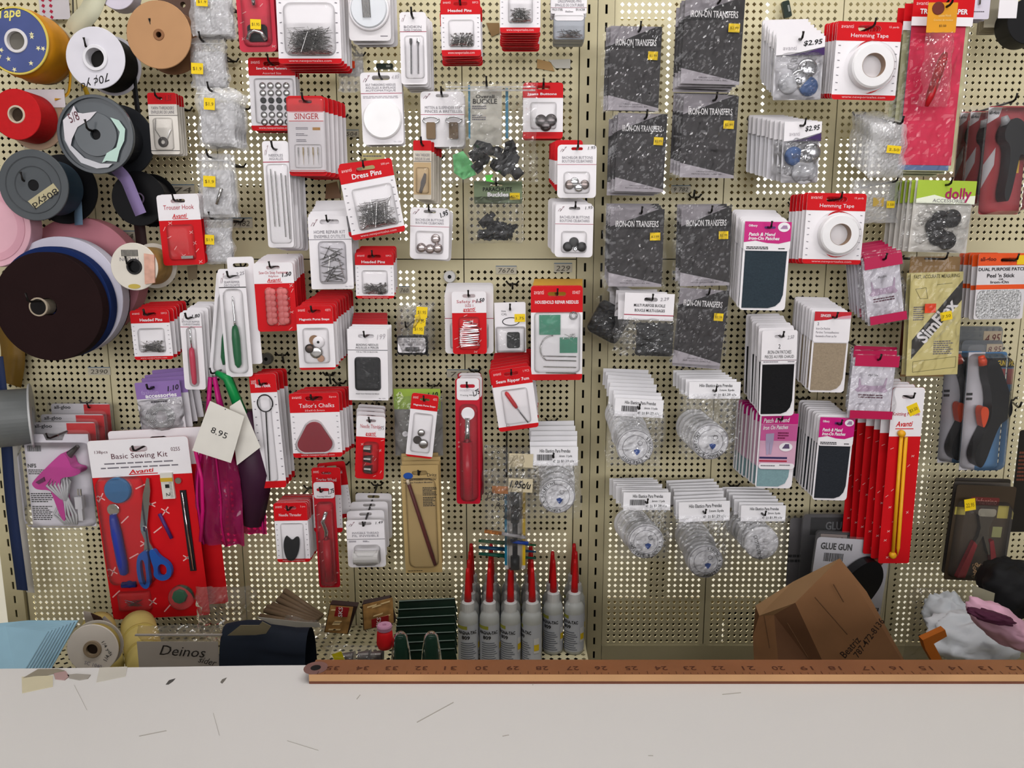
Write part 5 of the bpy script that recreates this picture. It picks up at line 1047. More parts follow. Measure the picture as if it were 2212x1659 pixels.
# ------------------------------------------------------------------ iron-on patch cards
def patch(x0, y0, x1, y1, d, label, base, col, hdr, n, gap, back, style, rot=0):
    c = card('iron_on_patch_card', (x0, y0, x1, y1), d, label, rot=rot)
    h = c.slot(.5, .07, .3, .25); c.plate('backing_card', WHITE, r=.005, hole=h if style != 'pink' else None)
    cl = [(.05, hdr), (.95, hdr), (.93, .82), (.88, .9), (.78, .95), (.62, .975), (.05, .975)]
    c.plate('cloth_patch', M(col, .9, var=.2, scale=400, bump=.3), outline=[(c.x(u), c.z(v)) for u, v in cl][::-1], lift=CARD_T, t=.0008)
    if style == 'pink':
        c.plate('header', WHITE, .0, 0, 1, hdr + .005, .004, lift=.0017, t=.0005); c.plate('pink_print', MAGENTA, outline=[(c.x(0), c.z(0)), (c.x(0), c.z(hdr * .72)), (c.x(.25), c.z(hdr * .66)), (c.x(.5), c.z(hdr * .74)), (c.x(.75), c.z(hdr * .76)), (c.x(1), c.z(hdr * .66)), (c.x(1), c.z(0))], lift=.0023, t=.0002)
        c.texts([('Patch & Mend', .1, hdr * .38, .66, hdr * .5, 0, .2), ('Iron-On Patches', .1, hdr * .52, .76, hdr * .64, 0, .2), ('Oilbory', .08, hdr * .1, .27, hdr * .2)], WHITE, lift=.0028, bold=.03); c.plate('iron_badge', WHITE, outline=circle(c.x(.84), c.z(hdr * .18), c.W * .13, 20, c.W * .1), lift=.0026, t=.0002); c.plate('iron_print', M('a884a8', .5), outline=[(c.x(.76), c.z(hdr * .24)), (c.x(.92), c.z(hdr * .24)), (c.x(.9), c.z(hdr * .12)), (c.x(.82), c.z(hdr * .12))], lift=.0029, t=.0002); c.bars([(.06, hdr * .86, .55, hdr * .97, 2), (.75, hdr * .9, .96, hdr * .96, 1)], INK, lift=.0027); c.plate('boat_print', M('5a2a6a', .5), .42, hdr * .16, .66, hdr * .24, .002, lift=.0026, t=.0002)
    elif style == 'black':
        c.plate('header', WHITE, 0, 0, 1, hdr - .01, .003, lift=.0017, t=.0005, hole=h); c.texts([('2', .47, .16, .53, .21), ('IRON-ON PATCHES', .18, .23, .84, .27), ('PIECES AU FER CHAUD', .1, .285, .92, .32)], INK, lift=.0026); c.strokes([(0, .345, 1, .345)], M('6a3a4a', .5), .0007, .0025); c.texts([('2.50', .72, .06, .9, .1, 8, .3)], GREYINK, lift=.0026); c.bars([(.06, .355, .5, .372, 1), (.75, .355, .95, .372, 1)], GREYINK, lift=.0025)
    elif style == 'tan':
        c.plate('header', WHITE, 0, 0, 1, hdr - .01, .003, lift=.0017, t=.0005); c.plate('red_print', M('c21626', .4), outline=[(c.x(0), c.z(0)), (c.x(0), c.z(hdr * .3)), (c.x(.35), c.z(hdr * .26)), (c.x(.7), c.z(hdr * .16)), (c.x(1), c.z(hdr * .12)), (c.x(1), c.z(0))], lift=.0023, t=.0002); c.plate('pink_print', M('d89aa8', .4), outline=[(c.x(.5), c.z(hdr * .22)), (c.x(.75), c.z(hdr * .14)), (c.x(1), c.z(hdr * .1)), (c.x(1), c.z(hdr * .2)), (c.x(.75), c.z(hdr * .22))], lift=.0026, t=.0002); c.texts([('SINGER', .16, hdr * .08, .45, hdr * .17)], WHITE, lift=.0028, bold=.02, name='brand_lettering'); c.texts([('2', .09, hdr * .34, .14, hdr * .43), ('Iron-On Patches', .07, hdr * .5, .45, hdr * .57), ('Parches Termoadhesivos', .07, hdr * .62, .7, hdr * .69), ('Remiendo a Poner au Fer', .07, hdr * .74, .65, hdr * .81)], GREYINK, lift=.0026)
    return stack(c, n, gap, base, back=back, keep=('backing_card', 'header', 'cloth_patch'), rj=.8)
patch(1602, 480, 1702, 671, .13, 'pink topped iron-on patch card with a dark slate cloth patch, upper one', 'slate patch card', '2e3a42', .32, 8, .009, (1580, 453), 'pink', rot=-1)
patch(1642, 714, 1718, 899, .135, 'white iron-on patch card with a black cloth patch', 'black cloth patch card', '121214', .395, 8, .0105, (1612, 678), 'black', rot=1)
patch(1752, 674, 1830, 848, .13, 'red and white patch card with a beige cloth patch', 'beige cloth patch card', '9a8a74', .385, 9, .009, (1714, 641), 'tan', rot=-1)
patch(1762, 902, 1837, 1081, .135, 'pink topped iron-on patch card with a charcoal patch, lower one', 'charcoal patch card', '24282e', .335, 9, .010, (1726, 864), 'pink', rot=-1.5)
c = card('iron_on_patch_card', (1636, 893, 1716, 1055), .115, 'pink gradient iron-on patches card with trousers over a pale blue cloth', rot=-1)
c.plate('backing_card', WHITE, r=.006); c.plate('cloth_patch', M('7f9ea2', .9, var=.15, scale=400), outline=[(c.x(u), c.z(v)) for u, v in ((.04, .7), (.9, .7), (.88, .84), (.8, .93), (.62, .975), (.04, .975))][::-1], lift=CARD_T, t=.0008)
c.plate('header', M('d4a6bc', .45), .04, 0, 1.02, .74, .005, lift=.0017, t=.0006); c.plate('magenta_print', MAGENTA, .04, .0, 1.02, .14, lift=.0024, t=.0002); c.plate('rose_print', M('c85a96', .45), .04, .145, 1.02, .36, lift=.0024, t=.0002); c.plate('white_foot', WHITE, .05, .66, 1.01, .735, .004, lift=.0024, t=.0002); c.plate('navy_stripe', M('2a2456', .5), .05, .575, .8, .6, lift=.0024, t=.0002); c.plate('crimson_stripe', M('b01a3a', .5), .05, .62, .8, .64, lift=.0024, t=.0002)
c.texts([('Patch & Mend', .1, .06, .78, .12, 3, .2), ('Iron On Patches', .1, .155, .76, .21, 3, .2)], WHITE, lift=.003, bold=.02); c.bars([(.5, .24, .8, .34, 3)], M('7a1a4a', .5), lift=.003); c.bars([(.1, .68, .5, .705, 1), (.6, .67, .9, .695, 1)], GREYINK, lift=.003)
c.plate('trouser_print', M('a99cb8', .6), outline=[(c.x(u), c.z(v)) for u, v in ((.18, .27), (.4, .26), (.4, .35), (.36, .54), (.31, .54), (.3, .38), (.29, .54), (.23, .55), (.19, .38))], lift=.0028, t=.0002); c.plate('iron_badge', WHITE, outline=circle(c.x(.74), c.z(.44), c.W * .18, 20, c.W * .12), lift=.0028, t=.0002); c.plate('iron_print', M('5a4a6a', .5), outline=[(c.x(.64), c.z(.46)), (c.x(.84), c.z(.46)), (c.x(.82), c.z(.4)), (c.x(.72), c.z(.4))], lift=.0031, t=.0002)
stack(c, 8, .0115, 'pink gradient patch card', back=(1592, 862), keep=('backing_card', 'header', 'magenta_print', 'cloth_patch'), rj=.6)

# cover button packs
def buttons(x0, y0, x1, y1, d, where, n, gap, back, lay, hdr=.3, seed=1):
    c = card('cover_button_pack', (x0, y0, x1, y1), d, 'white cover button pack priced $2.95, ' + where, cat='pack', rot=.5); c.hook_uv = (.46, .08)
    c.plate('backing_card', M('e6e4e8', .45), .0, 0, 1, 1, .002, lift=-.002); c.plate('header', WHITE, outline=[(c.x(0), c.z(0)), (c.x(0), c.z(hdr)), (c.x(.3), c.z(hdr * .96)), (c.x(1), c.z(hdr * .55)), (c.x(1), c.z(0))], lift=.003, t=.0005); c.plate('purple_print', M('3a1a58', .45), outline=[(c.x(.2), c.z(hdr)), (c.x(1), c.z(hdr)), (c.x(1), c.z(hdr * .58)), (c.x(.6), c.z(hdr * .86))], lift=.003, t=.0004)
    c.texts([('$2.95', .56, hdr * .2, .94, hdr * .5, 6, .25)], INK, lift=.004, bold=.02, name='handwritten_price'); c.texts([('avanti', .14, hdr * .52, .42, hdr * .72)], FAINT, lift=.004)
    for u, v, r, mt in lay: c.disc(u, v, r, .003, mt, lift=.0, name='cover_button', dome=.002, n=24)
    c.bag(.0, hdr * .8, 1.0, 1.0, .008, .004, seed, BAG); return stack(c, n, gap, 'cover button pack ' + where, back=back, keep=('backing_card', 'header', 'bag'), noun='pack', rj=1.0)
BL = M('4a6aa0', .5); SV = M('c9c9cc', .2, .9)
buttons(1673, 80, 1777, 216, .13, 'left of the upper hemming tape', 7, .014, (1648, 45), [(.55, .66, .013, SV), (.72, .79, .0125, BL), (.3, .74, .0135, M('d0d0d4', .4)), (.68, .5, .013, SV)], .3, 71)
buttons(1690, 264, 1770, 395, .12, 'above the lower hemming tape', 9, .010, (1617, 250), [(.3, .56, .0125, BL), (.62, .58, .012, SV), (.78, .5, .0125, SV), (.6, .82, .017, M('cfcfd3', .4))], .32, 74)

# hemming tape
def hem(x0, y0, x1, y1, d, where, n, gap, back):
    c = card('hemming_tape_card', (x0, y0, x1, y1), d, 'hemming tape card with a white tape roll, ' + where, rot=-1.2)
    T_red(c, 'Hemming Tape', .245, .065, tv=(.15, .215), tu=(.22, .8), corner='15 yards', bold=.0); R = c.W * .33
    roll = MB().lathe([(R * .54, -.013), (R * .93, -.013), (R, -.011), (R, 0), (R * .54, 0)], 44, (c.x(.55), -.0012, c.z(.58))).build('tape_roll', M('f2f0f0', .45), c.root, fix=True, label='white hemming tape roll'); MB().lathe([(R * .535, -.0132), (R * .545, -.0132), (R * .545, -.001), (R * .535, -.001)], 40, (c.x(.55), -.0012, c.z(.58))).build('cardboard_core', M('9a7a5e', .7), roll, fix=True)
    MB().lathe([(R * 1.2, 0), (R * 1.13, -.008), (R * 1.03, -.0155), (R * .6, -.0165), (0.0, -.0165)], 44, (c.x(.55), -.0012, c.z(.58)), close=False).build('blister', film('soft_dome_plastic', haze=.04, rough=.08, crinkle=.1, scale=25, ior=1.1), c.root, smooth=True)
    return stack(c, n, gap, 'hemming tape card ' + where, back=back, rj=.4)
hem(1802, 48, 1941, 217, .13, 'upper one beside the pink pack', 6, .0095, (1783, 50)); hem(1738, 418, 1865, 571, .135, 'lower one above the patch cards', 6, .008, (1708, 420))

# tracing paper pack and latch hook pack
c = card('tracing_paper_pack', (1952, 4, 2082, 376), .12, 'tall clear pack of bright pink tracing paper with a red header', cat='pack', rot=-.8)
c.plate('header', RED, 0, 0, 1, .1, lift=.004, t=.0005, hole=c.slot(.5, .03, .12, .3)); c.plate('white_band', WHITE, 0, .1, 1, .15, lift=.004, t=.0005); c.texts([('TRANSFER PAPER', .12, .055, .9, .085)], WHITE, lift=.005, bold=.03); c.texts([('avanti', .05, .015, .24, .035)], M('f6c9c9', .5), lift=.005); c.plate('backing_card', M('d8d6a8', .5), .06, .14, 1.0, .99, lift=-.004); c.plate('blue_sheet', M('6a86b4', .5), .04, .14, .9, .985, lift=-.0028); c.plate('pink_sheet', M('e8325a', .5), .04, .14, .93, .955, lift=-.0016, label='bright pink paper'); c.bag(-.04, .13, 1.03, 1.01, .004, .003, 81, SLEEVE, nu=14, nv=30, name='clear_sleeve')
stack(c, 3, .013, 'tall pink tracing paper pack', back=(1935, 20), keep=('header', 'white_band', 'clear_sleeve', 'backing_card'), noun='pack')
c = card('latch_hook_pack', (1994, 8, 2057, 232), .148, 'clear pack with a red latch hook under a golden yellow header', cat='pack'); c.hook_uv = (.62, .04)
c.plate('header', M('e09a1c', .45), 0, 0, 1, .285, .001, lift=.002, t=.0006); c.texts([('Loose Hook', .38, .11, .8, .135), ('Crochet de meuleur', .22, .155, .88, .175)], M('f4d890', .5), lift=.003); c.texts([('$3.50', .42, .21, .66, .235)], INK, lift=.003); c.disc(.34, .055, .008, .0006, M('6a2a1c', .5), lift=.0028, name='round_emblem', n=18)
a = c.rod(.7, .48, .22, 1.0, .006, M('b8141f', .3), 'red_hook_handle', .004, 10, [(0, .5), (.15, 1), (.8, .9), (1, .4)]); c.bag(0, .27, 1.0, 1.0, .006, .003, 83, BAG); h_ = c.world(.62, .04); hook(h_.x, h_.z, h_.x, h_.z, .16, 'the latch hook pack')

# clear bags beside the pink pack
c = card('small_parts_bag', (1880, 268, 1955, 385), .13, 'clear zip bag of white pieces with a yellow sticker beside the pink pack', cat='bag'); c.hook_uv = (.7, .02); c.bag(0, 0, 1, 1, .007, .005, 91, ZIP, nu=16, nv=20); c.sticker(.35, .42, .75, .56, st='2.50', lift=.012, rot=-5); stack(c, 8, .010, 'clear zip bag beside the pink pack', back=(1842, 240), keep=('bag',), noun='bag', rj=1.5)
c = card('small_parts_bag', (1842, 388, 1938, 482), .09, 'dull clear zip bag with yellow stickers left of the dolly pack', cat='bag'); c.hook_uv = (.85, .05); c.bag(0, 0, 1, 1, .005, .003, 93, ZIP); c.sticker(.7, .5, .88, .66, st='1.50', lift=.009); c.sticker(.42, .42, .66, .62, M('c9a84a', .5), lift=.005); stack(c, 2, .012, 'dull clear zip bag', keep=('bag',), noun='bag')
c = card('snap_button_pack', (1972, 391, 2098, 546), .13, 'green topped pack of large dark snap buttons', cat='pack', rot=-1.5); c.hook_uv = (.48, .06)
c.plate('backing_card', M('e4e0d8', .5), lift=-.003); c.plate('header', M('a9c43a', .45), 0, 0, 1, .32, lift=.003, t=.0005); c.plate('white_wave', M('eef2dc', .5), outline=[(c.x(u), c.z(v)) for u, v in ((0, .32), (0, .26), (.3, .2), (.5, .24), (1, .2), (1, .32))][::-1], lift=.0036, t=.0002); c.texts([('dolly', .48, .1, .93, .3)], M('a8145a', .45), lift=.0042, bold=.02); c.texts([('ACCESSORIES', .28, .255, .84, .3)], GREYINK, lift=.0041)
for u, v in ((.47, .54), (.66, .52), (.38, .64), (.46, .78), (.62, .83)): c.disc(u, v, .0125, .004, M('201e20', .3), lift=.0, name='snap_button', dome=.001, n=26)
c.bag(0, .3, 1, 1, .004, .004, 95, BAG, nu=18, nv=18, lift=.003); stack(c, 6, .013, 'green topped snap button pack', back=(1925, 392), keep=('backing_card', 'header', 'bag'), noun='pack', rj=.6)
# bra accessory bags
def bra(cx, cy, w_, h_, d, rot, where, n, gap, back, seed):
    c = Card('bra_extender_pack', cx, cy, w_, h_, d, rot, 'white pack with crimson bands and a bra picture, ' + where, 'pack'); CR = M('b80f4a', .35); c.hook_uv = (.5, .06)
    c.plate('backing_card', M('ece8f0', .4), .03, .05, .97, 1.0, lift=-.001); c.plate('header', CR, 0.02, 0, .98, .17, lift=.0075, t=.0005); c.plate('crimson_foot', CR, .03, .86, .97, .985, lift=.0075, t=.0004)
    br = [(.2, .35), (.22, .35), (.26, .5), (.5, .52), (.74, .5), (.8, .33), (.82, .34), (.8, .55), (.86, .62), (.8, .66), (.5, .64), (.2, .66), (.13, .62), (.2, .55)]
    c.plate('bra_picture', M('c8aec6', .5), outline=[(c.x(u), c.z(.12 + v * .7)) for u, v in br], lift=.0003, t=.0003); c.bars([(.22, .61, .78, .68, 2)], M('5a1a3a', .5), lift=.0008); c.texts([('PLUSH', .4, .3, .6, .33)], INK, lift=.0008); c.bag(-.03, -.01, 1.03, 1.01, .002, .0025, seed, BAG, nu=16, nv=20, lift=.002); return stack(c, n, gap, 'crimson banded bra pack ' + where, back=back, keep=('backing_card', 'header', 'crimson_foot', 'bag'), noun='pack', rj=2)
bra(1908, 625, 84, 148, .13, 10, 'tilted one beside the folding gauge', 7, .011, (1818, 532), 101); bra(1883, 836, 98, 138, .135, -2, 'lower one above the knitting needles', 3, .022, (1837, 745), 103)

# folding measuring gauge
c = Card('folding_gauge_pack', 2019, 681, 112, 262, .125, 2.2, 'pale yellow folding measuring gauge sheet with a diagonal black band', 'pack'); c.hook_uv = (.55, .04)
c.plate('backing_card', M('dccf8e', .5), .0, .15, 1, 1.0, lift=0); c.texts([('FAST, ACCURATE MEASURING', .06, .165, .93, .2)], M('6a643e', .5), lift=.0012, bold=.01); band_ = [(.1, .84), (.1, .7), (1, .2), (1, .38), (.2, .86)]; c.plate('black_band', M('3a3836', .5), outline=[(c.x(u), c.z(v)) for u, v in ((.08, .86), (.08, .7), (1, .22), (1, .38))], lift=CARD_T, t=.0003)
c.texts([('SimFlex', .06, .49, 1.02, .6, 50)], WHITE, lift=.0016, bold=.03, name='brand_lettering'); c.texts([('FOLDING MEASURE', .4, .61, 1.0, .63, 50)], M('d8d2b0', .5), lift=.0016); c.bars([(.08, .42, .3, .54, 7), (.5, .71, .95, .83, 7)], GREYINK); c.strokes([(.1, .28, .3, .27), (.3, .27, .34, .36), (.34, .36, .2, .36), (.2, .36, .1, .28), (.5, .25, .8, .24), (.12, .88, .95, .85), (.95, .85, .95, .94), (.95, .94, .12, .97), (.12, .97, .12, .88)], M('6a643e', .5), .0006)
c.bag(-.02, 0, 1.03, 1.02, .003, .003, 111, SLEEVE, nu=12, nv=22, name='clear_sleeve'); c.sticker(.26, .4, .47, .475, ORANGE, lift=.006); c.sticker(.56, .47, .78, .54, st='7.50', lift=.007, rot=10); stack(c, 2, .012, 'folding gauge pack', keep=('backing_card', 'clear_sleeve'), noun='pack')
k = card('kraft_envelope', (1955, 556, 2062, 815), .085, 'brown kraft card behind the folding gauge sheet', cat='card'); k.plate('backing_card', M('a98450', .6), r=.001); k.plate('dark_print', M('5a2a1a', .6), -.06, .25, .06, .85, lift=CARD_T, t=.0003)

# dual purpose patches
c = card('dual_purpose_patch_pack', (2108, 548, 2214, 690), .12, 'orange and white dual purpose patch card with a glittering silver patch', rot=1, cat='card'); h = c.slot(.65, .1, .4, .22); OR = M('e8541c', .4)
c.plate('backing_card', M('dcd8da', .45), r=.003, hole=h); c.band('header', OR, True, .18, .003, hole=h); c.plate('orange_strip', OR, 0, .47, 1, .54, lift=CARD_T, t=.0002); c.texts([('all-gloo', .04, .05, .36, .13)], M('6a1a08', .5), lift=.0012, bold=.03); c.texts([('DUAL PURPOSE PATCH', .02, .21, .98, .26), ("Peel 'n Stick", .2, .3, .76, .36), ('OR', .44, .375, .54, .4), ('Iron-On', .28, .41, .65, .45)], INK, lift=.0012, bold=.02); c.plate('yellow_flash', M('f0c81c', .45), .78, .03, 1, .17, lift=.0012, t=.0002)
c.plate('silver_patch', M('c8c8ca', .35, .3, .9, 420, 1.0), .03, .55, .93, .985, .008, lift=.0008, t=.001); stack(c, 5, .010, 'dual purpose patch card', back=(2070, 548), keep=('backing_card', 'header', 'orange_strip'), rj=1.5)
k = card('dual_purpose_patch_pack', (2082, 546, 2150, 680), .06, 'dark edged dual purpose patch card half hidden at the left of its row'); k.plate('backing_card', M('8a8486', .5), r=.003); k.band('header', OR, True, .16, .003); k.texts([('DU', .05, .22, .35, .28)], INK, lift=.0012, bold=.03)

# black glue guns on red clamshell cards
def blackgun(c, pts, nozzle, parent=None, trig=None):
    g = MB().prism([chk([(c.x(u), c.z(v)) for u, v in pts])], -.024, -.004).build('gun_body', M('0c0c0e', .32, spec=.25), c.root, label='black plastic glue gun')
    MB().tube([(c.x(nozzle[0]), -.015, c.z(nozzle[1])), (c.x(nozzle[2]), -.015, c.z(nozzle[3]))], [.007, .004], 10).build('nozzle', M(nozzle[4], .3), g, smooth=True)
    if trig: MB().prism([chk([(c.x(u), c.z(v)) for u, v in trig])], -.022, -.008).build('trigger', M('d8481c', .35), g)
    return g
for i, (x0, y0, x1, y1, d) in enumerate([(2118, 218, 2216, 470, .12), (2082, 230, 2160, 450, .085), (2062, 232, 2120, 440, .05)]):
    c = card('glue_gun_clamshell', (x0, y0, x1, y1), d, ('red clamshell pack with a black glue gun at the right edge', 'red glue gun clamshell, second from the front at the right edge', 'red glue gun clamshell, rearmost of the three at the right edge')[i], cat='pack', group='red glue gun clamshells')
    c.plate('backing_card', M('b01624', .4), .06, .05, .96, .98, .004); c.plate('white_print', WHITE, outline=[(c.x(u), c.z(v)) for u, v in ((.06, .06), (.36, .06), (.3, .14), (.06, .2))], lift=CARD_T, t=.0003); c.plate('white_print', M('cfcacc', .5), outline=[(c.x(u), c.z(v)) for u, v in ((.06, .55), (.3, .4), (.3, .55), (.06, .75))], lift=CARD_T, t=.0003); c.texts([('all-gloo', .08, .09, .3, .13)], INK, lift=.0014, bold=.03)
    blackgun(c, [(.25, .25), (.4, .17), (.55, .18), (.66, .22), (.88, .42), (.9, .5), (.78, .52), (.62, .45), (.58, .62), (.5, .86), (.42, .88), (.36, .8), (.42, .6), (.4, .4), (.24, .35)], (.34, .22, .28, .15, '8a8a8c')); c.plate('clamshell', BLISTER, 0, 0, 1, 1, .006, lift=.0015, t=.0006); c.blister(.04, .06, .98, .98, .028, lift=.0022, r=.01, name='moulded_cover')
    if i == 0:
        h_ = c.world(.5, .02); hook(h_.x, h_.z, h_.x, h_.z, .13, 'the red glue gun clamshells'); c.plate('yellow_print', M('e8b81c', .5), .8, .5, .86, .62, lift=CARD_T, t=.0003)
# blue card glue guns (right)
for i, (x0, y0, x1, y1, d) in enumerate([(2078, 762, 2164, 1016, .13), (2030, 760, 2112, 1000, .085)]):
    c = card('glue_gun_clamshell', (x0, y0, x1, y1), d, ('blue and white clamshell with a black glue gun and orange trigger', 'glue gun clamshell half hidden left of the blue one')[i], cat='pack', rot=1, group='blue glue gun clamshells')
    c.plate('backing_card', M('3a78a8', .45), 0.04, 0, 1, 1, .004); c.plate('white_print', M('d8d4da', .45), outline=[(c.x(u), c.z(v)) for u, v in ((.04, 0), (.45, 0), (.5, .4), (.42, 1), (.04, 1))], lift=CARD_T, t=.0003); c.plate('black_print', BLACK, .45, .05, .98, .13, lift=.0012, t=.0003); c.texts([('GLUE GUN', .52, .07, .96, .115)], YELLOW, lift=.0018, bold=.02); c.plate('red_print', M('a83a30', .5), .6, .14, .98, .27, lift=.0011, t=.0003)
    c.bars([(.06, .33, .22, .41, 2)], BLACK, lift=.0014); blackgun(c, [(.28, .06), (.42, .03), (.6, .08), (.98, .4), (1.0, .5), (.85, .55), (.72, .58), (.6, .7), (.42, .93), (.28, .95), (.14, .86), (.2, .76), (.4, .6), (.5, .5), (.45, .32), (.3, .18)], (.28, .09, .2, .02, 'c8401c'), trig=[(.22, .44), (.4, .43), (.46, .5), (.36, .62), (.3, .58)]); c.plate('clamshell', BLISTER, 0, -.06, 1.03, 1.02, .006, lift=.0015, t=.0006); c.blister(.02, .01, 1.0, .99, .029, lift=.0022, r=.01, name='moulded_cover')
for i, (x0, y0, x1, y1, d, tx) in enumerate([(2060, 705, 2162, 790, .045, '4.95'), (2075, 735, 2164, 800, .07, '8.95')]):
    k = card('glue_gun_clamshell', (x0, y0, x1, y1), d, ('grey clamshell top priced 4.95 above the blue glue gun', 'grey clamshell top marked 8.95 lower above the blue glue gun')[i], cat='pack'); k.plate('clamshell', film('smoky_clam', 'b8bcc0', haze=.3, rough=.1, crinkle=.2), r=.006); k.plate('paper_label', M('b8a890', .55), .6, .12, .98, .5, lift=.001, t=.0003); k.texts([(tx, .64, .2, .95, .4, 4, .2)], M('6a3a3a', .5), lift=.0018)
h_ = P(2178, 862, 0); hook(h_.x, h_.z, P(2200, 880, .1).x, P(2200, 880, .1).z, .1, 'nothing, at the right edge')

# knitting needles
c = card('knitting_needle_card', (1912, 841, 1980, 1220), .135, 'tall red knitting needle card with two long yellow needles'); h = c.slot(.5, .05, .4, .25)
c.plate('backing_card', RED, r=.003, hole=h); c.band('header', WHITE, True, .27, .004, hole=h); c.texts([('Knitting Needle', .06, .135, .9, .16)], M('b52a3a', .5), lift=.0012, bold=.01); c.texts([('Avanti', .2, .185, .7, .215, 2, .25)], RED, lift=.0012, bold=.02, name='brand_lettering'); c.plate('brand_stroke', RED, .18, .225, .75, .23, lift=CARD_T, t=.0003); c.motifs(.02, .3, .98, .98, 14, 55)
c.rod(.34, .25, .40, .94, .0026, M('e8a81c', .35), 'yellow_needle', .0055, 10); c.rod(.49, .27, .56, .95, .0026, M('e8a81c', .35), 'yellow_needle', .0052, 10, [(0, 1), (.93, 1), (1, .1)]); c.disc(.40, .945, .0052, .005, M('e8a81c', .35), lift=.003, name='needle_knob', dome=.002, n=16); c.disc(.34, .25, .0052, .005, M('e8a81c', .35), lift=.003, name='needle_knob', dome=.002, n=16)
c.sticker(.52, .09, .86, .15, st='$3.50', lift=.001, rot=25); stack(c, 6, .013, 'tall red knitting needle card', back=(1846, 806), keep=('backing_card', 'header', 'printed_motifs'), rj=.8)

# glue gun clamshells above the paper bag
k = card('glue_gun_clamshell', (1700, 1120, 1760, 1330), .03, 'narrow grey clamshell at the left behind the paper bag', cat='pack'); k.plate('backing_card', M('6a6668', .5), r=.004); k.bars([(0, .36, 1, .46, 2)], BLACK); k.plate('clamshell', BLISTER, -.02, -.02, 1.02, 1.02, .006, lift=.0015, t=.0006)
for i, (x0, y0, x1, y1, d, rt) in enumerate([(1728, 1112, 1890, 1330, .05, 0), (1752, 1152, 1905, 1340, .075, -3)]):
    k = card('glue_gun_clamshell', (x0, y0, x1, y1), d, ('dark glue gun clamshell, rear one above the paper bag', 'dark glue gun clamshell, middle one above the paper bag')[i], cat='pack', rot=rt); k.plate('backing_card', M('4a484a', .5), r=.006); k.plate('black_print', BLACK, .1, .03, .95, .2, lift=CARD_T, t=.0003); k.texts([('GLUE GUN', .3, .07, .85, .15)], M('6a6a6c', .5), lift=.0014, bold=.02); k.plate('clamshell', BLISTER, -.02, -.02, 1.02, 1.02, .006, lift=.0015, t=.0006)
    k.plate('paper_label', M('a89a94', .55), (.68, .05)[i], (.17, .02)[i], (1.0, .42)[i], (.3, .15)[i], lift=.003, t=.0003); k.texts([(('$ 11.95', '24.00')[i], (.72, .1)[i], (.2, .05)[i], (.96, .37)[i], (.27, .12)[i], 3, .2)], M('6a3a42', .5), lift=.0038)
c = card('glue_gun_clamshell', (1752, 1165, 1912, 1345), .105, 'white GLUE GUN clamshell card with a black gun behind the paper bag', cat='pack', rot=-4)
c.plate('backing_card', M('cfcdd2', .45), r=.006); c.texts([('GLUE GUN', .06, .06, .48, .14)], INK, lift=.0012, bold=.03); c.barcode(.12, .18, .38, .28); c.bars([(.06, .4, .4, .43, 1), (.7, .78, .98, .86, 1), (.7, .88, .98, .94, 1)], BLACK); blackgun(c, [(.36, .42), (.44, .32), (.6, .2), (.74, .17), (.84, .26), (.86, .42), (.75, .62), (.66, .72), (.5, .68)], (.78, .22, .95, .06, '8a4a3a'), trig=[(.72, 1.02), (.86, .98), (.82, 1.12)]); c.plate('clamshell', BLISTER, -.03, -.03, 1.03, 1.1, .006, lift=.0015, t=.0006)

# brown tool packs
for i, (x0, y0, x1, y1, d, rt) in enumerate([(2052, 1050, 2180, 1255, .12, -2.5), (2046, 1042, 2168, 1240, .095, -2), (2050, 1034, 2170, 1225, .065, -1.5)]):
    c = card('eyelet_plier_pack', (x0, y0, x1, y1), d, ('brown blister pack with red handled eyelet pliers and gold eyelets', 'brown tool pack, second from the front beside the eyelet pliers', 'brown tool pack, rearmost of the eyelet plier packs')[i], rot=rt, cat='pack', group='brown tool packs')
    c.plate('backing_card', M('3e3224', .5), r=.004)
    if i == 0:
        c.sticker(.06, .11, .24, .23, st='22.95', lift=.016, rot=12); c.plate('maroon_print', M('6a2a26', .5), .26, .12, .74, .2, .002, lift=CARD_T, t=.0003); c.texts([('Infantino', .35, .13, .7, .19)], M('a8766a', .5), lift=.0014); c.plate('yellow_print', M('a89a4a', .5), .02, .23, .2, .31, lift=CARD_T, t=.0003); c.plate('yellow_print', M('a89a4a', .5), .74, .2, .92, .33, lift=CARD_T, t=.0003); c.plate('pale_print', M('8a8a5a', .5), .7, .42, .86, .53, lift=CARD_T, t=.0003)
        c.plate('plier_head', CHROME, .36, .22, .66, .3, .004, lift=.001, t=.008); MB().prism([[(c.x(u), c.z(v)) for u, v in ((.38, .3), (.64, .3), (.58, .42), (.6, .55), (.7, .68), (.64, .7), (.5, .5), (.36, .7), (.3, .68), (.42, .52), (.44, .42))]], -.009, -.002).build('plier_jaws', DSTEEL, c.root); MB().prism([[(c.x(u), c.z(v)) for u, v in ((.36, .56), (.42, .6), (.3, .95), (.16, .95))]], -.010, -.002).build('red_handle', M('8a1a22', .4), c.root); MB().prism([[(c.x(u), c.z(v)) for u, v in ((.62, .56), (.68, .54), (.86, .9), (.76, .95))]], -.010, -.002).build('red_handle', M('8a1a22', .4), c.root)
        rn = random.Random(5); mb = MB()
        for q in range(40): mb.lathe([(.0012, -.001), (.0025, -.001), (.0025, 0), (.0012, 0)], 8, (c.x(rn.uniform(.45, .78)), -.003 - rn.random() * .004, c.z(rn.uniform(.8, .95))))
        mb.build('gold_eyelets', M('c9a888', .25, .9), c.root, kind='stuff'); c.blister(.05, .16, .95, .97, .018, film('brownish_blister', haze=.03, rough=.1, crinkle=.15), r=.008)
    else: c.plate('clamshell', BLISTER, 0, 0, 1, 1, .004, lift=.0015, t=.0005)
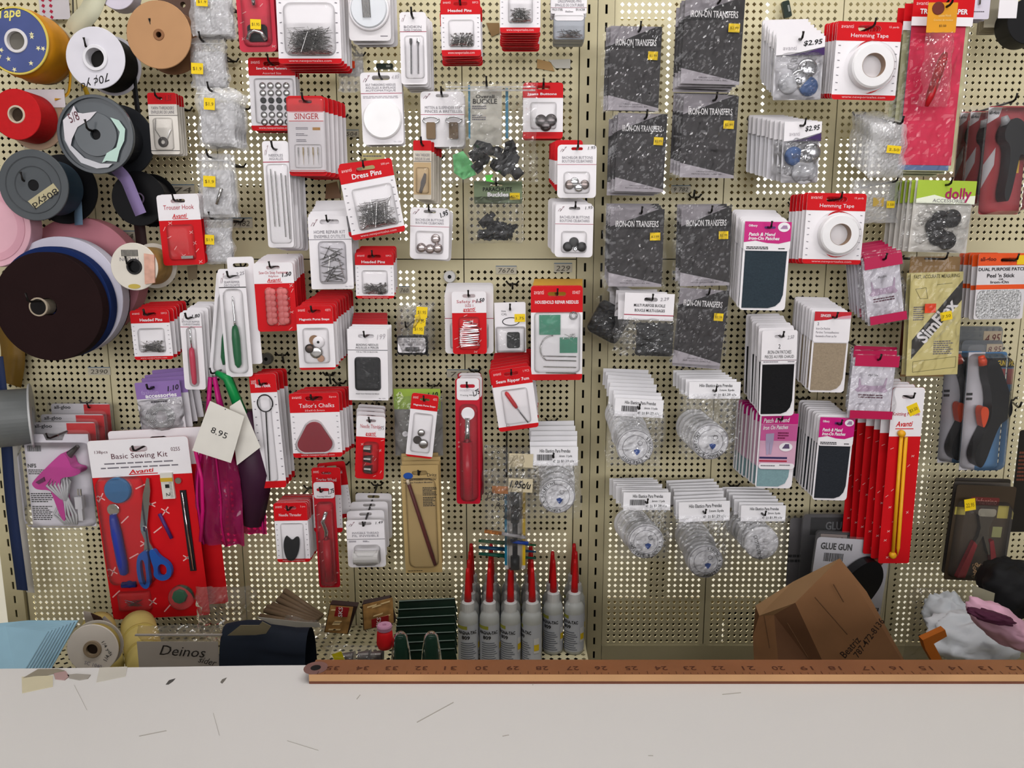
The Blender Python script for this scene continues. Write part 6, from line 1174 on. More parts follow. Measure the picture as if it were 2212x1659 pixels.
# cards cut by the top right corner
c = card('needle_card', (2090, -60, 2140, 42), .10, 'white and purple needle card at the top right edge'); c.plate('backing_card', M('d8d2de', .45), r=.002); c.bars([(.2, .82, .8, .86, 1)], GREYINK); c.rod(.5, .2, .5, .7, .0015, STEEL, 'needle', .003); stack(c, 3, .01, 'white and purple needle card', hk=False)
c = card('needle_card', (2130, -60, 2172, 60), .08, 'ridged beige card stack at the top right edge'); c.plate('backing_card', M('b8b09a', .5)); stack(c, 6, .008, 'ridged beige card', hk=False, back=(2120, -40)); c = card('white_notion_card', (2160, -60, 2200, 40), .11, 'plain white card beside the black roll at the top right'); c.plate('backing_card', WHITE)
# ------------------------------------------------------------------ ribbon and tape spools at the left
def spool(name, cx, cy, d, label, cat='spool', tilt=(0, 0)):
    p = P(cx, cy, d); r = empty(name, p, label, cat, 'ribbon spools on the left hooks', (math.radians(tilt[0]), 0, math.radians(tilt[1])))
    s = (P(cx + 50, cy, d).x - P(cx - 50, cy, d).x) / 100
    return r, s
def rng(root, name, mat, ri, ro, y0, y1, n=56, label=None, ox=0, oz=0, ch=.0006):
    return MB().lathe([(ri, y0), (ro - ch, y0), (ro, y0 + ch), (ro, y1 - ch), (ro - ch, y1), (ri, y1)], n, (ox, 0, oz)).build(name, mat, root, fix=True, label=label)
def face_text(root, st, x, z, wd, ht, y, mat, rot=0, bold=0.0, name='lettering', shear=0):
    vs, fs = text_geo(st, bold); a = math.radians(rot)
    return MB().add([(x + ((u - .5) * wd + shear * (v - .5) * ht) * math.cos(a) - (v - .5) * ht * math.sin(a), y, z + ((u - .5) * wd + shear * (v - .5) * ht) * math.sin(a) + (v - .5) * ht * math.cos(a)) for u, v in vs], fs).build(name, mat, root)
def shook(px, py, d, what): h_ = P(px, py, d); hook(h_.x, h_.z, h_.x, h_.z, d + .02, what, tip=.012)
def ribbon(name, pts, wd, mat, label, cat='ribbon', t=.0005, group=None):
    """flat strip hanging along (px, py, d) points"""
    q = [P(*p) for p in pts]; o = q[-1]; r = empty(name, o, label, cat, group); mb = MB(); n = len(q); fine = []
    for i in range(n - 1):
        for k in range(6): fine.append(q[i].lerp(q[i + 1], k / 6))
    fine.append(q[-1]); sm = fine[:]
    for _ in range(4): sm = [sm[0]] + [(sm[i - 1] + sm[i] * 2 + sm[i + 1]) / 4 for i in range(1, len(sm) - 1)] + [sm[-1]]
    vs = []; fs = []
    for i, p in enumerate(sm):
        dv = (sm[min(i + 1, len(sm) - 1)] - sm[max(i - 1, 0)]); nn = Vector((dv.z, 0, -dv.x)); nn = nn.normalized() if nn.length > 1e-6 else Vector((1, 0, 0))
        for s_ in (-1, 1):
            for y in (0, t): w_ = p - o + nn * s_ * wd / 2; vs.append((w_.x, w_.y + y + .002 * s_, w_.z))
    for i in range(len(sm) - 1):
        a = i * 4; b = a + 4; fs += [(a, a + 2, b + 2, b), (a + 1, b + 1, b + 3, a + 3), (a, b, b + 1, a + 1), (a + 2, a + 3, b + 3, b + 2)]
    mb.add(vs, fs).build('strip', mat, r, smooth=True, fix=True)
    return r
# golden yellow tape on a blue star printed flange
r, s = spool('tape_spool', 35, 88, .13, 'golden yellow tape spool with a blue star printed flange reading Tape'); R = 70 * s; GY = M('c8860f', .6, var=.2, scale=60, bump=.3)
fl = rng(r, 'front_flange', M('4a568a', .5, var=.25, scale=30), 22 * s, R - .0025, 0, .0016); rng(r, 'yellow_rim', M('d8c25a', .45), R - .0025, R, -.0004, .0018); rng(r, 'white_core', M('dcd8d8', .45), 19 * s, 25 * s, -.0015, .08)
w_ = MB(); w_.lathe([(24 * s, .002), (R * .96, .002), (R * 1.04, .015), (R * 1.02, .03), (R * 1.06, .045), (R * .98, .062), (24 * s, .062)], 48, (0, 0, 0)); w_.build('tape_winding', GY, r, smooth=True, fix=True); rng(r, 'back_flange', M('b8a890', .6), 22 * s, R * 1.0, .063, .065)
face_text(r, 'Tape', -.006, .033, .032, .017, -.0004, M('e8dc78', .5), 4, .02, shear=.25); face_text(r, 'Duo', -.038, 0, .026, .014, -.0004, M('e8dc78', .5), 75, .02)
rn = random.Random(2); mb = MB()
for k in range(12):
    a = rn.uniform(0, 6.28); q = rn.uniform(.5, .86) * R; x, z = q * math.cos(a), q * math.sin(a); mb.prism([[(x + .0035 * (1 if j % 2 == 0 else .4) * math.cos(j * .628 + a), z + .0035 * (1 if j % 2 == 0 else .4) * math.sin(j * .628 + a)) for j in range(10)]], -.0004, 0)
mb.build('printed_stars', M('e8e0b0', .5), r, kind='stuff'); rng(r, 'core_bore', M('6a665e', .7), 0, 19 * s, .004, .006)
ribbon('tape_tail', [(150, 110, .075), (152, 170, .08), (148, 205, .085), (118, 213, .09)], .006, M('c8920f', .6), 'loose golden tape end curling below the yellow spool')
ribbon('tape_tail', [(178, 180, .05), (190, 206, .05)], .008, M('c8a01c', .6), 'short golden strip behind the white spool'); shook(38, 80, .10, 'the golden tape spool')
# red roll on a cardboard flange
r, s = spool('ribbon_roll', 35, 247, .13, 'bright red ribbon roll on a tan cardboard flange'); rng(r, 'red_winding', M('c01016', .7, var=.1, scale=120, bump=.2), 18 * s, 53 * s, 0, .04, label='red ribbon'); rng(r, 'paper_core', M('c9b8a2', .6), 15 * s, 19 * s, -.0006, .042); rng(r, 'cardboard_flange', M('b0937a', .65), 15 * s, 66 * s, .042, .044); rng(r, 'core_bore', M('3a2c20', .8), 0, 15 * s, .006, .008)
pl = MB(); pl.box(-.01, .045, .0405, .0415, .016, .040); pl.build('white_label', M('dcd8da', .5), r); shook(30, 240, .10, 'the red ribbon roll')
# white spool with black ribbon
r, s = spool('ribbon_spool', 206, 125, .12, 'white spool of black ribbon with handwritten price on its flange'); rng(r, 'front_flange', M('dedbe2', .45), 22 * s, 64 * s, 0, .0015, label='white flange'); rng(r, 'core_lip', M('e4e2e6', .45), 20 * s, 27 * s, -.002, .05); rng(r, 'black_winding', M('0c0c0e', .7, bump=.2, scale=100, spec=.15), 25 * s, 58 * s, .002, .045); rng(r, 'back_flange', M('cfccd2', .45), 22 * s, 64 * s, .046, .0475); rng(r, 'core_bore', M('1c1a18', .8), 0, 20 * s, .012, .014)
face_text(r, '70¢ yd.', -.005, -.030, .045, .013, -.0004, INK, 200, 0.0, 'handwritten_price', .3); shook(205, 112, .10, 'the white spool of black ribbon')
ribbon('ribbon_tail', [(284, 110, .075), (291, 190, .075), (300, 260, .07), (312, 330, .06)], .009, M('101012', .6), 'black ribbon tail hanging from the white spool')
# tan cardboard disc
r, s = spool('cardboard_reel', 343, 75, .125, 'plain tan cardboard reel with a small centre hole'); rng(r, 'front_disc', M('b98c62', .6, var=.08), 7 * s, 70 * s, 0, .002); rng(r, 'hole_rim', M('8a5f3e', .6), 6 * s, 12 * s, -.0008, .003); rng(r, 'reel_core', M('5a3a28', .7), 6 * s, 40 * s, .002, .04); rng(r, 'back_disc', M('8a6244', .6), 7 * s, 68 * s, .04, .042); shook(343, 72, .10, 'the tan cardboard reel')
r, s = spool('cardboard_reel', 395, 10, .06, 'dark brown reel half hidden behind the tan one'); rng(r, 'disc', M('5a4236', .6), 6 * s, 55 * s, 0, .01)
r, s = spool('cardboard_reel', 252, -22, .10, 'lilac white reel cut off by the top edge'); rng(r, 'disc', M('d2cad6', .5), 6 * s, 40 * s, 0, .02)
ribbon('elastic_tail', [(212, -20, .10), (195, 25, .10), (165, 55, .09), (158, 72, .085)], .030, M('cfcdb2', .6), 'wide cream elastic band hanging from the top edge'); ribbon('ribbon_tail', [(157, -10, .03), (158, 40, .03)], .004, M('14120f', .6), 'thin dark cord hanging at the top left')
k = card('printed_ribbon_card', (85, -20, 150, 42), .02, 'white card with crimson print at the top left'); k.plate('backing_card', M('c8c2c4', .5)); k.strokes([(.1 + .25 * i, .3 + .2 * j, .18 + .25 * i, .36 + .2 * j) for i in range(2) for j in range(4)], M('a81a3a', .5), .004)
# grey plastic spool with torn labels
r, s = spool('plastic_spool', 208, 291, .15, 'glossy grey plastic spool with torn white labels'); GP = M('4d5256', .22, var=.05); rng(r, 'front_flange', GP, 11 * s, 82 * s, 0, .003, label='grey plastic flange'); rng(r, 'raised_rim', M('43484c', .2), 76 * s, 82.5 * s, -.003, .0); rng(r, 'hub_step', M('575c60', .22), 11 * s, 46 * s, -.0022, 0); rng(r, 'barrel', M('1c1e22', .5, spec=.2), 11 * s, 55 * s, .003, .06); rng(r, 'back_flange', M('202226', .5, spec=.2), 11 * s, 80 * s, .06, .063); rng(r, 'hub_bore', BLACK, 0, 11 * s, .002, .004)
def scrap(pts, mat, nm='torn_label', y=-.0032): return MB().prism([[((x - 208) * s, -(z - 291) * s) for x, z in pts]], y - .0003, y).build(nm, mat, r)
scrap([(142, 262), (160, 246), (168, 232), (174, 246), (186, 248), (216, 244), (200, 260), (186, 268), (172, 276), (158, 300), (152, 320), (142, 300)][::-1], M('d9d4d8', .5)); scrap([(244, 256), (262, 262), (274, 280), (270, 304), (258, 325), (250, 348), (228, 346), (218, 350), (230, 330), (252, 318), (258, 300), (262, 286)][::-1], M('bcd8cc', .5)); scrap([(140, 300), (150, 322), (172, 350), (205, 362), (230, 360), (240, 352), (215, 352), (180, 340), (158, 318)][::-1], M('c4c4c8', .4), y=-.0028)
face_text(r, '5/8', -.026, .022, .014, .012, -.0038, M('5a2a34', .6), 20); shook(208, 285, .14, 'the grey plastic spool')
# dark grey spool with blue ribbon
r, s = spool('plastic_spool', 72, 400, .15, 'matte grey spool of blue ribbon with a masking tape price'); rng(r, 'front_flange', M('4f5356', .5, var=.12, scale=30), 12 * s, 75 * s, 0, .003, label='grey flange'); rng(r, 'ring_groove', M('44474a', .5), 38 * s, 40 * s, -.0004, 0); rng(r, 'ring_groove', M('44474a', .5), 58 * s, 60 * s, -.0004, 0); rng(r, 'hub_bore', BLACK, 0, 12 * s, .001, .003); rng(r, 'blue_winding', M('2c4356', .6, var=.2), 12 * s, 60 * s, .003, .055); rng(r, 'back_flange', M('101114', .5, spec=.15), 12 * s, 78 * s, .07, .073)
MB().prism([[((x - 72) * s, -(z - 400) * s) for x, z in ((57, 434), (116, 396), (127, 412), (72, 450))][::-1]], -.0008, -.0004).build('masking_tape', M('b8ae8a', .6), r); face_text(r, '80¢yd', .0145, -.0165, .040, .011, -.0012, INK, 212, 0.0, 'handwritten_price'); shook(72, 395, .13, 'the matte grey spool')
ribbon('ribbon_tail', [(162, 400, .08), (168, 440, .08), (170, 486, .085)], .014, M('6f8aa2', .7), 'pale blue ribbon tail hanging below the matte grey spool')
# black spool with lavender ribbon
r, s = spool('ribbon_spool', 299, 429, .10, 'black spool partly covered by a lavender ribbon'); rng(r, 'front_flange', M('0b0b0d', .5, spec=.15), 8 * s, 58 * s, 0, .002); rng(r, 'hub_ring', M('6a5a72', .4), 10 * s, 13 * s, -.0008, 0); rng(r, 'winding', M('1a181c', .7), 8 * s, 48 * s, .002, .04); rng(r, 'back_flange', M('0b0b0d', .5, spec=.15), 8 * s, 58 * s, .04, .042); shook(298, 428, .09, 'the black spool')
ribbon('ribbon_tail', [(246, 360, .115), (272, 385, .118), (288, 425, .118), (304, 463, .116)], .018, M('8a78a4', .7), 'lavender ribbon strip hanging over the black spool'); ribbon('ribbon_tail', [(300, 478, .07), (304, 510, .07), (306, 530, .07)], .018, M('2a1414', .7), 'dark brown ribbon tail below the black spool')
# pink roll and the big bias rolls
r, s = spool('bias_tape_roll', -22, 488, .12, 'pale pink tape roll cut by the left edge', 'roll'); rng(r, 'pink_winding', M('ecb8c4', .6, var=.06), 12 * s, 88 * s, 0, .028, 64); rng(r, 'inner_band', M('e2a8b6', .6), 60 * s, 76 * s, -.0008, 0)
for i, (x, y, rad, d, th, col, lb) in enumerate([(104, 663, 117, .155, .018, '231414', 'large dark brown bias tape roll in front of the others'), (118, 655, 121, .134, .018, '1a2c5c', 'navy bias tape roll behind the dark brown one'), (138, 640, 127, .113, .020, 'd6d2e0', 'white bias tape roll behind the navy one'), (146, 640, 124, .090, .016, '2c1c1c', 'dark brown bias tape roll behind the white one'), (175, 598, 126, .064, .030, 'cf8894', 'dusty pink bias tape roll, rearmost of the big rolls')]):
    r, s = spool('bias_tape_roll', x, y, d, lb, 'roll'); rng(r, 'tape_winding', M(col, .85, var=.12, scale=25, bump=.05, spec=.12), 19 * s, rad * s, 0, th, 72)
    if i == 0: rng(r, 'paper_core', M('a89a86', .5), 17 * s, 20.5 * s, -.001, .02, ox=-21 * s); rng(r, 'core_bore', M('0e0a0a', .8), 0, 17 * s, -.0006, .003, ox=-21 * s)
shook(83, 650, .16, 'the big bias tape rolls')
# small cream cord spool
r, s = spool('cord_spool', 290, 576, .14, 'cream spool of golden cord with a barcode and copper chain packet'); rng(r, 'front_flange', M('dcd5c8', .45), 16 * s, 51 * s, 0, .0015); rng(r, 'hub_ring', M('1a1818', .4), 13 * s, 17 * s, -.001, .01); rng(r, 'hub_bore', BLACK, 0, 13 * s, .004, .006); rng(r, 'cord_winding', M('b08a4e', .5, var=.35, scale=80, bump=.6), 14 * s, 42 * s, .002, .06); rng(r, 'back_flange', M('dcd5c8', .45), 14 * s, 51 * s, .06, .062)
bc = MB(); u = -.016
while u < .006: bc.box(u, u + .0009, -.0006, -.0002, .014, .023); u += .0018
bc.build('barcode', INK, r, kind='stuff'); face_text(r, 'NYLON', -.006, .010, .026, .005, -.0004, GREYINK, 180); MB().prism([[(.014, -.024), (.028, -.022), (.030, .016), (.016, .018)]], -.003, -.0004).build('copper_packet', M('c99a86', .3, .2, .3, 120), r); MB().prism([circle(-.002, -.027, .0085, 18, .0033)], -.0007, -.0003).build('gold_label', M('b8a24a', .35, .3), r); shook(292, 572, .12, 'the cream cord spool')
# grey cylinder and navy strip at the left edge
r, s = spool('fabric_roll', -2, 905, .10, 'silver grey fabric roll behind the navy strip', 'roll', (0, -62)); rng(r, 'grey_winding', M('6c6f6e', .4, var=.25, scale=15), 10 * s, 62 * s, -.05, .04, 48); rng(r, 'pale_rim', M('c8c8c8', .45), 20 * s, 72 * s, .040, .043)
ribbon('ribbon_tail', [(-6, 770, .06), (10, 900, .065), (22, 1080, .065), (48, 1275, .065)], .020, M('17284e', .6), 'navy ribbon hanging along the left post'); ribbon('paper_strip', [(34, 930, .03), (42, 1100, .03), (66, 1280, .03)], .016, M('cfcbc4', .55), 'white paper strip hanging right of the navy ribbon')
ribbon('cellophane_strip', [(20, 700, .02), (30, 770, .02), (20, 830, .02)], .04, M('7a5c20', .35), 'amber cellophane behind the big brown roll')
# column of zip bags
for i, (x0, y0, x1, y1, d, n, st, seed, rt) in enumerate([(412, -40, 500, 80, .12, 3, (.22, .33, .5, .49), 201, 0), (413, 84, 488, 192, .11, 2, (.08, .52, .42, .74), 203, 0), (426, 190, 512, 316, .13, 5, (.26, .2, .53, .4), 205, -1), (430, 332, 504, 470, .115, 3, (.22, .36, .57, .53), 207, 0), (438, 466, 502, 570, .10, 2, (.17, .4, .48, .6), 209, 0)]):
    wh = ['topmost in the zip bag column', 'second down in the zip bag column', 'fattest, third down in the zip bag column', 'fourth down in the zip bag column', 'lowest, beside the trouser hook card'][i]
    c = card('small_parts_bag', (x0, y0, x1, y1), d, 'clear zip bag with a yellow sticker, ' + wh, cat='bag', rot=rt); c.hook_uv = (.42, .06); c.plate('brightening_insert', M('dcdadc', .5), .08, .25, .92, .95, .002, lift=-.002, t=.0006); c.bag(0, 0, 1, 1, .007, .005, seed, ZIP, nu=16, nv=20); m = MB(); m.box(c.x(.03), c.x(.97), -.0045, -.003, c.z(.12), c.z(.1)); m.build('zip_strip', film('zip_strip_film', haze=.5, rough=.1, crinkle=.1), c.root); c.sticker(*st, st='$1.9', lift=.0105, rot=-3)  # white plate added behind the film to brighten the bag
    if i == 3: c.rod(.72, .55, .55, .8, .0022, STEEL, 'metal_clip', .009)
    stack(c, n, .012, 'clear zip bag ' + wh, back=None, keep=('bag', 'brightening_insert'), noun='bag', rj=2.5)
# ------------------------------------------------------------------ empty hooks, shelf number strips and other small things on the board
for i, (x, y, L_, lb) in enumerate([(1107, 612, .10, 'nothing, above the black buckle bag'), (1500, 425, .06, 'nothing, above the third right iron-on card'), (610, 765, .07, 'nothing, left of the purse snaps'), (712, 808, .07, "nothing, above the tailor's chalks"), (520, 575, .05, 'nothing, above the seam ripper'), (188, 868, .03, 'nothing, above the pink glue gun')]):
    p = P(x, y, 0); q = P(x, y + 3, L_); hook(p.x, p.z, q.x * .995, p.z - .004, L_, lb)
def strip(x0, y0, x1, y1, st, lb, col='c9c2ae', rot=0):
    k = card('number_label', (x0, y0, x1, y1), .002, lb, rot=rot, cat='label'); k.plate('paper', M(col, .5), lift=-.0012, t=.0006); k.plate('blue_edge', M('5a7a96', .5), 0, 0, 1, .08, lift=-.0006, t=.0004)
    if st: k.texts([(st, .12, .3, .88, .85, 0, .2)], M('5a5448', .6), lift=.0002, name='handwriting')
strip(1071, 574, 1116, 592, '7676', 'small paper strip numbered 7676 below the panel seam'); strip(1197, 568, 1236, 588, '229', 'small paper strip numbered 29 near the centre post'); strip(965, 798, 1032, 816, '7661', 'small paper strip numbered 7661 under the safety pins'); strip(190, 793, 238, 810, '2390', 'small paper strip numbered below the big rolls'); strip(500, 470, 545, 492, '7482', 'small paper strip numbered 7482 beside the zip bags'); strip(404, 868, 446, 884, '7450', 'small paper strip numbered 7450 beside the magenta pouch'); strip(1450, 400, 1492, 416, '9 782', 'small paper strip numbered under the iron-on cards'); strip(862, 618, 885, 634, '760', 'small paper strip numbered near the headed pins'); strip(370, 398, 420, 420, '74', 'paper strip above the trouser hook card'); strip(745, 280, 775, 296, '504', 'paper strip beside the machine needles'); strip(262, 498, 292, 520, '74', 'paper strip under the black spool'); strip(50, 310, 82, 320, '5051', 'paper strip under the red roll'); strip(430, 535, 455, 555, None, 'blank') if False else None
def tape(pts, lb, col, name='tape_piece'):
    q = [P(x, y, .0) for x, y in pts]; b = min(p.z for p in q); x0 = q[0].x; r = empty(name, (x0, 0, b), lb, 'tape'); MB().prism([[(p.x - x0, p.z - b) for p in q][::-1]], -.0016, -.001).build('tape_film', M(col, .4), r); return r
tape([(1160, 128), (1190, 135), (1198, 155), (1160, 148)], 'amber strip of old tape on the board below the pins', 'b08a52'); tape([(1184, 130), (1232, 128), (1232, 148), (1200, 148)], 'grey paper label stuck on the board over amber tape', 'c9c6bc', 'paper_label'); tape([(1050, 50), (1078, 50), (1080, 72), (1062, 80)], 'amber tape scrap beside the top pins stack', '8a6a3e'); tape([(705, 398), (728, 392), (738, 428), (703, 430)], 'brown tape with handwritten 75 left of the dress pins', '8a6444'); tape([(405, 575), (427, 572), (426, 603), (408, 605)], 'beige tape scrap under the trouser hook card', 'a39478')
for x, y, lb in ((971, 598, 'white round plastic stud above the safety pins'), (574, 776, 'grey round plastic stud above the bias hook')):
    p = P(x, y, .012); r = empty('plastic_stud', p, lb, 'stud'); MB().lathe([(.003, 0), (.0085, 0), (.0095, .002), (.0095, .010), (.003, .010)], 24).build('stud_ring', M('d8d6d4' if x > 900 else '6a6862', .3), r, fix=True); MB().lathe([(0, .001), (.003, .001), (.003, .010), (0, .010)], 12, close=False).build('stud_hole', BLACK, r, fix=True)
# ------------------------------------------------------------------ glue bottles on the base shelf
def bottle(x, y, z, label, turn=0.0):
    r = empty('glue_bottle', (x, y, z), label, 'bottle', 'glue bottles with red nozzles', (0, 0, turn)); R = .0155
    MB().lathe([(0, 0), (R * .9, 0), (R, .003), (R, .070), (R * .97, .076), (R * .8, .082), (.0092, .085), (.0092, .088), (0, .088)], 28, axis='z', close=False).build('bottle_body', M('b4b6b2', .35, var=.03, spec=.4), r, smooth=True, fix=True)
    MB().lathe([(0, .084), (.0098, .084), (.0098, .098), (.008, .100), (0, .100)], 20, axis='z', close=False).build('white_collar', M('cfcfcd', .4), r, smooth=False, fix=True)
    MB().lathe([(0, .099), (.0058, .099), (.0052, .112), (.0032, .146), (.0026, .152), (0, .153)], 16, axis='z', close=False).build('red_nozzle', M('c01418', .35), r, smooth=True, fix=True)
    lab = MB(); n = 20; R2 = R + .0003; b = []
    def arc(a0, a1, z0, z1, rr, k=14):
        vs = []; fs = []
        for i in range(k + 1):
            a = a0 + (a1 - a0) * i / k; vs += [(rr * math.sin(a), -rr * math.cos(a), z0), (rr * math.sin(a), -rr * math.cos(a), z1)]
        for i in range(k): fs.append((2 * i, 2 * i + 2, 2 * i + 3, 2 * i + 1))
        return vs, fs
    lb = MB().add(*arc(-1.9, 1.9, .006, .067, R2)).build('paper_label', M('b9bcc4', .5), r, smooth=True)
    MB().add(*arc(-1.5, -.2, .0605, .066, R2 + .0002)).build('olive_band', M('9a9a3a', .5), lb); st = MB()
    def ctext(s_, a0, a1, z0, z1, mat, bold=0.0, nm='lettering'):
        vs, fs = text_geo(s_, bold); MB().add([((R2 + .0004) * math.sin(a0 + (a1 - a0) * u), -(R2 + .0004) * math.cos(a0 + (a1 - a0) * u), z0 + (z1 - z0) * v) for u, v in vs], fs).build(nm, mat, lb)
    ctext('MAGNA-TAC', -1.15, .75, .0525, .058, INK, .03); ctext('809', -.75, .05, .0445, .0505, INK, .03)
    q = MB()
    for k in range(9): q.add(*arc(-.9, .7 - (k % 3) * .15, .009 + k * .0036, .0104 + k * .0036, R2 + .0003, 8))
    q.build('fine_print', M('6a6e78', .6), lb, kind='stuff'); MB().add(*arc(1.0, 1.55, .022, .046, R2 + .0005, 6)).build('barcode_label', M('d0d0d0', .5), lb); MB().add(*arc(1.02, 1.53, .026, .036, R2 + .0008, 6)).build('price_sticker', M('d8b81c', .5), lb)
    return r
bf = [(1012, 1423 - 0, 0.1), (1058, 1423, 0.05), (1103, 1423, -.35), (1149, 1423, -.9)]
yb = -.245
proto = None; COLS = []
def bat(px, y): # x of a bottle column seen at pixel px, standing at depth y on the shelf
    v = ray(px, 1400); t = (y - CAMY) / v.y; return v.x * t
NAME = ['first', 'second', 'third', 'fourth', 'fifth', 'sixth']
FX = [bat(px, -.118) for px in (1012, 1058, 1103, 1149)] + [bat(1194, -.083), bat(1239, -.083)]
rows = [('front row', -.118, [0, 1, 2, 3], [.15, .1, -.3, -.85]), ('second row', -.085, [0, 1, 2, 3, 4, 5], [.2, -.1, .3, .1, -.3, -.45]), ('third row', -.052, [0, 1, 2, 3, 4, 5], [0, .4, .2, -.2, .3, .1]), ('rear row', -.019, [0, 1, 2, 3, 5], [0, .1, .2, .3, -.3])]
for rn_, y, xs, ts in rows:
    for i, ci in enumerate(xs):
        x = FX[ci] + (.004 if ci == 5 and y > -.06 else 0); lb = f'white glue bottle with red nozzle, {NAME[ci]} from the left in the {rn_}'
        if proto is None: proto = bottle(x, y, ZSHELF, lb, ts[i]); continue
        b = copy_thing(proto, None, True); b.location = (x, y, ZSHELF); b.rotation_euler = (0, 0, ts[i]); b['label'] = lb
# ------------------------------------------------------------------ things lying in the trough behind the counter, left to right
def on(px, py, y): return P(px, py, -y)
# folded pale blue cloth: sheets fanned over each other
p = on(60, 1440, -.30); r = empty('folded_cloth', (p.x, -.30, ZSHELF), 'stack of pale blue folded cloth at the lower left corner', 'fabric'); CB = M('9cc6d8', .75, var=.08, scale=30)
for k in range(9):
    a = on(-60, 1352 + k * 3.0, -.30 - .006 * k); b = on(168 - k * 8, 1340 + k * 3, -.26 - .006 * k); c1 = on(95 - k * 7, 1470, -.36 - .006 * k); d1 = on(-60, 1470, -.36 - .006 * k); e1 = on(60 - k * 6, 1340 + k * 1.5, -.27 - .006 * k)
    mb = MB(); q = [a, e1, b, c1, d1]; o = r.location
    mb.add([tuple(v - o) for v in q] + [tuple(v - o + Vector((0, .0022, -.001))) for v in q], [(4, 3, 2, 1, 0), (5, 6, 7, 8, 9)] + [(i, (i + 1) % 5, 5 + (i + 1) % 5, 5 + i) for i in range(5)]); mb.build('cloth_layer', CB, r, fix=True)
# white spool SC 1040
c0 = on(200, 1402, -.34); r = empty('ribbon_spool', c0, 'white spool with handwritten numbers lying on the shelf', 'spool'); s = (on(250, 1402, -.34) - on(150, 1402, -.34)).x / 100; r.rotation_euler = (math.radians(-6), 0, math.radians(4)); rng(r, 'front_flange', M('cfc6ba', .5), 17 * s, 54 * s, 0, .002); rng(r, 'core_lip', M('8a7860', .5), 12 * s, 19 * s, -.002, .03); rng(r, 'core_bore', M('2a1c10', .8), 0, 12 * s, .002, .004); rng(r, 'yellow_winding', M('a8924e', .7), 17 * s, 48 * s, .002, .014); rng(r, 'back_flange', M('b0a89c', .5), 17 * s, 54 * s, .014, .016); face_text(r, 'SC 1040', .000, -.0195, .021, .0045, -.0005, GREYINK, -18); face_text(r, '1/4 yds', .017, .0, .020, .005, -.0005, INK, -60, 0, 'handwriting'); face_text(r, '1/4.', .0165, -.011, .009, .005, -.0005, INK, 60, 0, 'handwriting')
# yellow fabric rolls
for i, (pa, pb, ra, lb) in enumerate([((228, 1440, -.27), (212, 1352, -.16), .0225, 'yellow fabric roll, left one of the leaning pair'), ((318, 1445, -.28), (298, 1350, -.17), .0235, 'yellow fabric roll, right one of the leaning pair')]):
    a = on(*pa); b = on(*pb); r = empty('fabric_roll', (a.x, a.y, a.z - .02), lb, 'fabric', 'yellow fabric rolls'); a2 = a - r.location; b2 = b - r.location
    n_ = 9; MB().tube([tuple(a2.lerp(b2, k / (n_ - 1))) for k in range(n_)], [ra * (1 + .03 * math.sin(k * 2.1 + i)) for k in range(n_)], 28).build('rolled_cloth', M('cdb96c', .85, var=.12, scale=30, bump=.3), r, smooth=True)
    for k in (2, 5): c_ = a2.lerp(b2, k / 8); MB().tube([tuple(c_ + (b2 - a2) * .0), tuple(c_ + (b2 - a2) * .03)], ra * 1.045, 28).build('cloth_fold', M('c0aa5a', .85), r, smooth=True)
c = Card('trim_remnant', 212, 1345, 60, 60, .22, 10, 'white and brown lace scraps behind the yellow rolls', 'fabric'); c.plate('lace', M('a89c92', .8), outline=[(c.x(u), c.z(v)) for u, v in ((.1, 0), (.35, .1), (.45, .5), (.8, .3), (1, .6), (.9, 1), (0, 1))]); c.plate('brown_trim', M('3a2218', .8), outline=[(c.x(u), c.z(v)) for u, v in ((.4, .1), (.7, .3), (.8, .7), (.5, .8))], lift=.002, t=.002)
# clear box bag with handwritten note
c = card('note_bag', (312, 1355, 492, 1450), .33, 'clear plastic bag of trims with a handwritten paper note', cat='bag'); c.plate('paper_note', M('a8a096', .6), .02, .14, .97, .98, lift=.020, t=.0005); c.texts([('Deinos', .3, .24, .82, .46, -4, .35), ('sider', .74, .5, .94, .64, -14, .35)], M('241f1c', .6), lift=.0212, name='handwriting'); c.bag(-.05, -.05, 1.02, 1.02, .012, .004, 301, film('dusty_bag', 'e4e0d8', haze=.07, rough=.08, crinkle=.35, scale=50, ior=1.5), nu=20, nv=14); m = MB(); m.box(c.x(-.02), c.x(1), -.016, -.013, c.z(.06), c.z(.03)); m.build('zip_strip', M('9a958c', .3), c.root)
c = card('loose_bag', (430, 1265, 560, 1380), .26, 'crumpled clear bag lying behind the note bag', cat='bag'); c.bag(0, 0, 1, 1, .02, .012, 303, film('dusty_bag', 'e4e0d8', haze=.07, rough=.08, crinkle=.35, scale=50, ior=1.5), nu=18, nv=18)
# dark navy bolt
a = on(490, 1440, -.35); b = on(680, 1348, -.28); r = empty('fabric_bolt', ((a.x + b.x) / 2, -.32, ZSHELF), 'dark navy fabric bolt with a beige paper end band', 'fabric'); mb = MB(); zt = on(560, 1358, -.34).z - ZSHELF; hw = (on(670, 1400, -.34).x - on(487, 1400, -.34).x) / 2
mb.grid(lambda u, v: (-hw + 2 * hw * v, .028 * math.cos(u * 6.2832) - .01, zt / 2 + (zt / 2) * (abs(math.sin(u * 6.2832)) ** .6) * (1 if math.sin(u * 6.2832) > 0 else -1) * (1 + .06 * math.sin(v * 5))), 28, 8); mb.add([(-hw, .028 * math.cos(i / 16 * 6.2832) - .01, zt / 2 + zt / 2 * math.sin(i / 16 * 6.2832)) for i in range(16)], [tuple(range(16))]); mb.build('bolt_cloth', M('0c1624', .75, var=.2, scale=50), r, smooth=True)
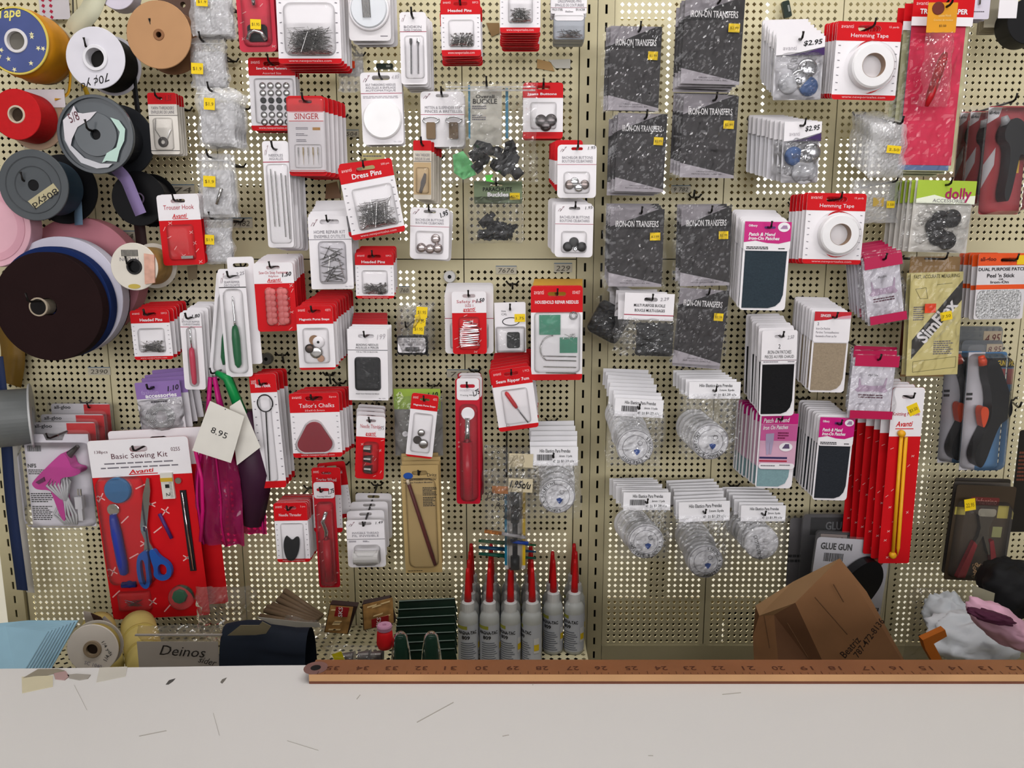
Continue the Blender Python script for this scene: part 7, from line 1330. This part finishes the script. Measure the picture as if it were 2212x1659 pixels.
q = [on(x, y, -.37) - r.location for x, y in ((492, 1372), (520, 1350), (560, 1350), (567, 1342), (586, 1352), (575, 1368), (552, 1371))]; MB().prism([[(v.x, v.z) for v in q][::-1]], q[0].y - .001, q[0].y).build('paper_band', M('6f664e', .6), r)
q = [on(x, y, -.36) - r.location for x, y in ((555, 1332), (640, 1342), (690, 1345), (692, 1354), (640, 1354), (585, 1347))]; MB().prism([[(v.x, v.z) for v in q][::-1]], q[0].y - .001, q[0].y).build('white_strap', M('8a857a', .6), r)
# bundle of wooden sticks in a clear bag
rn = random.Random(12)
for k in range(7):
    a = on(562 + k * 9 + rn.uniform(-3, 3), 1330 - k * 9 + rn.uniform(-4, 4), -.2 + .006 * k); b = on(672 + k * 4, 1350 - k * 3, -.22 + .006 * k); r = empty('dowel_stick', tuple(b), f'pale wooden dowel stick in the fanned bundle, {NAME[k] if k < 6 else "seventh"} from below', 'stick', 'fanned wooden dowels'); MB().tube([tuple(a - b), (0, 0, 0)], .0042, 8).build('dowel', M('6e5a44', .6, var=.2), r, smooth=True)
c = card('stick_bag', (560, 1330, 720, 1440), .23, 'crumpled clear bag around the wooden sticks', cat='bag', rot=-15); c.bag(.3, .0, 1, 1, .02, .010, 311, film('dusty_bag', 'e4e0d8', haze=.07, rough=.08, crinkle=.35, scale=50, ior=1.5), nu=16, nv=16)
# two printed cartons
def carton(cs, d, dep, label, tilt):
    q = [on(x, y, -d) for x, y in cs]; z0 = min(v.z for v in q) ; r = empty('printed_carton', (q[0].x, -d, z0), label, 'box', 'small printed cartons'); o = r.location; f = [v - o for v in q]; bk = [v + Vector((.0, dep, .0)) for v in f]
    mb = MB(); mb.add([tuple(v) for v in f + bk], [(3, 2, 1, 0), (4, 5, 6, 7)] + [(i, (i + 1) % 4, 4 + (i + 1) % 4, 4 + i) for i in range(4)]); mb.build('carton_body', M('2a1a14', .5), r, fix=True)
    up = (f[0] - f[3]); rt = (f[2] - f[3]); P0 = f[3]; pr = MB(); rn2 = random.Random(int(cs[0][0]))
    MB().prism([[((P0 + up * b_ + rt * a_).x, (P0 + up * b_ + rt * a_).z) for a_, b_ in ((.03, .03), (.97, .03), (.97, .97), (.03, .97))]], f[0].y - .0012, f[0].y - .0004).build('photo_print', M('96703f', .5, var=.9, scale=90), r)
    for k in range(8):
        a_, b_ = rn2.uniform(.05, .6), rn2.uniform(.08, .85); pr.prism([[((P0 + up * (b_ + h2) + rt * (a_ + w2)).x, (P0 + up * (b_ + h2) + rt * (a_ + w2)).z) for w2, h2 in ((0, 0), (.3, .02), (.32, .07), (.02, .05))]], f[0].y - .0016, f[0].y - .0012)
    pr.build('bead_prints', M('d8bc88', .5), r, kind='stuff'); lo, hi = (.62, .95) if tilt else (.04, .36)
    MB().prism([[((P0 + up * b_ + rt * a_).x, (P0 + up * b_ + rt * a_).z) for a_, b_ in ((.28, lo), (.82, lo), (.82, hi), (.28, hi))]], f[0].y - .0022, f[0].y - .0016).build('red_print', M('8a1418', .5), r); ctr = P0 + up * ((lo + hi) / 2) + rt * .5; face_text(r, 'SKS', ctr.x + rt.length * .0, ctr.z, .014, .0055, f[0].y - .0026, M('d8cfc8', .5), 84, .01, 'brand_lettering')
carton([(713, 1305), (772, 1310), (752, 1370), (700, 1366)], .27, .012, 'dark carton with wooden bead print, left one lying askew', True); carton([(782, 1305), (840, 1294), (853, 1345), (785, 1362)], .26, .012, 'dark carton with wooden bead print, right one beside the thread', False)
MB_ = None
# red thread spool with pink top
p = on(832, 1398, -.33); r = empty('thread_spool', p, 'bright red thread spool with a pink cap', 'spool'); MB().lathe([(0, 0), (.0085, 0), (.0105, .006), (.0095, .020), (.008, .024), (0, .024)], 20, axis='z', close=False).build('red_thread', M('d8141c', .6, var=.1), r, smooth=True, fix=True); MB().lathe([(0, .0235), (.009, .0235), (.0095, .028), (.0085, .030), (.0025, .030), (.002, .028), (0, .028)], 20, axis='z', close=False).build('pink_cap', M('c08aa4', .4), r, fix=True)
# bag of thimbles
c = card('thimble_bag', (702, 1392, 836, 1445), .31, 'small clear bag of steel thimbles with a yellow sticker', cat='bag')
for u, v in ((.4, .55), (.66, .5), (.86, .5)): MB().lathe([(0, -.010), (.006, -.010), (.008, .004), (.009, .006), (0, .006)], 16, (c.x(u), .0, c.z(v)), axis='x', close=False).build('thimble', DSTEEL, c.root, fix=True)
c.bag(0, 0, 1, 1.1, .010, .005, 321, BAG); c.sticker(.2, .06, .36, .62, M('d8c81c', .5), lift=.016, rot=20)
# dark green cones in film
for i, (x0, x1) in enumerate(((838, 896), (903, 962))):
    p = on((x0 + x1) / 2, 1440, -.34); rad = (on(x1, 1400, -.34).x - on(x0, 1400, -.34).x) / 2; z0 = ZSHELF; ht = on(0, 1366, -.34).z - z0; r = empty('thread_cone', (p.x, -.34, z0), ('dark green film wrapped thread cone beside the red spool', 'dark green film wrapped thread cone beside the glue bottles')[i], 'thread', 'film wrapped thread cones'); MB().lathe([(0, 0), (rad * .95, 0), (rad, .01), (rad * .95, ht * .5), (rad * .6, ht * .85), (rad * .42, ht * .95), (0, ht * .93)], 24, axis='z', close=False).build('thread_body', M('12211c', .6, var=.2, scale=60), r, smooth=True, fix=True)
    MB().lathe([(rad * .98, .0), (rad * 1.04, .01), (rad * 1.0, ht * .5), (rad * .68, ht * .86), (rad * .5, ht * .97), (rad * .25, ht * 1.0), (0.0, ht * .985)], 24, axis='z', close=False).build('shrink_film', GREENFILM, r, smooth=True)
# flat green needle packs leaning in front of the bottles
for k in range(7):
    y0 = 1292 + k * 18; a = on(862 - k * 2, y0 + 6, -.17 - .012 * k); b = on(982, y0, -.17 - .012 * k); c1 = on(988, y0 + 30, -.175 - .012 * k); d1 = on(862 - k * 2, y0 + 36, -.175 - .012 * k); r = empty('needle_envelope', tuple(d1), f'dark green film envelope in the fanned pile, {NAME[k] if k < 6 else "seventh"} from the top', 'envelope', 'fanned dark green envelopes'); o = r.location
    mb = MB(); q = [a, b, c1, d1]; mb.add([tuple(v - o) for v in q] + [tuple(v - o + Vector((0, .002, 0))) for v in q], [(3, 2, 1, 0), (4, 5, 6, 7)] + [(i, (i + 1) % 4, 4 + (i + 1) % 4, 4 + i) for i in range(4)]); mb.build('envelope', M('16261c', .25, var=.3, scale=25), r, fix=True); MB().tube([tuple(a - o + Vector((0, -.0012, 0))), tuple(b - o + Vector((0, -.0012, 0)))], .0007, 4).build('pale_edge', M('6a7a70', .3), r)
# ------------------------------------------------------------------ right trough: paper bag, stuffing, pink bundle, orange handle, dark things
d = .30; pts = [(1632, 1310), (1655, 1290), (1700, 1262), (1814, 1206), (1870, 1270), (2000, 1525), (1640, 1525), (1626, 1380)]
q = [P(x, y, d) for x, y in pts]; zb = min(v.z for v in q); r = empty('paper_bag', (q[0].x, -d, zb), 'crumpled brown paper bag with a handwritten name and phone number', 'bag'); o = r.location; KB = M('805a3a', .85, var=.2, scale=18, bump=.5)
def face(pp, dd, name, mat=KB, lift=0.0):
    v = [P(x, y, dd) - o for x, y in pp]; n = len(v); mb = MB(); mb.add([tuple(k) for k in v] + [tuple(k + Vector((0, .004, 0))) for k in v], [tuple(range(n))[::-1], tuple(range(n, 2 * n))] + [(i, (i + 1) % n, n + (i + 1) % n, n + i) for i in range(n)]); return mb.build(name, mat, r, fix=True)
mb = MB()
def lay(pts3, nm, mat=KB):
    v = [P(*t) - o for t in pts3]; n = len(v); m_ = MB(); m_.add([tuple(k) for k in v], [tuple(range(n))[::-1]]); return m_.build(nm, mat, r)
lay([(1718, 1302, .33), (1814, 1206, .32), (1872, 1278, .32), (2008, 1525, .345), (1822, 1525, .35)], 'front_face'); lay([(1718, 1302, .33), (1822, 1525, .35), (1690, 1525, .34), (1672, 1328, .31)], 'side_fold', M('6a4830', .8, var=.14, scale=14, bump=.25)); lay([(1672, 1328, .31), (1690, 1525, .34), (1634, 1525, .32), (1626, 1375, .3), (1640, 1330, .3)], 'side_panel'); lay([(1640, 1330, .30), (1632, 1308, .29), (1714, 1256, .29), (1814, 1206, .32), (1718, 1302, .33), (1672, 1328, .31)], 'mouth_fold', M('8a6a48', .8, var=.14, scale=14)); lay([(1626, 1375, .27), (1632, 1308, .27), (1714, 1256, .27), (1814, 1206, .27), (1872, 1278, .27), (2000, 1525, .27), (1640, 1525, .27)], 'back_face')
for k, seg in enumerate([((1760, 1290, .338), (1830, 1370, .346)), ((1700, 1345, .332), (1745, 1420, .346)), ((1650, 1330, .312), (1662, 1400, .325)), ((1800, 1262, .331), (1822, 1300, .334))]): MB().tube([tuple(P(*seg[0]) - o + Vector((0, -.0006, 0))), tuple(P(*seg[1]) - o + Vector((0, -.0006, 0)))], .0007, 4).build('crease', M('5e4028', .85), r)
vs, fs = text_geo('Beatriz', .012); vs2, fs2 = text_geo('787-472-8136', .012)
def diag(vs, fs, cx, cy, wpx, hpx, ang, nm):
    a = math.radians(ang); out = []
    for u, v in vs:
        X, Y = (u - .5) * wpx, (v - .5) * hpx; px = cx + X * math.cos(a) - Y * math.sin(a); py = cy - X * math.sin(a) - Y * math.cos(a); out.append(tuple(P(px, py, .3525) - o))
    MB().add(out, fs).build(nm, M('2a1c14', .6), r)
diag(vs, fs, 1837, 1398, 52, 17, 48, 'handwriting'); diag(vs2, fs2, 1877, 1378, 98, 15, 54, 'handwriting')
def cloud(name, label, cat, cx, cy, d, rx, ry, dep, mat, seed, part, amp=.25, rot=0):
    p = P(cx, cy, d); s_ = (P(cx + 50, cy, d).x - P(cx - 50, cy, d).x) / 100; r = empty(name, (p.x, -d, p.z - ry * s_), label, cat); mb = MB(); a = math.radians(rot)
    def g(u, v):
        th = u * 6.2832; ph = (v - .5) * 3.1416; dv = Vector((math.cos(th) * math.cos(ph), math.sin(th) * math.cos(ph), math.sin(ph))); k = 1 + amp * noise.noise(dv * 2.2 + Vector((seed, 0, 0))) + amp * .5 * noise.noise(dv * 5 + Vector((0, seed, 0))); x, z = dv.x * rx * s_ * k, dv.z * ry * s_ * k
        return (x * math.cos(a) - z * math.sin(a), dv.y * dep * k, x * math.sin(a) + z * math.cos(a) + ry * s_)
    mb.grid(g, 44, 26); mb.build(part, mat, r, smooth=True, fix=True); return r
FLUFF = M('d4d8dc', .95, var=.1, scale=30, bump=.5)
cloud('fibre_filling', 'greyish white fibre filling bundle under the pink package', 'stuffing', 2100, 1385, .28, 90, 55, .05, FLUFF, 3, 'filling'); cloud('fibre_filling', 'rounded white fibre roll beside the orange handle', 'stuffing', 2050, 1335, .16, 45, 50, .04, FLUFF, 8, 'filling')
c = card('loose_bag', (1955, 1268, 2075, 1440), .10, 'hazy clear plastic bag hanging behind the orange handle', cat='bag'); c.bag(0, 0, 1, 1, .012, .009, 341, film('dusty_bag', 'e4e0d8', haze=.07, rough=.08, crinkle=.35, scale=50, ior=1.5), nu=16, nv=18)
rp = cloud('pink_lace_bundle', 'dusty pink lace bundle wrapped in paper at the right edge', 'fabric', 2165, 1350, .36, 85, 34, .03, M('cf9fb2', .7, var=.3, scale=50, bump=.4), 21, 'lace_cloth', .2, -32); 
c = Card('wrapping_paper', 2120, 1290, 60, 40, .30, -15, 'pale greenish paper scrap above the pink lace bundle', 'paper'); c.plate('paper', M('8e8a74', .6), outline=[(c.x(u), c.z(v)) for u, v in ((0, 0), (.9, .12), (1, .7), (.5, 1), (.25, .8))])
cloud('pink_lining', 'dark plum fold inside the pink lace bundle', 'fabric', 2140, 1332, .385, 52, 12, .012, M('4a1c34', .8), 25, 'fold', .25, -14)
cloud('black_pouch', 'black soft pouch at the lower right edge', 'pouch', 2190, 1270, .25, 66, 62, .04, M('0c0c0e', .7), 31, 'pouch_cloth', .2)
# orange handled frame
d = .33; q = [P(x, y, d) for x, y in ((1984, 1374), (2032, 1352), (2036, 1366), (2008, 1382), (2034, 1432), (2012, 1432), (1990, 1394))]; b = min(v.z for v in q); r = empty('orange_handle', (q[0].x, -d, b), 'orange plastic handle standing beside the white filling', 'handle'); MB().prism([[(v.x - q[0].x, v.z - b) for v in q][::-1]], -.010, 0).build('handle_bar', M('b0601c', .45), r)
# black roll at the top right corner and dark tool at the right edge
r, s = spool('ribbon_roll', 2225, 45, .11, 'black ribbon roll cut by the top right corner', 'roll'); rng(r, 'black_winding', M('0e0e10', .6), 8 * s, 48 * s, 0, .03)
c = card('dark_tool_pack', (2190, 930, 2230, 1150), .10, 'dark brown tool pack cut by the right edge', cat='pack'); c.plate('backing_card', M('1c1812', .5), r=.004); c.bars([(.1, .2, .9, .5, 8)], M('6a3a2a', .5))
# binder clip shapes on the board
for x, y, lb in ((1697, 22, 'dark green plastic clip on the board above the cover buttons'), (832, 145, 'small black plastic clip above the self threading needles')):
    c = Card('plastic_clip', x, y, 36 if x < 1000 else 16, 12 if x < 1000 else 36, .012, 0 if x < 1000 else 15, lb, 'clip'); c.plate('clip_body', M('16261c', .35), r=.002, t=.006); c.plate('clip_tip', M('8a8f8a', .3), .6, .3, .85, .7, lift=.006, t=.001)
